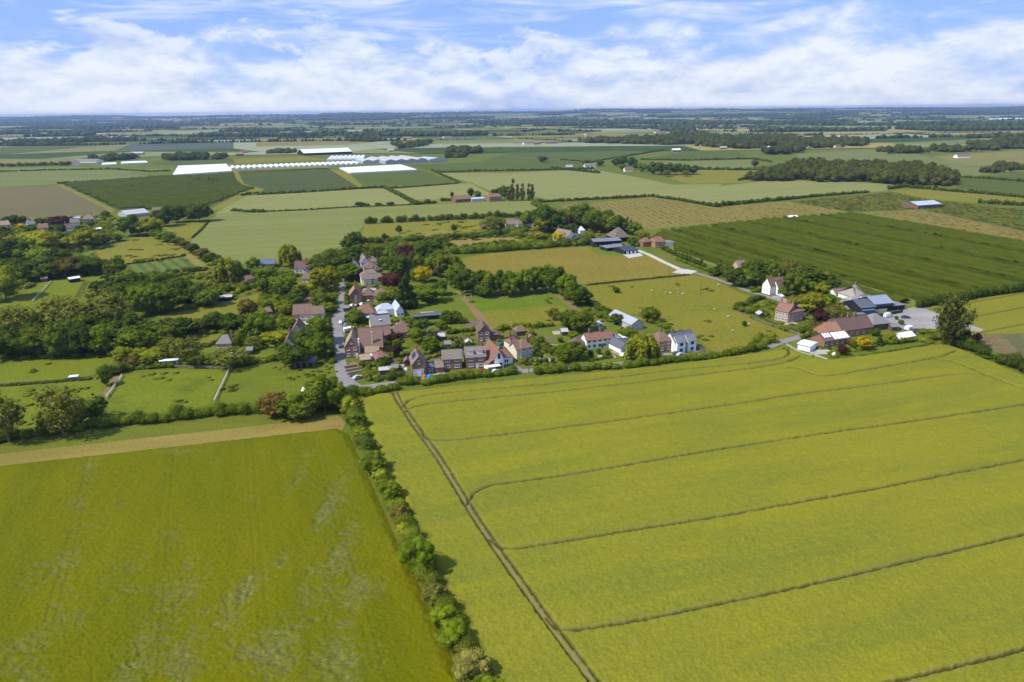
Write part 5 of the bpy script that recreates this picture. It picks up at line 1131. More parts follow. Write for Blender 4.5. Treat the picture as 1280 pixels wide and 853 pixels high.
# ---- along the lane
h, L = house('brick_gable_house', 'brick house by the lane with orange roof slope and white windows in its gable', 'house', (432, 448), (449, 447), 13, 5.0, 9.2, 'brick', 'tan', False, 0, 'f:2x2', (.8,), (.36, (.75, .75, .73)))
window(h, 0, -.03, 6.9, 1.0, 1.2)
volume(h, 'hall_', L / 2 + 5.0, 3.0, 10.0, 13, 3.4, 10.2, 'brick', 'brown', False); volume(h, 'porch_', L / 2 + 5.6, -.5, 5.5, 3.4, 2.4, 4.4, 'brick', 'tan', False)
MB().box(L / 2 - .2, L / 2 + .5, 1.0, 1.7, 0, 8.2).build('flue', M_render, h, (.75, .75, .73)); MB().box(L / 2 + 5.4, L / 2 + 6.0, 4, 4.7, 3, 10.0).build('flue', M_render, h, (.5, .5, .5))
h, L = house('brick_terrace', 'long low brick terrace with a brown tiled roof behind the lane house', 'terrace', (460, 430), (489, 426.5), 8, 3.2, 6.2, 'brick', 'brown', True, 0, 'f:1x5', ())
volume(h, 'end_', L / 2 + 7.5, 2.0, 15, 7, 3.0, 5.8, 'brick', 'brown', True); wins(h, 'f:1x3', 14, 7, 3.0, L / 2 + 7.5, 2.0); 
h, L = house('orange_brick_cottage', 'orange-brick cottage at the east end of the brick terrace', 'cottage', (500, 419.5), (512, 418), 7, 3.4, 5.8, 'orange', 'brown', True, .5, 'f:1x3', ())
h, L = house('slate_house', 'grey-roofed house with a rooflight behind the brick terrace', 'house', (465, 415), (488.5, 412.5), 9, 3.0, 6.4, 'cream', 'felt', True, 0, 'f:1x3', ())
MB().box(-.6, .6, -.6, .6, 0, .12).build('rooflight', M_white, h, (.6, .68, .75)).location = (0, 1.9, 5.0)
h, L = house('red_tiled_house', 'red-tiled house with a white awning along its front', 'house', (450, 402.5), (469, 400.5), 9, 4.2, 7.6, 'brick', 'red', True, .5, 'f:2x2', (.95,))
MB().box(-.12 * L, .5 * L, -3.6, -.05, 2.6, 2.75).build('awning', M_white, h, (.82, .82, .82)); volume(h, 'wing_', L / 2 + 3.5, 2, 7, 6, 2.6, 3.6, 'brick', 'palegrey', True)
h, L = house('silver_roofed_house', 'L-shaped house with pale silver metal roof', 'house', (496, 397), (505, 396), 12, 3.4, 6.0, 'white', 'silver', False, 0, 'f:1x2', ())
volume(h, 'wing_', -L / 2 - 4, 6, 9, 6, 3.2, 5.6, 'white', 'silver', True)
h, L = house('pyramid_roofed_house', 'tile-hung house with an orange-lit steep roof above the lane', 'house', (437.5, 379), (453, 378), 11, 4.2, 8.0, 'brick', 'orange', False, 0, 'f:2x1', (.1, .9))
volume(h, 'wing_', L / 2 + 3.4, 1, 7, 8, 3.6, 6.8, 'brick', 'brown', True, 0, chim=(.9,)); volume(h, 'lodge_', L / 2 + 11, -1, 9, 8, 3.4, 6.4, 'cream', 'brown', True, .4)
h, L = house('cream_lane_house', 'large cream house with a broad brown roof near the lane head', 'house', (453, 358), (477, 356), 13, 4.8, 8.6, 'cream', 'greybrown', True, .6, 'f:2x4', (.25, .7))
volume(h, 'bay_', -.22 * L, -2, 5, 6, 4.6, 7, 'cream', 'greybrown', False); volume(h, 'bay_', .28 * L, -2, 5, 6, 4.6, 7, 'cream', 'greybrown', False)
h, L = house('white_dormered_house', 'house with white gables and grey-brown roof at the lane head', 'house', (452, 338), (464, 337), 14, 4.8, 8.4, 'white', 'greybrown', False, 0, 'f:2x2', (.5,))
volume(h, 'wing_', L / 2 + 2.5, 4, 6, 8, 4.4, 7.2, 'white', 'greybrown', True, .4); volume(h, 'cottage_', .3 * L, -11, 9, 9, 3.4, 6.6, 'white', 'brown', True, .3)
h, L = house('small_gabled_cottage', 'small white-gabled cottage with a slate roof beside the lane head', 'cottage', (443, 341), (450, 340), 9, 4, 7, 'white', 'slate', False, 0, 'f:1x1', (.5,))
h, L = house('tan_roofed_garage', 'garage with tan flat-pitched roof beside the white van', 'garage', (452, 457), (463, 455.5), 6.5, 2.3, 3.6, 'brick', 'tan', True)
h, L = house('terracotta_bungalow', 'small hipped bungalow with a terracotta roof beside the white van', 'bungalow', (471, 456), (487, 453.5), 7, 2.5, 4.8, 'brick', 'red', True, .9, 'f:1x2')
h, L = house('tin_roofed_shed', 'shed with a pale tin roof in the plot below the terracotta bungalow', 'shed', (475, 469.5), (485, 468.5), 3.6, 2.1, 2.7, 'timber', 'palegrey', True)
house('orange_roofed_shed', 'orange-roofed garden building beside the golden tree', 'shed', (537, 346), (546, 345), 6, 2.4, 4.4, 'timber', 'orange', True)
house('long_dark_shed', 'long low black shed along the lawn behind the terrace', 'shed', (518, 401.5), (552, 398.5), 4, 2.2, 3.0, 'black', 'slate', True)
# ---- west of the lane
h, L = house('brown_roofed_house', 'house with a big plain brown roof and cream gable west of the lane', 'house', (367, 401), (390, 400), 9, 3.2, 7.2, 'cream', 'brown', True, 0, 'f:1x3', (.95,))
volume(h, 'wing_', L / 2 + 3, -1, 5.4, 9, 3.4, 6.2, 'cream', 'brown', False)
h, L = house('steep_gabled_cottage', 'upper of two cottages with steep brown gables among trees', 'cottage', (365, 425), (380, 424), 11, 3.6, 7.4, 'cream', 'brown', False, 0, 'f:1x2', (.9,))
h, L = house('steep_gabled_cottage', 'lower of two cottages with steep brown gables among trees', 'cottage', (355, 441), (369, 440), 11, 3.2, 6.8, 'cream', 'brown', False, 0, 'f:1x2', (.7,))
h, L = house('grey_roofed_bungalow', 'bungalow with a pale grey-brown hipped roof on a lawn', 'bungalow', (271, 437), (290, 436), 9, 2.6, 5.2, 'tan', 'palegrey', True, .5, 'f:1x3', (.9,))
recolor(h, (.17, .15, .13))
h, L = house('stable', 'long dark timber stable at the top of the grazed paddock', 'stable', (367, 460.5), (394, 459), 4, 2.4, 3.6, 'timber', 'slate', True)
for s in (-.28, .0, .28): MB().box(-.6, .6, -.08, -.02, 0, 2.0).build('stable_door', M_wood, h, (.02, .02, .02)).location = (s * L, 0, 0)
h, L = house('red_roofed_farmhouse', 'white house with a red-brown roof at the edge of the wheat', 'house', (369, 342.5), (390, 341.5), 10, 3.4, 7.4, 'white', 'darkred', True, 0, 'f:1x4', (.7,))
volume(h, 'wing_', L * .34, -2.5, 7, 9, 3.6, 7.2, 'white', 'darkred', False)
house('blue_roofed_barn', 'low barn with a dark blue panelled roof beside the wheat', 'barn', (321, 336.5), (344, 335), 12, 2.8, 4.6, 'timber', 'blue', True)
house('white_roofed_shed', 'dark shed with a pale roof beside the fallow clearing', 'shed', (275, 377), (290, 376), 5.0, 2.2, 2.8, 'black', 'palegrey', True)
h, L = house('brown_bungalow', 'brown-roofed bungalow among the gardens below the wheat', 'bungalow', (378, 354), (397, 353), 9, 2.6, 5.4, 'cream', 'brown', True, .5, 'f:1x3', (.4,))
house('low_barn', 'low pale barn on the stony patch west of the lane', 'barn', (309, 355), (320, 353), 7, 2.6, 4.4, 'tan', 'brown', True)
house('garden_outhouse', 'brown outhouse among trees beside the bare plots', 'outhouse', (331, 396), (341, 395), 6, 2.4, 4.2, 'timber', 'brown', True, .4)
house('field_shelter', 'field shelter with a white roof in the fenced paddocks', 'shelter', (88, 354), (101, 352), 5, 2.4, 3.0, 'black', 'white', True)
house('rusty_shed', 'small rusty brown shed at the fence of the fenced paddocks', 'shed', (52, 353), (60, 352), 4, 2.0, 2.8, 'timber', 'brown', True)
# ---- far hamlet to the west
h, L = house('pale_barn', 'large pale grey barn beside the brown-roofed barn on the orchard edge', 'barn', (159, 273), (187, 270), 26, 3.4, 6.4, 'grey', 'palegrey', True, 0, '', ())
house('brown_barn', 'brown-roofed barn on the orchard edge', 'barn', (191, 268), (207, 267), 16, 3.5, 6, 'darkbrick', 'brown', True)
h, L = house('tan_house', 'square tan house at the edge of the far hamlet', 'house', (104, 281), (119, 280), 12, 5, 8, 'tan', 'greybrown', True, .4, 'f:2x4', (.2, .8))
for lab, a, b, wl, rf in [('pale gabled house beside the square tan house', (89, 285), (101, 284), 'cream', 'greybrown'), ('grey-roofed house by the small golden tree of the far hamlet', (36, 287), (46, 286), 'cream', 'grey'), ('brown-roofed house in front of the purple tree of the far hamlet', (48, 292), (62, 291), 'brick', 'brown'), ('pinkish-roofed house behind the wood at the far hamlet', (2, 288), (14, 287), 'cream', 'tan'), ('house with a white wall between dark trees of the far hamlet', (84, 292), (92, 291), 'white', 'brown')]:
    h, L = house('hamlet_house', lab, 'house', a, b, 9, 4.6, 8, wl, rf, True, .2, 'f:2x3', (.3,), group='houses of the far hamlet')
house('glasshouse', 'pale green glasshouse beside the square tan house', 'glasshouse', (92, 277), (101, 276), 6, 2.4, 4, 'sage', 'silver', True)
house('white_shed', 'white-roofed shed in the far hamlet garden', 'shed', (121, 290), (128, 289), 6, 2.2, 3, 'timber', 'white', True)
# ---- black barns and their neighbours
h, L = house('long_black_barn', 'long black weatherboarded barn with a flat grey roof', 'barn', (742, 309.5), (776, 307.5), 11, 4.2, 5.6, 'black', 'slate', True, 0, 'f:1x6', (), frame=(.25, .25, .26)); recolor(h, (.17, .18, .20))
house('hipped_barn', 'tall barn with a great brown hipped roof beside the long black barn', 'barn', (769, 303.5), (787, 302), 15, 3.8, 10.5, 'black', 'thatchbrown', True, .75)
h, L = house('black_stable_block', 'low black building with dark blue roof at the head of the gravel drive', 'outbuilding', (781, 318.5), (797, 316.5), 14, 2.6, 4.0, 'black', 'darkblue', True)
volume(h, 'link_', -L / 2 + 2, 16, 12, 10, 2.5, 3.4, 'black', 'grey', True)
for s in (-.3, 0, .3): MB().box(-1, 1, -.08, -.02, 0, 2.1).build('door', M_white, h, (.75, .75, .73)).location = (s * L, 0, 0)
house('black_cart_shed', 'small grey-roofed cart shed before the long black barn', 'shed', (768, 312.5), (778, 312), 8, 2.4, 3.6, 'black', 'grey', True)
h, L = house('steep_roofed_farmhouse', 'farmhouse with a steep weathered roof and black end gable by the meadow', 'house', (708, 304.5), (720, 302.5), 16, 4, 9.4, 'white', 'greybrown', False, 0, 'f:1x2', (.95,)); volume(h, 'wing_', .4 * L, -2, 6, 9, 3.4, 6.6, 'black', 'slate', False)
h, L = house('white_summerhouse', 'little white pointed summerhouse behind the steep-roofed farmhouse', 'summerhouse', (725, 292.5), (731, 292), 5.5, 3, 6, 'white', 'white', True, .95)
h, L = house('drive_cottage', 'brick cottage with a white annexe beside the orchard drive', 'cottage', (819, 310), (831, 309), 10, 4.4, 7.6, 'orange', 'red', True, .4, 'f:2x2', (.1,))
volume(h, 'annexe_', L / 2 + 5, 2, 10, 6, 2.8, 4, 'white', 'felt', True); volume(h, 'wing_', -L / 2 - 3, 6, 8, 8, 3.8, 6.6, 'brick', 'brown', True, .4)
h, L = house('white_bungalow', 'dark-roofed bungalow with a white gable in the scrub', 'bungalow', (633, 285), (650, 284), 11, 3, 6.4, 'cream', 'greybrown', True, 0, 'f:1x3', ()); volume(h, 'gable_', L / 2 + .5, -2, 7, 10, 3, 6.2, 'white', 'greybrown', False)
house('white_hut', 'white hut between the bungalow and the barns', 'hut', (666, 285), (670, 284.5), 4, 2.6, 4, 'white', 'white', False)
house('brick_stable', 'small brick hut on the yellow grass strip below the wheat', 'hut', (603, 287), (608, 286.5), 5, 2.6, 4, 'darkbrick', 'brown', True)
h, L = house('red_brick_hall', 'red-brick hall with tall chimney almost hidden in trees', 'house', (697, 281), (707, 280), 12, 6.5, 11.5, 'brick', 'red', False, 0, 'f:2x2', (.1, .9))
# ---- across the wheat
house('brown_farm_barn', 'long brown-roofed barn of the brick farm across the wheat', 'barn', (570, 253.5), (590, 252), 14, 3.4, 6.6, 'darkbrick', 'brown', True)
house('grey_farm_shed', 'low grey-white shed of the brick farm across the wheat', 'shed', (590, 252.5), (606, 251.5), 12, 3, 4, 'metal', 'silver', True)
h, L = house('brick_farmhouse', 'red-brick farmhouse across the wheat beside the poplars', 'house', (612, 252.5), (627, 251.5), 10, 5.4, 8.4, 'brick', 'red', True, .3, 'f:2x4', (.1, .9))
h, L = house('orchard_barn', 'brown barn with a pale silvery roof by the hop field', 'barn', (1147, 262), (1176, 260), 20, 4, 6.6, 'darkbrick', 'silver', True, 0, '', ()); volume(h, 'lean_', L / 2 + 3, 2, 7, 12, 2.6, 3.4, 'darkbrick', 'brown', True)
house('white_pump_hut', 'small white hut on the orchard edge', 'hut', (988, 274), (997, 273.6), 6, 2.0, 2.8, 'white', 'white', True)
# ---- east: farmhouse, pink pair and the farm
h, L = house('white_farmhouse', 'white farmhouse with two small side gables and a brown roof', 'house', (966.5, 367.5), (981.5, 365), 7, 5.2, 8.4, 'white', 'brown', True, 0, 'f:2x3', (.05, .75), frame=(.15, .15, .16))
volume(h, 'gable_', -L / 2 - 1.6, -1, 4.4, 6, 5.2, 9.2, 'white', 'brown', False); volume(h, 'gable_', -L / 2 + 2.2, -3, 4, 5, 4.4, 7.6, 'white', 'brown', False)
h, L = house('pink_brick_pair', 'pair of pinkish-brick houses with a red tiled roof and four chimneys', 'house', (968, 400.5), (984, 404), 9, 5.4, 8.4, 'pinkbrick', 'red', True, 0, 'f:2x4', (.05, .5, .95))
p_ = G(984.5, 404); q_ = G(1003, 400.5); an = math.atan2(q_.y - p_.y, q_.x - p_.x) - h.rotation_euler.z; LL = (q_ - p_).length
volume(h, 'wing_', L / 2 + LL / 2 * math.cos(an) + .4, LL / 2 * math.sin(an) + .6, LL, 7, 5.2, 8.0, 'pinkbrick', 'red', True, 0, rzv=an, chim=(.95,))
for t in (.25, .55, .8):
    for z in (1.5, 4.2): window(h, L / 2 + .4 + LL * t * math.cos(an) + .05 * math.sin(an), .6 + LL * t * math.sin(an) - .05 * math.cos(an), z, 1.2, 1.2, an)
house('roadside_cottage', 'weathered brown-roofed cottage half hidden at the orchard corner', 'cottage', (923, 341.5), (933, 341), 9, 3.6, 7.2, 'tan', 'greybrown', True, 0, 'f:1x2', (.5,))
h, L = house('farm_long_house', 'long farm building with a dark red-brown roof and an orange gable', 'farmhouse', (1044, 424), (1090, 417), 10, 3.4, 7.8, 'orange', 'darkred', True, 0, 'f:1x6', (.5, .68))
volume(h, 'front_', -L / 2 - 1.5, -1.5, 7, 10, 3.6, 7.2, 'orange', 'orange', False)
h, L = house('farm_conservatory', 'dark red-roofed annexe with four white glazed strips across its roof', 'annexe', (1030, 434.5), (1062, 430), 8, 2.8, 5.0, 'brick', 'darkred', True, 0, 'f:1x5', ())
sl_ = math.atan2(2.2, 4)
for t in (-.05, .1, .25, .4): o_ = MB().box(-.9, .9, -2.0, 2.0, 0, .08).build('roof_glazing', M_white, h, (.8, .82, .84)); o_.location = (t * L, 1.8, 3.8 + .30); o_.rotation_euler.x = sl_
for t in (-.4, -.3, -.2): o_ = MB().box(-.5, .5, -1.3, 1.3, 0, .08).build('roof_glazing', M_white, h, (.8, .82, .84)); o_.location = (t * L, 2.6, 4.2 + .32); o_.rotation_euler.x = sl_
h, L = house('white_flat_garage', 'flat-roofed white garage beside the junction and the big crop', 'garage', (996.5, 437), (1012, 440.5), 7, 2.6, 2.9, 'white', 'white', True, 0)
house('hipped_farm_barn', 'grey-brown hipped barn at the yard end of the long farm building', 'barn', (1090, 414), (1112, 411.5), 11, 3.2, 6.6, 'timber', 'felt', True, .8)
h, L = house('dark_steel_barn', 'dark steel barn with a blue-grey roof facing the stone yard', 'barn', (1092, 391), (1115, 388.7), 12, 4.4, 7.0, 'black', 'silver', True, 0); recolor(h, (.24, .28, .34))
MB().box(-L * .42, L * .42, -.16, -.05, 3.0, 4.4).build('front_panel', M_metal, h, (.06, .065, .08)); MB().box(-L * .42, L * .2, -.18, -.06, 0, 1.6).build('pale_wall', M_render, h, (.5, .48, .42)); volume(h, 'lean_', L / 2 + 4, 0, 7.5, 7, 2.6, 3.4, 'black', 'grey', True)
volume(h, 'side_', -L / 2 - 4.5, -1.0, 9, 13, 3.4, 6.0, 'black', 'slate', False)
h, L = house('thatched_cottage', 'cottage with a rounded grey thatched roof and white chimney', 'cottage', (1069, 380.5), (1083, 379), 13, 3.4, 8.6, 'white', 'thatch', True, .8, 'f:1x3', (.62,)); volume(h, 'porch_', -L / 2 - 1.5, -1, 5, 5, 2.6, 4.2, 'white', 'thatch', True, .5); volume(h, 'front_', .1 * L, -3.5, 4.5, 5, 2.8, 5, 'white', 'grey', False)
h, L = house('low_cottage', 'long low white cottage with a brown roof by the orchard', 'cottage', (1044, 373), (1066, 371.5), 6, 2.7, 4.6, 'white', 'brown', True, 0, 'f:1x4', ())
h, L = house('small_white_greenhouse', 'small white greenhouse on the farm lawn', 'greenhouse', (1127, 428), (1143, 425), 5, 2.0, 3.4, 'white', 'white', True)
h, L = house('green_container', 'green steel container beside the yard gate', 'container', (1071.5, 399.5), (1081, 398.8), 2.6, 2.5, 2.6, 'green', 'grey', True, over=.02)
house('dark_garden_shed', 'dark shed with a pale roof in the garden west of the yard', 'shed', (1051, 392.5), (1060, 391.5), 4, 2.2, 3, 'black', 'palegrey', True)
# ---- big white cover and sheds
def shed_block(name, label, cat, a, b, depth_px, spans, e, r, wall, roof, group=None):
    """a row of equal pitched spans, ridge running away from the eye"""
    p, q = G(*a), G(*b); L = (q - p).length; mid = (p + q) / 2; back = (G((a[0] + b[0]) / 2, depth_px) - mid).length
    root = empty(name, (mid.x, mid.y, 0), math.atan2(q.y - p.y, q.x - p.x)); tag(root, label, cat, group); s = L / spans
    wm, wc = WALLS[wall]; rm, rc = ROOFS[roof]
    for i in range(spans):
        x = -L / 2 + s * (i + .5)
        o = gable_mesh(s - .02, back, e, r, 0, False).build('bay_wall', wm, root, wc); o.location = (x, 0, 0)
        o = roof_mesh(s - .02, back, e, r, 0, False, .02, .15).build('bay_roof', rm, root, rc); o.location = (x, 0, 0)
    return root
shed_block('packhouse', 'large pale steel packhouse behind the polytunnels', 'packhouse', (454, 205), (479, 204), 201.5, 2, 5, 8, 'metal', 'silver')
shed_block('warehouse', 'wide grey warehouse with pale grey roofs east of the packhouse', 'warehouse', (482, 205.5), (534, 203), 199.5, 4, 6, 9, 'grey', 'palegrey')
shed_block('white_fronted_shed', 'long shed with a white roof east of the grey warehouse', 'shed', (536, 203), (560, 201.5), 200, 1, 5, 8, 'metal', 'silver')
house('glasshouse_block', 'broad white-roofed glasshouse block behind the polytunnels', 'glasshouse', (380, 194.5), (440, 192), 60, 5, 13, 'black', 'white', True)  # black walls paint the shade of the open front
def tunnel_mesh(w, l, h):
    b = MB(); n_ = 8; vs = []
    for y in (0, l):
        for i in range(n_ + 1): a = math.pi * i / n_; vs.append((-math.cos(a) * w / 2, y, max(0, math.sin(a)) ** .8 * h))
    k = n_ + 1; b.add(vs, [(i, i + 1, k + i + 1, k + i) for i in range(n_)] + [tuple(range(k)), tuple(range(2 * k - 1, k - 1, -1))])
    return b.mesh('cover')
def tunnels(label, group, a, b, back_px, count):
    p, q = G(*a), G(*b); d = (q - p); s = d.length / count; an = math.atan2(d.y, d.x); mid = (p + q) / 2
    ln = (G((a[0] + b[0]) / 2, back_px) - mid).length; me = tunnel_mesh(s * .97, ln, s * .42); me.materials.append(M_film)
    fm = MB().box(-.5, .5, -.1, -.01, 0, 2.0).mesh('end_door'); fm.materials.append(M_white)
    for i in range(count):
        c = p.lerp(q, (i + .5) / count); root = empty('polytunnel', (c.x, c.y, 0), an); tag(root, label, 'polytunnel', group)
        link('cover', me, None, root); o = link('end_door', fm, None, root); o.color = (.5, .52, .55, 1)
tunnels('white polytunnel in the long zigzag row beside the dark crop', 'polytunnels of the long zigzag row', (289, 212.5), (452, 206), 206.5, 24)
tunnels('white polytunnel in the block before the steel packhouse', 'polytunnels before the packhouse', (408, 201), (455, 200), 196.5, 8)
def cover(label, poly_px, h=1.8):
    root = empty('crop_cover', (*G(*poly_px[0])[:2], 0)); tag(root, label, 'crop cover'); o = root.location
    P = [G(*p) - o for p in poly_px]; a, b, c, d = P; n_ = 34; m_ = 12; V = []
    for i in range(n_ + 1):
        for j in range(m_ + 1):
            s, t = i / n_, j / m_; q = (a.lerp(b, s)).lerp(d.lerp(c, s), t); V.append((q.x, q.y, h + .35 * math.cos(i * math.pi) + .1))
    idx = np.arange((n_ + 1) * (m_ + 1)).reshape(n_ + 1, m_ + 1)
    me = np_mesh('sheet', V, np.stack([idx[:-1, :-1], idx[1:, :-1], idx[1:, 1:], idx[:-1, 1:]], -1).reshape(-1, 4), smooth=True); link('sheet', me, M_film, root)
    MB().prism([tuple(p[:2]) for p in P], 0, h - .4).build('side_sheet', M_film, root)
cover('big white sheet cover west of the polytunnels', [(216, 220), (290, 215), (283, 206), (223, 208.5)])
cover('long white sheet cover before the packhouse', [(437, 217.5), (521, 213.5), (500, 207), (424, 211)])
cover('narrow white sheet by the western farm', [(127, 207), (146, 206), (145, 204), (128, 204.5)], 1.4)
cover('longer narrow white sheet east of the western farm', [(151, 205.5), (185, 204), (182, 202), (152, 203)], 1.4)
cover('broad white glasshouse sheet near the northern horizon', [(1036, 139.6), (1080, 139.2), (1078, 137.7), (1036, 138)], 5)
cover('white glasshouse sheet at the eastern edge near the horizon', [(1235, 151), (1300, 149), (1300, 147), (1238, 149)], 5)
cover('small white glasshouse sheet below the horizon in the middle distance', [(942, 150), (965, 149.6), (965, 148), (943, 148.4)], 5)
# ---- farms and villages far off, each roof a house
FH = [(82, 205, 20, 'brown'), (106, 204, 30, 'felt'), (92, 207, 12, 'brown'), (172, 194, 14, 'palegrey'), (150, 173, 26, 'silver'), (300, 195, 10, 'orange'), (306, 192, 8, 'brown'), (356, 189, 12, 'grey'), (345, 190, 8, 'brown'), (489, 190, 8, 'palegrey'), (660, 181, 10, 'brown'), (672, 181, 8, 'greybrown'), (690, 180, 14, 'brown'), (738, 169.5, 10, 'brown'), (846, 190, 10, 'white'), (738, 210, 14, 'greybrown'), (786, 215, 10, 'brown'), (712, 212, 8, 'palegrey'),
      (824, 167, 8, 'orange'), (830, 166, 7, 'brown'), (888, 160, 14, 'grey'), (905, 187, 8, 'palegrey'), (960, 187, 8, 'white'), (1013, 186, 8, 'tan'), (1048, 185, 7, 'brown'), (1205, 198, 16, 'brown'), (1168, 187, 8, 'white'), (947, 183, 10, 'tan'), (968, 180, 8, 'white'), (1000, 172, 10, 'tan'), (1125, 172, 12, 'brown'), (1052, 173, 8, 'white'), (470, 172, 8, 'palegrey'), (560, 173, 10, 'brown'), (510, 174, 10, 'tan'), (130, 172, 12, 'brown'), (55, 168, 10, 'tan'), (250, 168, 8, 'brown')]
for i, (px, py, wpx, rf) in enumerate(FH):
    k = 'between the fields of the western farm' if px < 200 and py > 190 else ('on the plain west of the greenhouses' if px < 380 else ('on the plain behind the pale wheat' if px < 800 else 'among the eastern copses and far fields'))
    adj = {'brown': 'brown-roofed', 'felt': 'grey-roofed', 'palegrey': 'pale-roofed', 'silver': 'silver-roofed', 'orange': 'orange-roofed', 'grey': 'slate-roofed', 'greybrown': 'weathered-roofed', 'white': 'white-roofed', 'tan': 'tan-roofed'}[rf]
    same = sorted([f for f in FH if f[3] == rf and (f[0] < 380) == (px < 380)], key=lambda f: f[0]); o_ = ORD[same.index((px, py, wpx, rf))]
    house('distant_house', f'{o_} {adj} distant building from the left ' + ('west of the glasshouses' if px < 380 else 'east of the polytunnels'), 'building', (px - wpx / 2, py), (px + wpx / 2, py - .3), mpp(px, py) * wpx * .5, 4, 7.5, random.choice(['white', 'brick', 'cream', 'tan']), rf, True, 0, group='distant farm buildings')
# ------------------------------------------------------------------ vehicles, poles, fences, animals, garden things
mt, n, out = new_mat('car_paint'); M_car = mt
finish(n, out, n.new('ShaderNodeObjectInfo').outputs['Color'], .3, spec=.5)
mt, n, out = new_mat('rubber'); M_rub = mt; finish(n, out, (.02, .02, .02, 1), .8)
def loft(secs):
    b = MB(); k = len(secs[0])
    vs = [p for s in secs for p in s]; F = [(i * k + j, i * k + (j + 1) % k, (i + 1) * k + (j + 1) % k, (i + 1) * k + j) for i in range(len(secs) - 1) for j in range(k)]
    return b.add(vs, F + [tuple(range(k - 1, -1, -1)), tuple(range((len(secs) - 1) * k, len(secs) * k))])
def body_mesh(prof, w, inset=.12, shoulder=.9):
    """prof: list of x, underside z, shoulder z, top z along the car"""
    S = []
    for x, z0, zs, zt in prof:
        a, t = w / 2, w / 2 * (.72 if zt - zs > .2 else .9)
        S.append([(x, -a * .92, z0), (x, -a, (z0 + zs) / 2), (x, -a * .97, zs), (x, -t, zt), (x, t, zt), (x, a * .97, zs), (x, a, (z0 + zs) / 2), (x, a * .92, z0)])
    return loft(S).mesh('body')
CARB = body_mesh([(-2.1, .35, .62, .78), (-2.0, .25, .8, .92), (-1.6, .22, .88, 1.0), (-1.25, .22, .9, 1.38), (-.5, .22, .9, 1.47), (.3, .22, .9, 1.42), (.95, .22, .88, .98), (1.6, .22, .82, .9), (2.0, .26, .7, .78), (2.12, .36, .58, .66)], 1.76)
VANB = body_mesh([(-2.5, .35, 1.0, 1.95), (-2.45, .3, 1.1, 2.15), (-1, .28, 1.15, 2.25), (.9, .28, 1.15, 2.2), (1.5, .28, 1.1, 1.5), (2.1, .3, .95, 1.1), (2.4, .38, .7, .85)], 1.95)
GLC = body_mesh([(-1.22, .92, 1.0, 1.30), (-.5, .92, 1.0, 1.40), (.3, .92, 1.0, 1.36), (.88, .92, .96, 1.02)], 1.80); GLC.name = 'glass'
GLV = body_mesh([(.3, 1.2, 1.3, 1.95), (.9, 1.2, 1.3, 1.95), (1.48, 1.15, 1.2, 1.5)], 2.0); GLV.name = 'glass'
WHL = MB().tube((0, -.1, 0), (0, .1, 0), .32, .32, 14).mesh('wheel'); RIM = MB().tube((0, -.12, 0), (0, .12, 0), .19, .19, 10).mesh('rim')
LMP = MB().box(-.04, .04, -.18, .18, -.07, .07).mesh('headlight')
for me, m_ in ((CARB, M_car), (VANB, M_car), (GLC, M_glass), (GLV, M_glass), (WHL, M_rub), (RIM, M_metal), (LMP, M_white)): me.materials.append(m_)
def vehicle(px, py, to, color, label, kind='car', name='parked_car'):
    p = G(px, py); q = G(*to); an = math.atan2(q.y - p.y, q.x - p.x); root = empty(name, (p.x, p.y, .05), an); tag(root, label, 'van' if kind == 'van' else 'car', 'cars parked around the village')
    b = link('body', VANB if kind == 'van' else CARB, None, root); b.color = (*color, 1); link('glass', GLV if kind == 'van' else GLC, None, root)
    for x in (-1.32, 1.35):
        for s in (-.8, .8):
            w_ = link('wheel', WHL, None, root); w_.location = (x, s, .32); r_ = link('rim', RIM, None, w_); r_.color = (.5, .5, .52, 1)
    for s in (-.6, .6): l_ = link('headlight', LMP, None, root); l_.location = (2.02 if kind == 'car' else 2.3, s, .66); l_.color = (.8, .8, .78, 1)
    return root
WC, SV, DKC, BL, RD, CH = (.75, .75, .75), (.42, .44, .46), (.03, .03, .035), (.02, .07, .2), (.2, .02, .02), (.06, .065, .075)
vehicle(425.6, 404.5, (426.5, 392), WC, 'white car driving up the village lane', name='moving_car')
vehicle(447, 473.5, (456, 470.5), SV, 'silver car parked at the lane bend')
vehicle(465, 449, (463.8, 440), WC, 'white van parked on the drive between two garages', 'van', 'parked_van')
vehicle(440, 383.5, (443, 381.5), WC, 'white car at the lane side below the orange-lit steep roof')
vehicle(446, 383, (449, 381), CH, 'charcoal car in the middle of three at the lane side')
vehicle(453, 381.5, (456, 380), SV, 'silver car beside the brown wing at the lane side')
vehicle(458, 376.5, (461, 377), WC, 'white car before the brown-roofed lodge')
vehicle(627.5, 432, (633, 430.5), BL, 'blue car on the gravel behind the red-roofed white house')
vehicle(578.5, 441.5, (579.5, 436), (.05, .08, .14), 'dark blue car behind the plain brick houses')
vehicle(619.5, 466.3, (624, 465), WC, 'white car on the drive before the white gabled house')
vehicle(634, 452.5, (637, 450), (.10, .07, .22), 'purple car beside the wing of the white gabled house')
vehicle(851, 445, (856, 444), SV, 'silver car before the white villa')
vehicle(779, 445, (782, 443), (.5, .5, .5), 'pale car on the brick patio')
vehicle(1110, 396.5, (1113, 396), WC, 'white van parked in the stone yard', 'van', 'parked_van')
vehicle(1097, 397.5, (1100, 397.3), CH, 'dark green-grey car parked in the stone yard')
vehicle(1076, 390.5, (1080, 390), WC, 'white car beside the blue trailer near the thatched cottage')
vehicle(1146, 415, (1149, 416), CH, 'dark car at the garden end of the stone yard')
vehicle(461, 368.5, (464, 367), CH, 'dark car before the large cream house')
vehicle(1122, 412.5, (1124, 411.5), (.02, .02, .02), 'black car on the lawn edge of the yard')
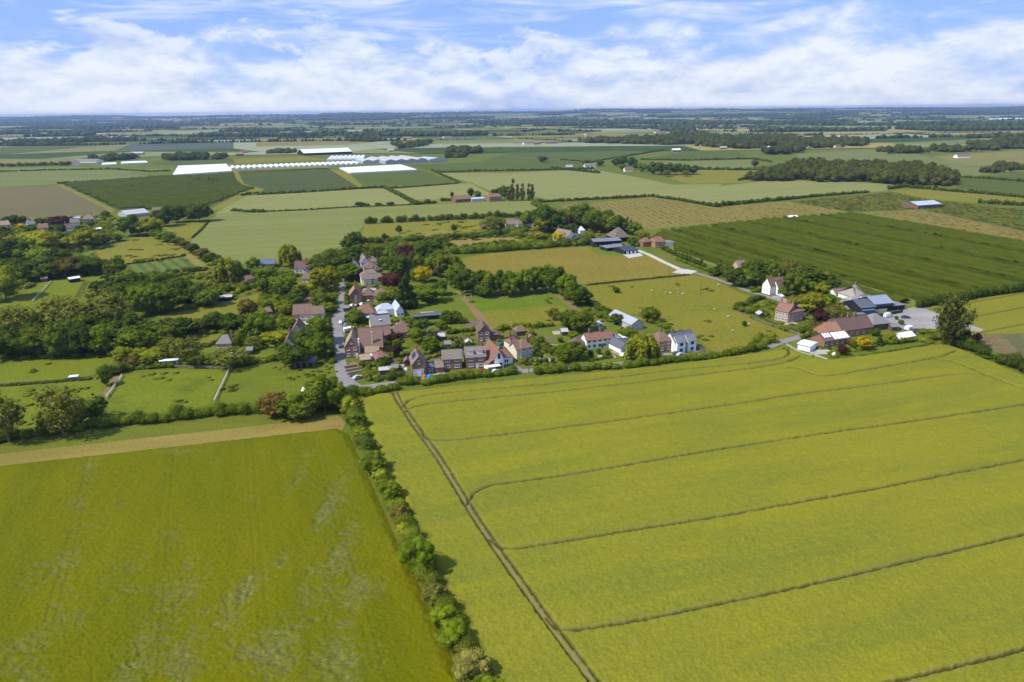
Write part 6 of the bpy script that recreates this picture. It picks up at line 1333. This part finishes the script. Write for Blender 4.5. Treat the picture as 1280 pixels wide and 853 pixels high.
# trailers and horsebox
def trailer(px, py, to, L, h, c_side, c_top, label, name, cat):
    p = G(px, py); q = G(*to); root = empty(name, (p.x, p.y, 0), math.atan2(q.y - p.y, q.x - p.x)); tag(root, label, cat)
    loft([[(x, -1.1, .5), (x, -1.15, 1.4), (x, -1.05, h - .2), (x, 1.05, h - .2), (x, 1.15, 1.4), (x, 1.1, .5)] for x in (-L / 2, L / 2)]).build('body', M_car, root, c_side)
    loft([[(x, -1.2, h - .22), (x, -.8, h), (x, .8, h), (x, 1.2, h - .22)] for x in (-L / 2 - .05, L / 2 + .05)]).build('roof', M_white, root, c_top)
    MB().tube((L / 2, 0, .5), (L / 2 + 1.2, 0, .45), .06, .05).build('drawbar', M_metal, root, (.3, .3, .3))
    for s in (-1.1, 1.1): o_ = link('wheel', WHL, None, root); o_.location = (0, s, .32)
trailer(213, 457.5, (220, 457), 7.5, 2.9, (.02, .09, .36), (.8, .8, .82), 'long blue trailer with a white top above the near paddock', 'covered_trailer', 'trailer')
trailer(382, 494, (383, 487), 4.0, 2.6, (.05, .05, .06), (.8, .8, .8), 'white-topped horsebox standing in the grazed paddock', 'horsebox', 'horsebox')
trailer(1084, 393, (1090, 392.6), 7, 2.6, (.03, .06, .12), (.10, .15, .22), 'dark blue covered trailer beside the dark steel barn', 'covered_trailer', 'trailer')
trailer(1135, 413, (1138, 412), 3.2, 2.2, WC, (.8, .8, .8), 'small white caravan at the garden end of the yard', 'caravan', 'caravan')
trailer(435.5, 415, (440, 414), 5, 2.4, (.6, .62, .6), (.82, .84, .82), 'white canopied caravan in the garden beside the lane', 'caravan', 'caravan')
trailer(92.5, 474, (97, 473.6), 3.4, 1.3, (.7, .72, .72), (.8, .8, .8), 'white water bowser on the ditch line of the near paddocks', 'water_bowser', 'bowser')
# water, tarpaulin, bins
def heap(px, py, w_, h_, c, label, name, cat):
    p = G(px, py); rr = random.Random(int(px)); root = MB(); bm = bmesh.new(); bmesh.ops.create_icosphere(bm, subdivisions=3, radius=1)
    for v in bm.verts:
        v.co.x *= w_ / 2 * (1 + .12 * math.sin(v.co.y * 5)); v.co.y *= w_ / 2.6; v.co.z = max(-.1, v.co.z) * h_ * (1 + .1 * math.sin(v.co.x * 3))
    me = bpy.data.meshes.new(name); bm.to_mesh(me); bm.free(); o = link(name, me, M_car if False else M_render, None, c); o.location = (p.x, p.y, 0); tag(o, label, cat)
heap(537, 471.5, 2.8, 1.1, (.01, .22, .62), 'bright blue tarpaulin over a heap beside the gabled brick house', 'tarpaulin', 'tarpaulin')
heap(530.5, 472, 1.8, 1.3, (.5, .16, .03), 'orange-brown covered heap by the garage wall', 'covered_heap', 'heap')
heap(1042, 445, 1.9, 1.7, (.8, .8, .8), 'white garden parasol on the farm lawn', 'parasol', 'parasol')
heap(764, 446, 2.6, 1.0, (.5, .4, .08), 'pile of yellowish sand beside the brick patio', 'sand_pile', 'pile')
heap(507, 463, 2.6, 1.2, (.65, .65, .62), 'white garden table by the gabled brick house', 'garden_table', 'table')
heap(1010, 392, 1.2, 1.2, (.7, .7, .7), 'white urn beside the lime-coloured tree', 'urn', 'urn')
# garden walls of the lane terraces
def wall(line, h_, c, label, name='garden_wall', cat='wall', mat=M_brick, th=.35):
    P = [G(*p) for p in line]; b = MB()
    for a, q in zip(P[:-1], P[1:]):
        t = (q - a).normalized(); n_ = Vector((-t.y, t.x, 0)) * th / 2; a2, q2 = a - t * .1, q + t * .1
        b.prism([(v - P[0])[:2] for v in (a2 + n_, a2 - n_, q2 - n_, q2 + n_)], 0, h_)
    o = b.build(name, mat, None, c); o.location = P[0]; tag(o, label, cat)
wall([(431, 461), (446, 458.5)], 1.2, (.34, .25, .16), 'upper stone wall of the terraced garden beside the lane')
wall([(432, 465), (453, 461)], 1.0, (.38, .28, .17), 'middle stone wall of the terraced garden beside the lane')
wall([(434, 469), (455, 464.5)], .9, (.40, .31, .2), 'lower stone wall of the terraced garden beside the lane')
wall([(1081, 399.5), (1100, 396.5), (1128, 391)], 1.6, (.05, .05, .05), 'long black fence along the front of the steel barn', 'black_fence', 'fence', M_wood, .15)
wall([(868, 436.5), (880, 440)], 1.5, (.12, .10, .09), 'dark fence beside the white villa', 'garden_fence', 'fence', M_wood, .15)
wall([(1012, 443), (1034, 451.5)], 1.0, (.4, .38, .34), 'pale low wall at the corner of the farm garden')
# poles
def pole(px, py, h_px, label):
    p = G(px, py); H = h_px * mpp(px, py); root = empty('utility_pole', (p.x, p.y, 0), .2); tag(root, label, 'utility pole')
    MB().tube((0, 0, -.2), (0, 0, H), .17, .11, 8).build('post', M_bark, root); MB().box(-.9, .9, -.06, .06, H - .7, H - .56).build('crossarm', M_wood, root, (.15, .12, .09))
    for s in (-.8, 0, .8): MB().tube((s, 0, H - .56), (s, 0, H - .3), .06, .04, 6).build('insulator', M_white, root, (.6, .6, .6))
for a in [(836, 343, 11, 'utility pole at the corner of the hay meadow beside the gravel drive'), (875, 371, 19, 'tall utility pole standing in the sheep pasture'), (990, 381, 18, 'utility pole by the drive of the white farmhouse'), (661, 466, 14, 'utility pole in the hedge before the cream house'), (505, 473, 16, 'utility pole beside the gabled brick house'), (433, 361, 18, 'utility pole at the upper end of the lane'), (433, 378, 12, 'utility pole beside the parked cars of the lane'), (429, 419, 14, 'utility pole beside the lane hedge'), (1016, 413, 14, 'utility pole beside the pink brick pair')]: pole(*a)
# fences: posts and rails
def fence(line, label, gap=3.0, c=(.30, .27, .22)):
    P = [G(*p) for p in line]; b = MB(); po = []; root = empty('paddock_fence', (P[0].x, P[0].y, 0)); tag(root, label, 'fence'); r = MB()
    for a, q in zip(P[:-1], P[1:]):
        L = (q - a).length; k = max(1, int(L / gap)); t = (q - a).normalized(); n_ = Vector((-t.y, t.x, 0)) * .05
        for i in range(k + 1):
            c_ = a.lerp(q, i / k) - P[0]; po.append(c_)
        for z in (.5, .85, 1.2): r.prism([(v - P[0])[:2] for v in (a + n_, a - n_, q - n_, q + n_)], z, z + .12)
    r.build('rails', M_wood, root, c).name = 'rail'
    pm = MB().box(-.07, .07, -.07, .07, 0, 1.35).mesh('post'); pm.materials.append(M_wood)
    for c_ in po[:90]: o = link('post', pm, None, root); o.location = c_; o.color = (*c, 1)
fence([(153, 471), (133, 499)], 'pale rail fence beside the muddy strip in the near paddock', c=(.55, .52, .46))
fence([(287, 463), (268, 503)], 'pale rail fence between the near paddock and the grazed paddock', c=(.55, .52, .46))
fence([(64, 353), (41, 378)], 'grey rail fence dividing the fenced paddocks, shelter side', c=(.45, .42, .38))
fence([(0, 483), (60, 480), (90, 476), (118, 473), (140, 460)], 'dark wire fence along the ditch of the near paddocks', 4, (.12, .1, .08))
fence([(160, 463), (210, 460), (290, 462)], 'grey rail fence along the top of the near paddock', 4)
fence([(735, 357.5), (800, 351), (862, 345)], 'thin dark fence between hay meadow and sheep pasture', 5, (.12, .1, .08))
fence([(936, 397), (960, 407), (1000, 420)], 'grey fence along the pink brick pair hedge', 4)
fence([(983, 433), (1000, 443), (1014, 447)], 'pale fence by the flat-roofed white garage', 3, (.5, .48, .44))
strip('muddy_strip', [(147, 470), (128, 499)], 2.5, M_path, 6); strip('bare_strip', [(108, 352), (97, 372)], 3.5, field_mat('worn_grass', (.07, .08, .025), (.09, .09, .03), 5, .8), 6)
# goalposts
def goal(px, py, label):
    p = G(px, py); root = empty('football_goal', (p.x, p.y, 0), .1); tag(root, label, 'goal')
    for x in (-1.8, 1.8): MB().tube((x, 0, 0), (x, 0, 2), .07, .07).build('goalpost', M_white, root, WHT)
    MB().tube((-1.87, 0, 2), (1.87, 0, 2), .07, .07).build('crossbar', M_white, root, WHT)
goal(571, 369.5, 'white goal frame at the end of the long lawn'); goal(691, 436.5, 'white goal frame in the cottage garden'); goal(585, 372, 'white goal frame beside the earth track')
# sheep: one body each
def sheep_mesh():
    bm = bmesh.new(); me = bpy.data.meshes.new('sheep')
    J = [(0, 0, .62), (-.42, 0, .66), (.38, 0, .66), (.62, 0, .80), (.80, 0, .74), (.34, .15, .32), (.34, .15, .0), (.34, -.15, .32), (.34, -.15, .0), (-.36, .15, .32), (-.40, .15, .0), (-.36, -.15, .32), (-.40, -.15, .0), (-.58, 0, .60), (.62, .14, .86), (.62, -.14, .86)]
    E = [(0, 1), (0, 2), (2, 3), (3, 4), (2, 5), (5, 6), (2, 7), (7, 8), (1, 9), (9, 10), (1, 11), (11, 12), (1, 13), (3, 14), (3, 15)]
    me.from_pydata(J, E, []); bm.free(); return me
SM = sheep_mesh(); mt, n, out = new_mat('fleece'); finish(n, out, n.mix(n.noise(n.new('ShaderNodeTexCoord').outputs['Object'], 9, 4), (.42, .39, .30), (.60, .56, .45)), .95, n.noise(n.new('ShaderNodeTexCoord').outputs['Object'], 25, 3), .8, .03); SM.materials.append(mt)
base = bpy.data.objects.new('sheep', SM); COL.objects.link(base); sk = base.modifiers.new('skin', 'SKIN')
for v, r_ in zip(SM.skin_vertices[0].data, [.27, .25, .24, .14, .08, .09, .05, .09, .05, .1, .05, .1, .05, .1, .04, .04]): v.radius = (r_, r_)
SM.skin_vertices[0].data[0].use_root = True; base.modifiers.new('smooth', 'SUBSURF').levels = 1
SH = [(910, 397, 'upper of two sheep grazing at the east side of the pasture'), (936, 406.5, 'sheep standing lowest toward the pink brick pair'), (916, 415, 'lone sheep low in the pasture'), (815, 364.5, 'first of three sheep in the upper pasture'), (832, 367, 'second of three sheep in the upper pasture'), (838, 367.5, 'third of three sheep in the upper pasture'), (848, 367.5, 'sheep right of the group of three in the upper pasture'), (853, 368.5, 'outlying sheep beneath the tall pole in the pasture'), (893, 388, 'sheep by itself in the middle of the pasture'), (898, 357, 'sheep beside the farm road at the pasture edge')]
for i, (px, py, lab) in enumerate(SH):
    o = base if i == 0 else base.copy()
    if i: COL.objects.link(o)
    p = G(px, py); o.location = (p.x, p.y, .02); o.rotation_euler.z = i * 1.7; o.scale = (1.1,) * 3; tag(o, lab, 'sheep', 'sheep in the pasture')
# ------------------------------------------------------------------ small garden buildings, paving and more cars
PAV = field_mat('garden_paving', (.34, .31, .27), (.42, .38, .33), 3, .5)
def patch(px, py, w_, d_, mat, name='patio'):
    p = G(px, py); k = mpp(px, py) * .5; a = .12
    me = bpy.data.meshes.new(name); c, s = math.cos(a), math.sin(a)
    me.from_pydata([(p.x + x * c - y * s, p.y + x * s + y * c, zlift(7, p)) for x, y in ((-w_ / 2, -d_ / 2), (w_ / 2, -d_ / 2), (w_ / 2, d_ / 2), (-w_ / 2, d_ / 2))], [], [(0, 1, 2, 3)]); me.update(); tag(link(name, me, mat), kind='structure')
for px, py, w_, d_ in [(472, 448, 9, 6), (493, 459, 8, 5), (545, 466, 7, 5), (566, 446, 7, 6), (593, 446, 7, 6), (612, 436, 9, 5), (470, 386, 8, 5), (444, 392, 7, 5), (384, 404, 8, 6), (300, 440, 8, 6), (478, 415, 9, 4), (756, 446, 9, 4), (838, 444, 9, 4), (1075, 384, 8, 5), (700, 416, 7, 5), (534, 392, 7, 6), (505, 404, 8, 5), (462, 362, 8, 6), (330, 352, 9, 6), (408, 372, 6, 6), (360, 350, 8, 5), (1026, 440, 9, 6), (986, 404, 7, 5), (640, 433, 8, 6)]:
    patch(px, py, w_, d_, PAV)
M_dirt = field_mat('garden_soil', (.13, .095, .06), (.17, .125, .08), 3, .5)
for px, py, w_, d_ in [(575, 425, 9, 8), (548, 416, 12, 9), (588, 404, 10, 10), (350, 366, 9, 8), (390, 386, 8, 7), (480, 468, 8, 5), (680, 425, 9, 8), (708, 438, 8, 7), (940, 390, 14, 9), (500, 452, 7, 6), (536, 458, 7, 5)]:
    patch(px, py, w_, d_, M_dirt, 'vegetable_bed')
SHEDS = [(494, 466, 'timber', 'felt', 'dark felt-roofed shed in the plot behind the roadside hedge'), (509, 458, 'timber', 'brown', 'brown shed west of the gabled brick house'), (560, 436, 'timber', 'felt', 'felt-roofed shed behind the first plain brick house'), (586, 434, 'grey', 'palegrey', 'pale shed behind the dormered brick house'),
         (552, 426, 'timber', 'palegrey', 'pale-roofed shed on the lawn beside the pointed conifer'), (531, 420, 'sage', 'silver', 'small greenhouse behind the long brick terrace'), (462, 392, 'white', 'felt', 'white shed between the red-tiled house and the parked cars'), (476, 388, 'timber', 'brown', 'brown shed behind the red-tiled house'),
         (433, 390, 'timber', 'felt', 'dark shed beside the lane hedge'), (400, 392, 'timber', 'palegrey', 'pale-roofed shed beside the big brown-roofed house'), (352, 380, 'timber', 'brown', 'brown shed beside the bare garden plot'), (382, 360, 'white', 'palegrey', 'white garage below the brown-roofed bungalow'),
         (402, 347, 'timber', 'brown', 'brown shed beside the red-roofed farmhouse'), (340, 344, 'white', 'felt', 'white outhouse beside the blue-roofed barn'), (312, 444, 'timber', 'felt', 'dark shed in the shrubbery by the bungalow'), (664, 428, 'timber', 'brown', 'brown shed in the garden of the cream house'),
         (706, 420, 'timber', 'palegrey', 'pale-roofed shed below the hedge of the small paddock'), (751, 412, 'sage', 'silver', 'little greenhouse among the vegetable rows'), (800, 424, 'timber', 'brown', 'brown shed behind the weeping willow'), (1058, 384, 'timber', 'felt', 'dark shed in the garden of the thatched cottage'),
         (1030, 392, 'timber', 'brown', 'brown shed behind the copper-leaved tree'), (952, 398, 'timber', 'palegrey', 'pale shed at the vegetable patch of the pink brick pair'), (1118, 414, 'timber', 'felt', 'dark log store on the farm lawn'), (470, 343, 'timber', 'brown', 'brown summerhouse on the bright lawn at the lane head')]
for i, (px, py, wl, rf, lab) in enumerate(SHEDS):
    h, L = house('garden_shed', lab, 'shed', (px - 3.6, py + .2), (px + 3.6, py - .2), 3.2 + (i % 3) * .5, 2.1, 3.0, wl, rf, i % 2 == 0, 0, '', ()); MB().box(-.45, .45, -.07, -.02, 0, 1.85).build('door', M_wood, h, (.12, .10, .08))
for a in [(562, 448, (563, 440), SV, 'silver car between the two plain brick houses'), (604, 465, (609, 464), (.25, .02, .02), 'red car on the earth drive beside the dormered house'), (641, 438, (645, 436), SV, 'silver car on the gravel behind the cream house'), (846, 443.5, (850, 443), CH, 'charcoal car before the white villa'), (1102, 404, (1106, 403), SV, 'silver car in the middle of the stone yard'), (1132, 398, (1136, 398), (.03, .05, .14), 'navy car at the open end of the stone yard'), (426, 434, (426, 424), CH, 'dark car parked on the lane by the dark hedge'), (976, 371, (980, 372.5), WC, 'white car on the drive below the white farmhouse'), (385, 346, (389, 345.5), SV, 'silver car before the red-roofed farmhouse'), (432, 402, (431, 396), BL, 'blue car pulled off the lane beside the white one')]:
    vehicle(*a)
# ------------------------------------------------------------------ undergrowth of the gardens and wood floors, rough tufts in the pastures
def clumps_stuff(name, C, Rr, leaf, nl, color, seed):
    rng = np.random.default_rng(seed); C = np.array(C); Rr = np.array(Rr)
    pr = Rr[:, 0] ** 2; who = rng.choice(len(C), nl, p=pr / pr.sum())
    d = unit(rng.normal(size=(nl, 3)) + np.array([0, 0, .6])); d[:, 2] = np.abs(d[:, 2]); PP = C[who] + d * Rr[who] * rng.uniform(.85, 1.12, (nl, 1))
    nr = unit(d + .5 * rng.normal(size=(nl, 3))); a_ = unit(np.cross(nr, rng.normal(size=(nl, 3)))); b_ = np.cross(a_, nr); s = leaf * rng.uniform(.6, 1.4, (nl, 1))
    V = np.stack([PP - a_ * s * .5, PP - b_ * s * .5, PP + a_ * s * .5, PP + b_ * s * .5], 1).reshape(-1, 3)
    tcl = rng.uniform(0, 1, len(C)); tint = np.repeat(np.clip(tcl[who] * .75 + .25 * rng.uniform(0, 1, nl), 0, 1), 4)
    cv = (C[:, None] + ICO1_V[None] * Rr[:, None] * .85).reshape(-1, 3); T = (ICO1_F[None] + (np.arange(len(C)) * len(ICO1_V))[:, None, None]).reshape(-1, 3) + len(V)
    me = np_mesh(name, np.concatenate([V, cv]), np.arange(4 * nl).reshape(-1, 4), T, {'tint': np.concatenate([tint, np.repeat(tcl * .7, len(ICO1_V))])}); me.materials.append(M_leaf)
    o = link(name, me); o.color = (*color, 1); return tag(o, kind='stuff')
bpy.context.view_layer.update()
FOOT = []
for o in COL.objects:
    if o.type == 'MESH' and o.name.split('.')[0].endswith('wall') and o.parent is not None:
        bb = [o.matrix_world @ Vector(c) for c in o.bound_box]; c = sum(bb, Vector()) / 8; FOOT.append((c.x, c.y, (bb[0] - bb[6]).to_2d().length * .5))
for o in COL.objects:
    if o.parent is None and o.get('category') in ('car', 'van', 'trailer', 'horsebox', 'caravan', 'goal', 'sheep'): FOOT.append((o.location.x, o.location.y, 2.5))
OPEN = []
for o in COL.objects:
    if o.type == 'MESH' and o.get('kind') == 'structure':
        nm = o.name.split('.')[0]
        if nm in ('lawn', 'village_lane', 'farm_road', 'gravel_drive', 'gravel_apron', 'farm_yard', 'driveway', 'patio', 'terrace', 'earth_track', 'clearing', 'pasture', 'paddock', 'hay_meadow', 'meadow', 'small_meadow', 'vegetable_plot', 'bare_plot', 'wheat_field', 'orchard_grass', 'dry_grass', 'farm_track', 'standing_crop_field'):
            if nm == 'standing_crop_field': continue
            if len(o.data.polygons) == 1: OPEN.append((nm, [(v.co.x, v.co.y) for v in o.data.vertices]))
            else:
                for f in o.data.polygons: OPEN.append((nm, [(o.data.vertices[i].co.x, o.data.vertices[i].co.y) for i in f.vertices]))
def scatter(poly_px, gap, seed, keep_lawn=.04, thr=.40, hmin=.8, hmax=3.2, ignore=()):
    rng = np.random.default_rng(seed); poly = [tuple(G(*p)[:2]) for p in poly_px]; P = np.array(poly)
    x, y = np.meshgrid(np.arange(P[:, 0].min(), P[:, 0].max(), gap), np.arange(P[:, 1].min(), P[:, 1].max(), gap))
    x = (x + rng.uniform(-.5, .5, x.shape) * gap).ravel(); y = (y + rng.uniform(-.5, .5, y.shape) * gap).ravel()
    k = inside(x, y, poly) & (vnoise(x / 11, y / 11, seed) * .6 + vnoise(x / 4, y / 4, seed + 1) * .4 > thr)
    for fx, fy, fr in FOOT: k &= np.hypot(x - fx, y - fy) > fr + .6
    op = np.zeros(len(x), bool)
    for nm, pg in OPEN:
        if nm not in ignore: op |= inside(x, y, pg)
    k &= (~op) | (rng.random(len(x)) < keep_lawn * (np.array([1.0])))
    k &= ~np.zeros(len(x), bool)
    x, y = x[k], y[k]; h = rng.uniform(hmin, hmax, len(x)) * (rng.uniform(.4, 1, len(x)))
    r = gap * rng.uniform(.38, .75, len(x))
    return [(a, b, c * .35) for a, b, c in zip(x, y, h)], [(q, q, c * .62) for q, c in zip(r, h)]
ZONES = [([(205, 404), (330, 400), (330, 345), (440, 322), (456, 350), (425, 400), (420, 455), (300, 457), (150, 462), (205, 440)], 3.6, .47, 3.0),
         ([(434, 345), (560, 330), (580, 360), (580, 395), (600, 440), (520, 470), (460, 480), (432, 470), (428, 440), (430, 400)], 3.2, .50, 2.4),
         ([(598, 412), (720, 405), (780, 400), (845, 425), (842, 448), (660, 458), (600, 444)], 3.2, .52, 2.2),
         ([(440, 300), (640, 290), (690, 298), (706, 306), (570, 318), (560, 332), (430, 326)], 5, .34, 3.6),
         ([(0, 276), (142, 270), (142, 300), (0, 312)], 6, .42, 4), ([(600, 278), (700, 270), (800, 284), (815, 304), (720, 304), (600, 292)], 6, .42, 4),
         ([(890, 342), (1000, 348), (1075, 366), (1062, 398), (1010, 392), (955, 368)], 4.2, .38, 3.2), ([(925, 382), (960, 376), (1015, 388), (1062, 400), (1000, 416), (960, 402)], 3.8, .46, 2.4),
         ([(985, 440), (1030, 428), (1160, 412), (1190, 428), (1036, 450)], 3.2, .52, 1.8), ([(0, 300), (130, 300), (142, 346), (60, 348), (0, 380)], 5, .25, 5),
         ([(0, 405), (60, 395), (150, 398), (200, 430), (170, 462), (140, 446), (0, 450)], 4.5, .25, 4), ([(130, 345), (260, 342), (330, 362), (255, 384), (190, 394), (150, 392)], 4.5, .25, 4)]
for i, (pz, gap, thr, hm) in enumerate(ZONES):
    C, Rr = scatter(pz, gap, 60 + i * 3, .03, thr, .8, hm)
    if len(C): clumps_stuff('undergrowth', C, Rr, max(.35, math.hypot(C[0][0], C[0][1]) / 700), min(60000, len(C) * 40), random.choice([(.125, .165, .026), (.14, .17, .028), (.11, .155, .024)]), i)
TUFT = [([(-40, 452), (145, 447), (128, 474), (-40, 482)], 3.0, .70), ([(-60, 486), (132, 477), (108, 522), (-80, 556)], 3.0, .70), ([(152, 470), (285, 462), (256, 512), (115, 532)], 2.6, .62), ([(290, 461), (418, 456), (432, 490), (400, 500), (265, 510)], 2.6, .66),
        ([(735, 360), (885, 348), (925, 370), (950, 400), (1000, 418), (892, 440), (800, 400)], 3.6, .70), ([(583, 374), (690, 368), (734, 400), (608, 411)], 3.2, .66), ([(115, 318), (178, 295), (205, 297), (250, 326), (160, 330)], 5, .64), ([(456, 283), (640, 274), (640, 284), (540, 296)], 5, .62)]
for i, (pz, gap, thr) in enumerate(TUFT):
    C, Rr = scatter(pz, gap, 160 + i * 3, 1.0, thr + .05, .15, .45)
    if len(C): clumps_stuff('rough_tufts', C, Rr, max(.3, math.hypot(C[0][0], C[0][1]) / 800), min(30000, len(C) * 20), (.105, .125, .022), i)
# ------------------------------------------------------------------ the air
hz = MB().box(-21500, 21500, -800, 21500, -12, 128).build('haze', None)
mt = bpy.data.materials.new('haze_air'); mt.use_nodes = True
n = NT(mt.node_tree); out = n.new('ShaderNodeOutputMaterial')
vol = n.new('ShaderNodeVolumePrincipled', ins={'Color': (.45, .64, .98, 1), 'Density': 5.6e-5, 'Anisotropy': .25})
n.l.new(vol.outputs[0], out.inputs['Volume'])
hz.data.materials.append(mt); tag(hz, kind='stuff'); hz.display_type = 'BOUNDS'
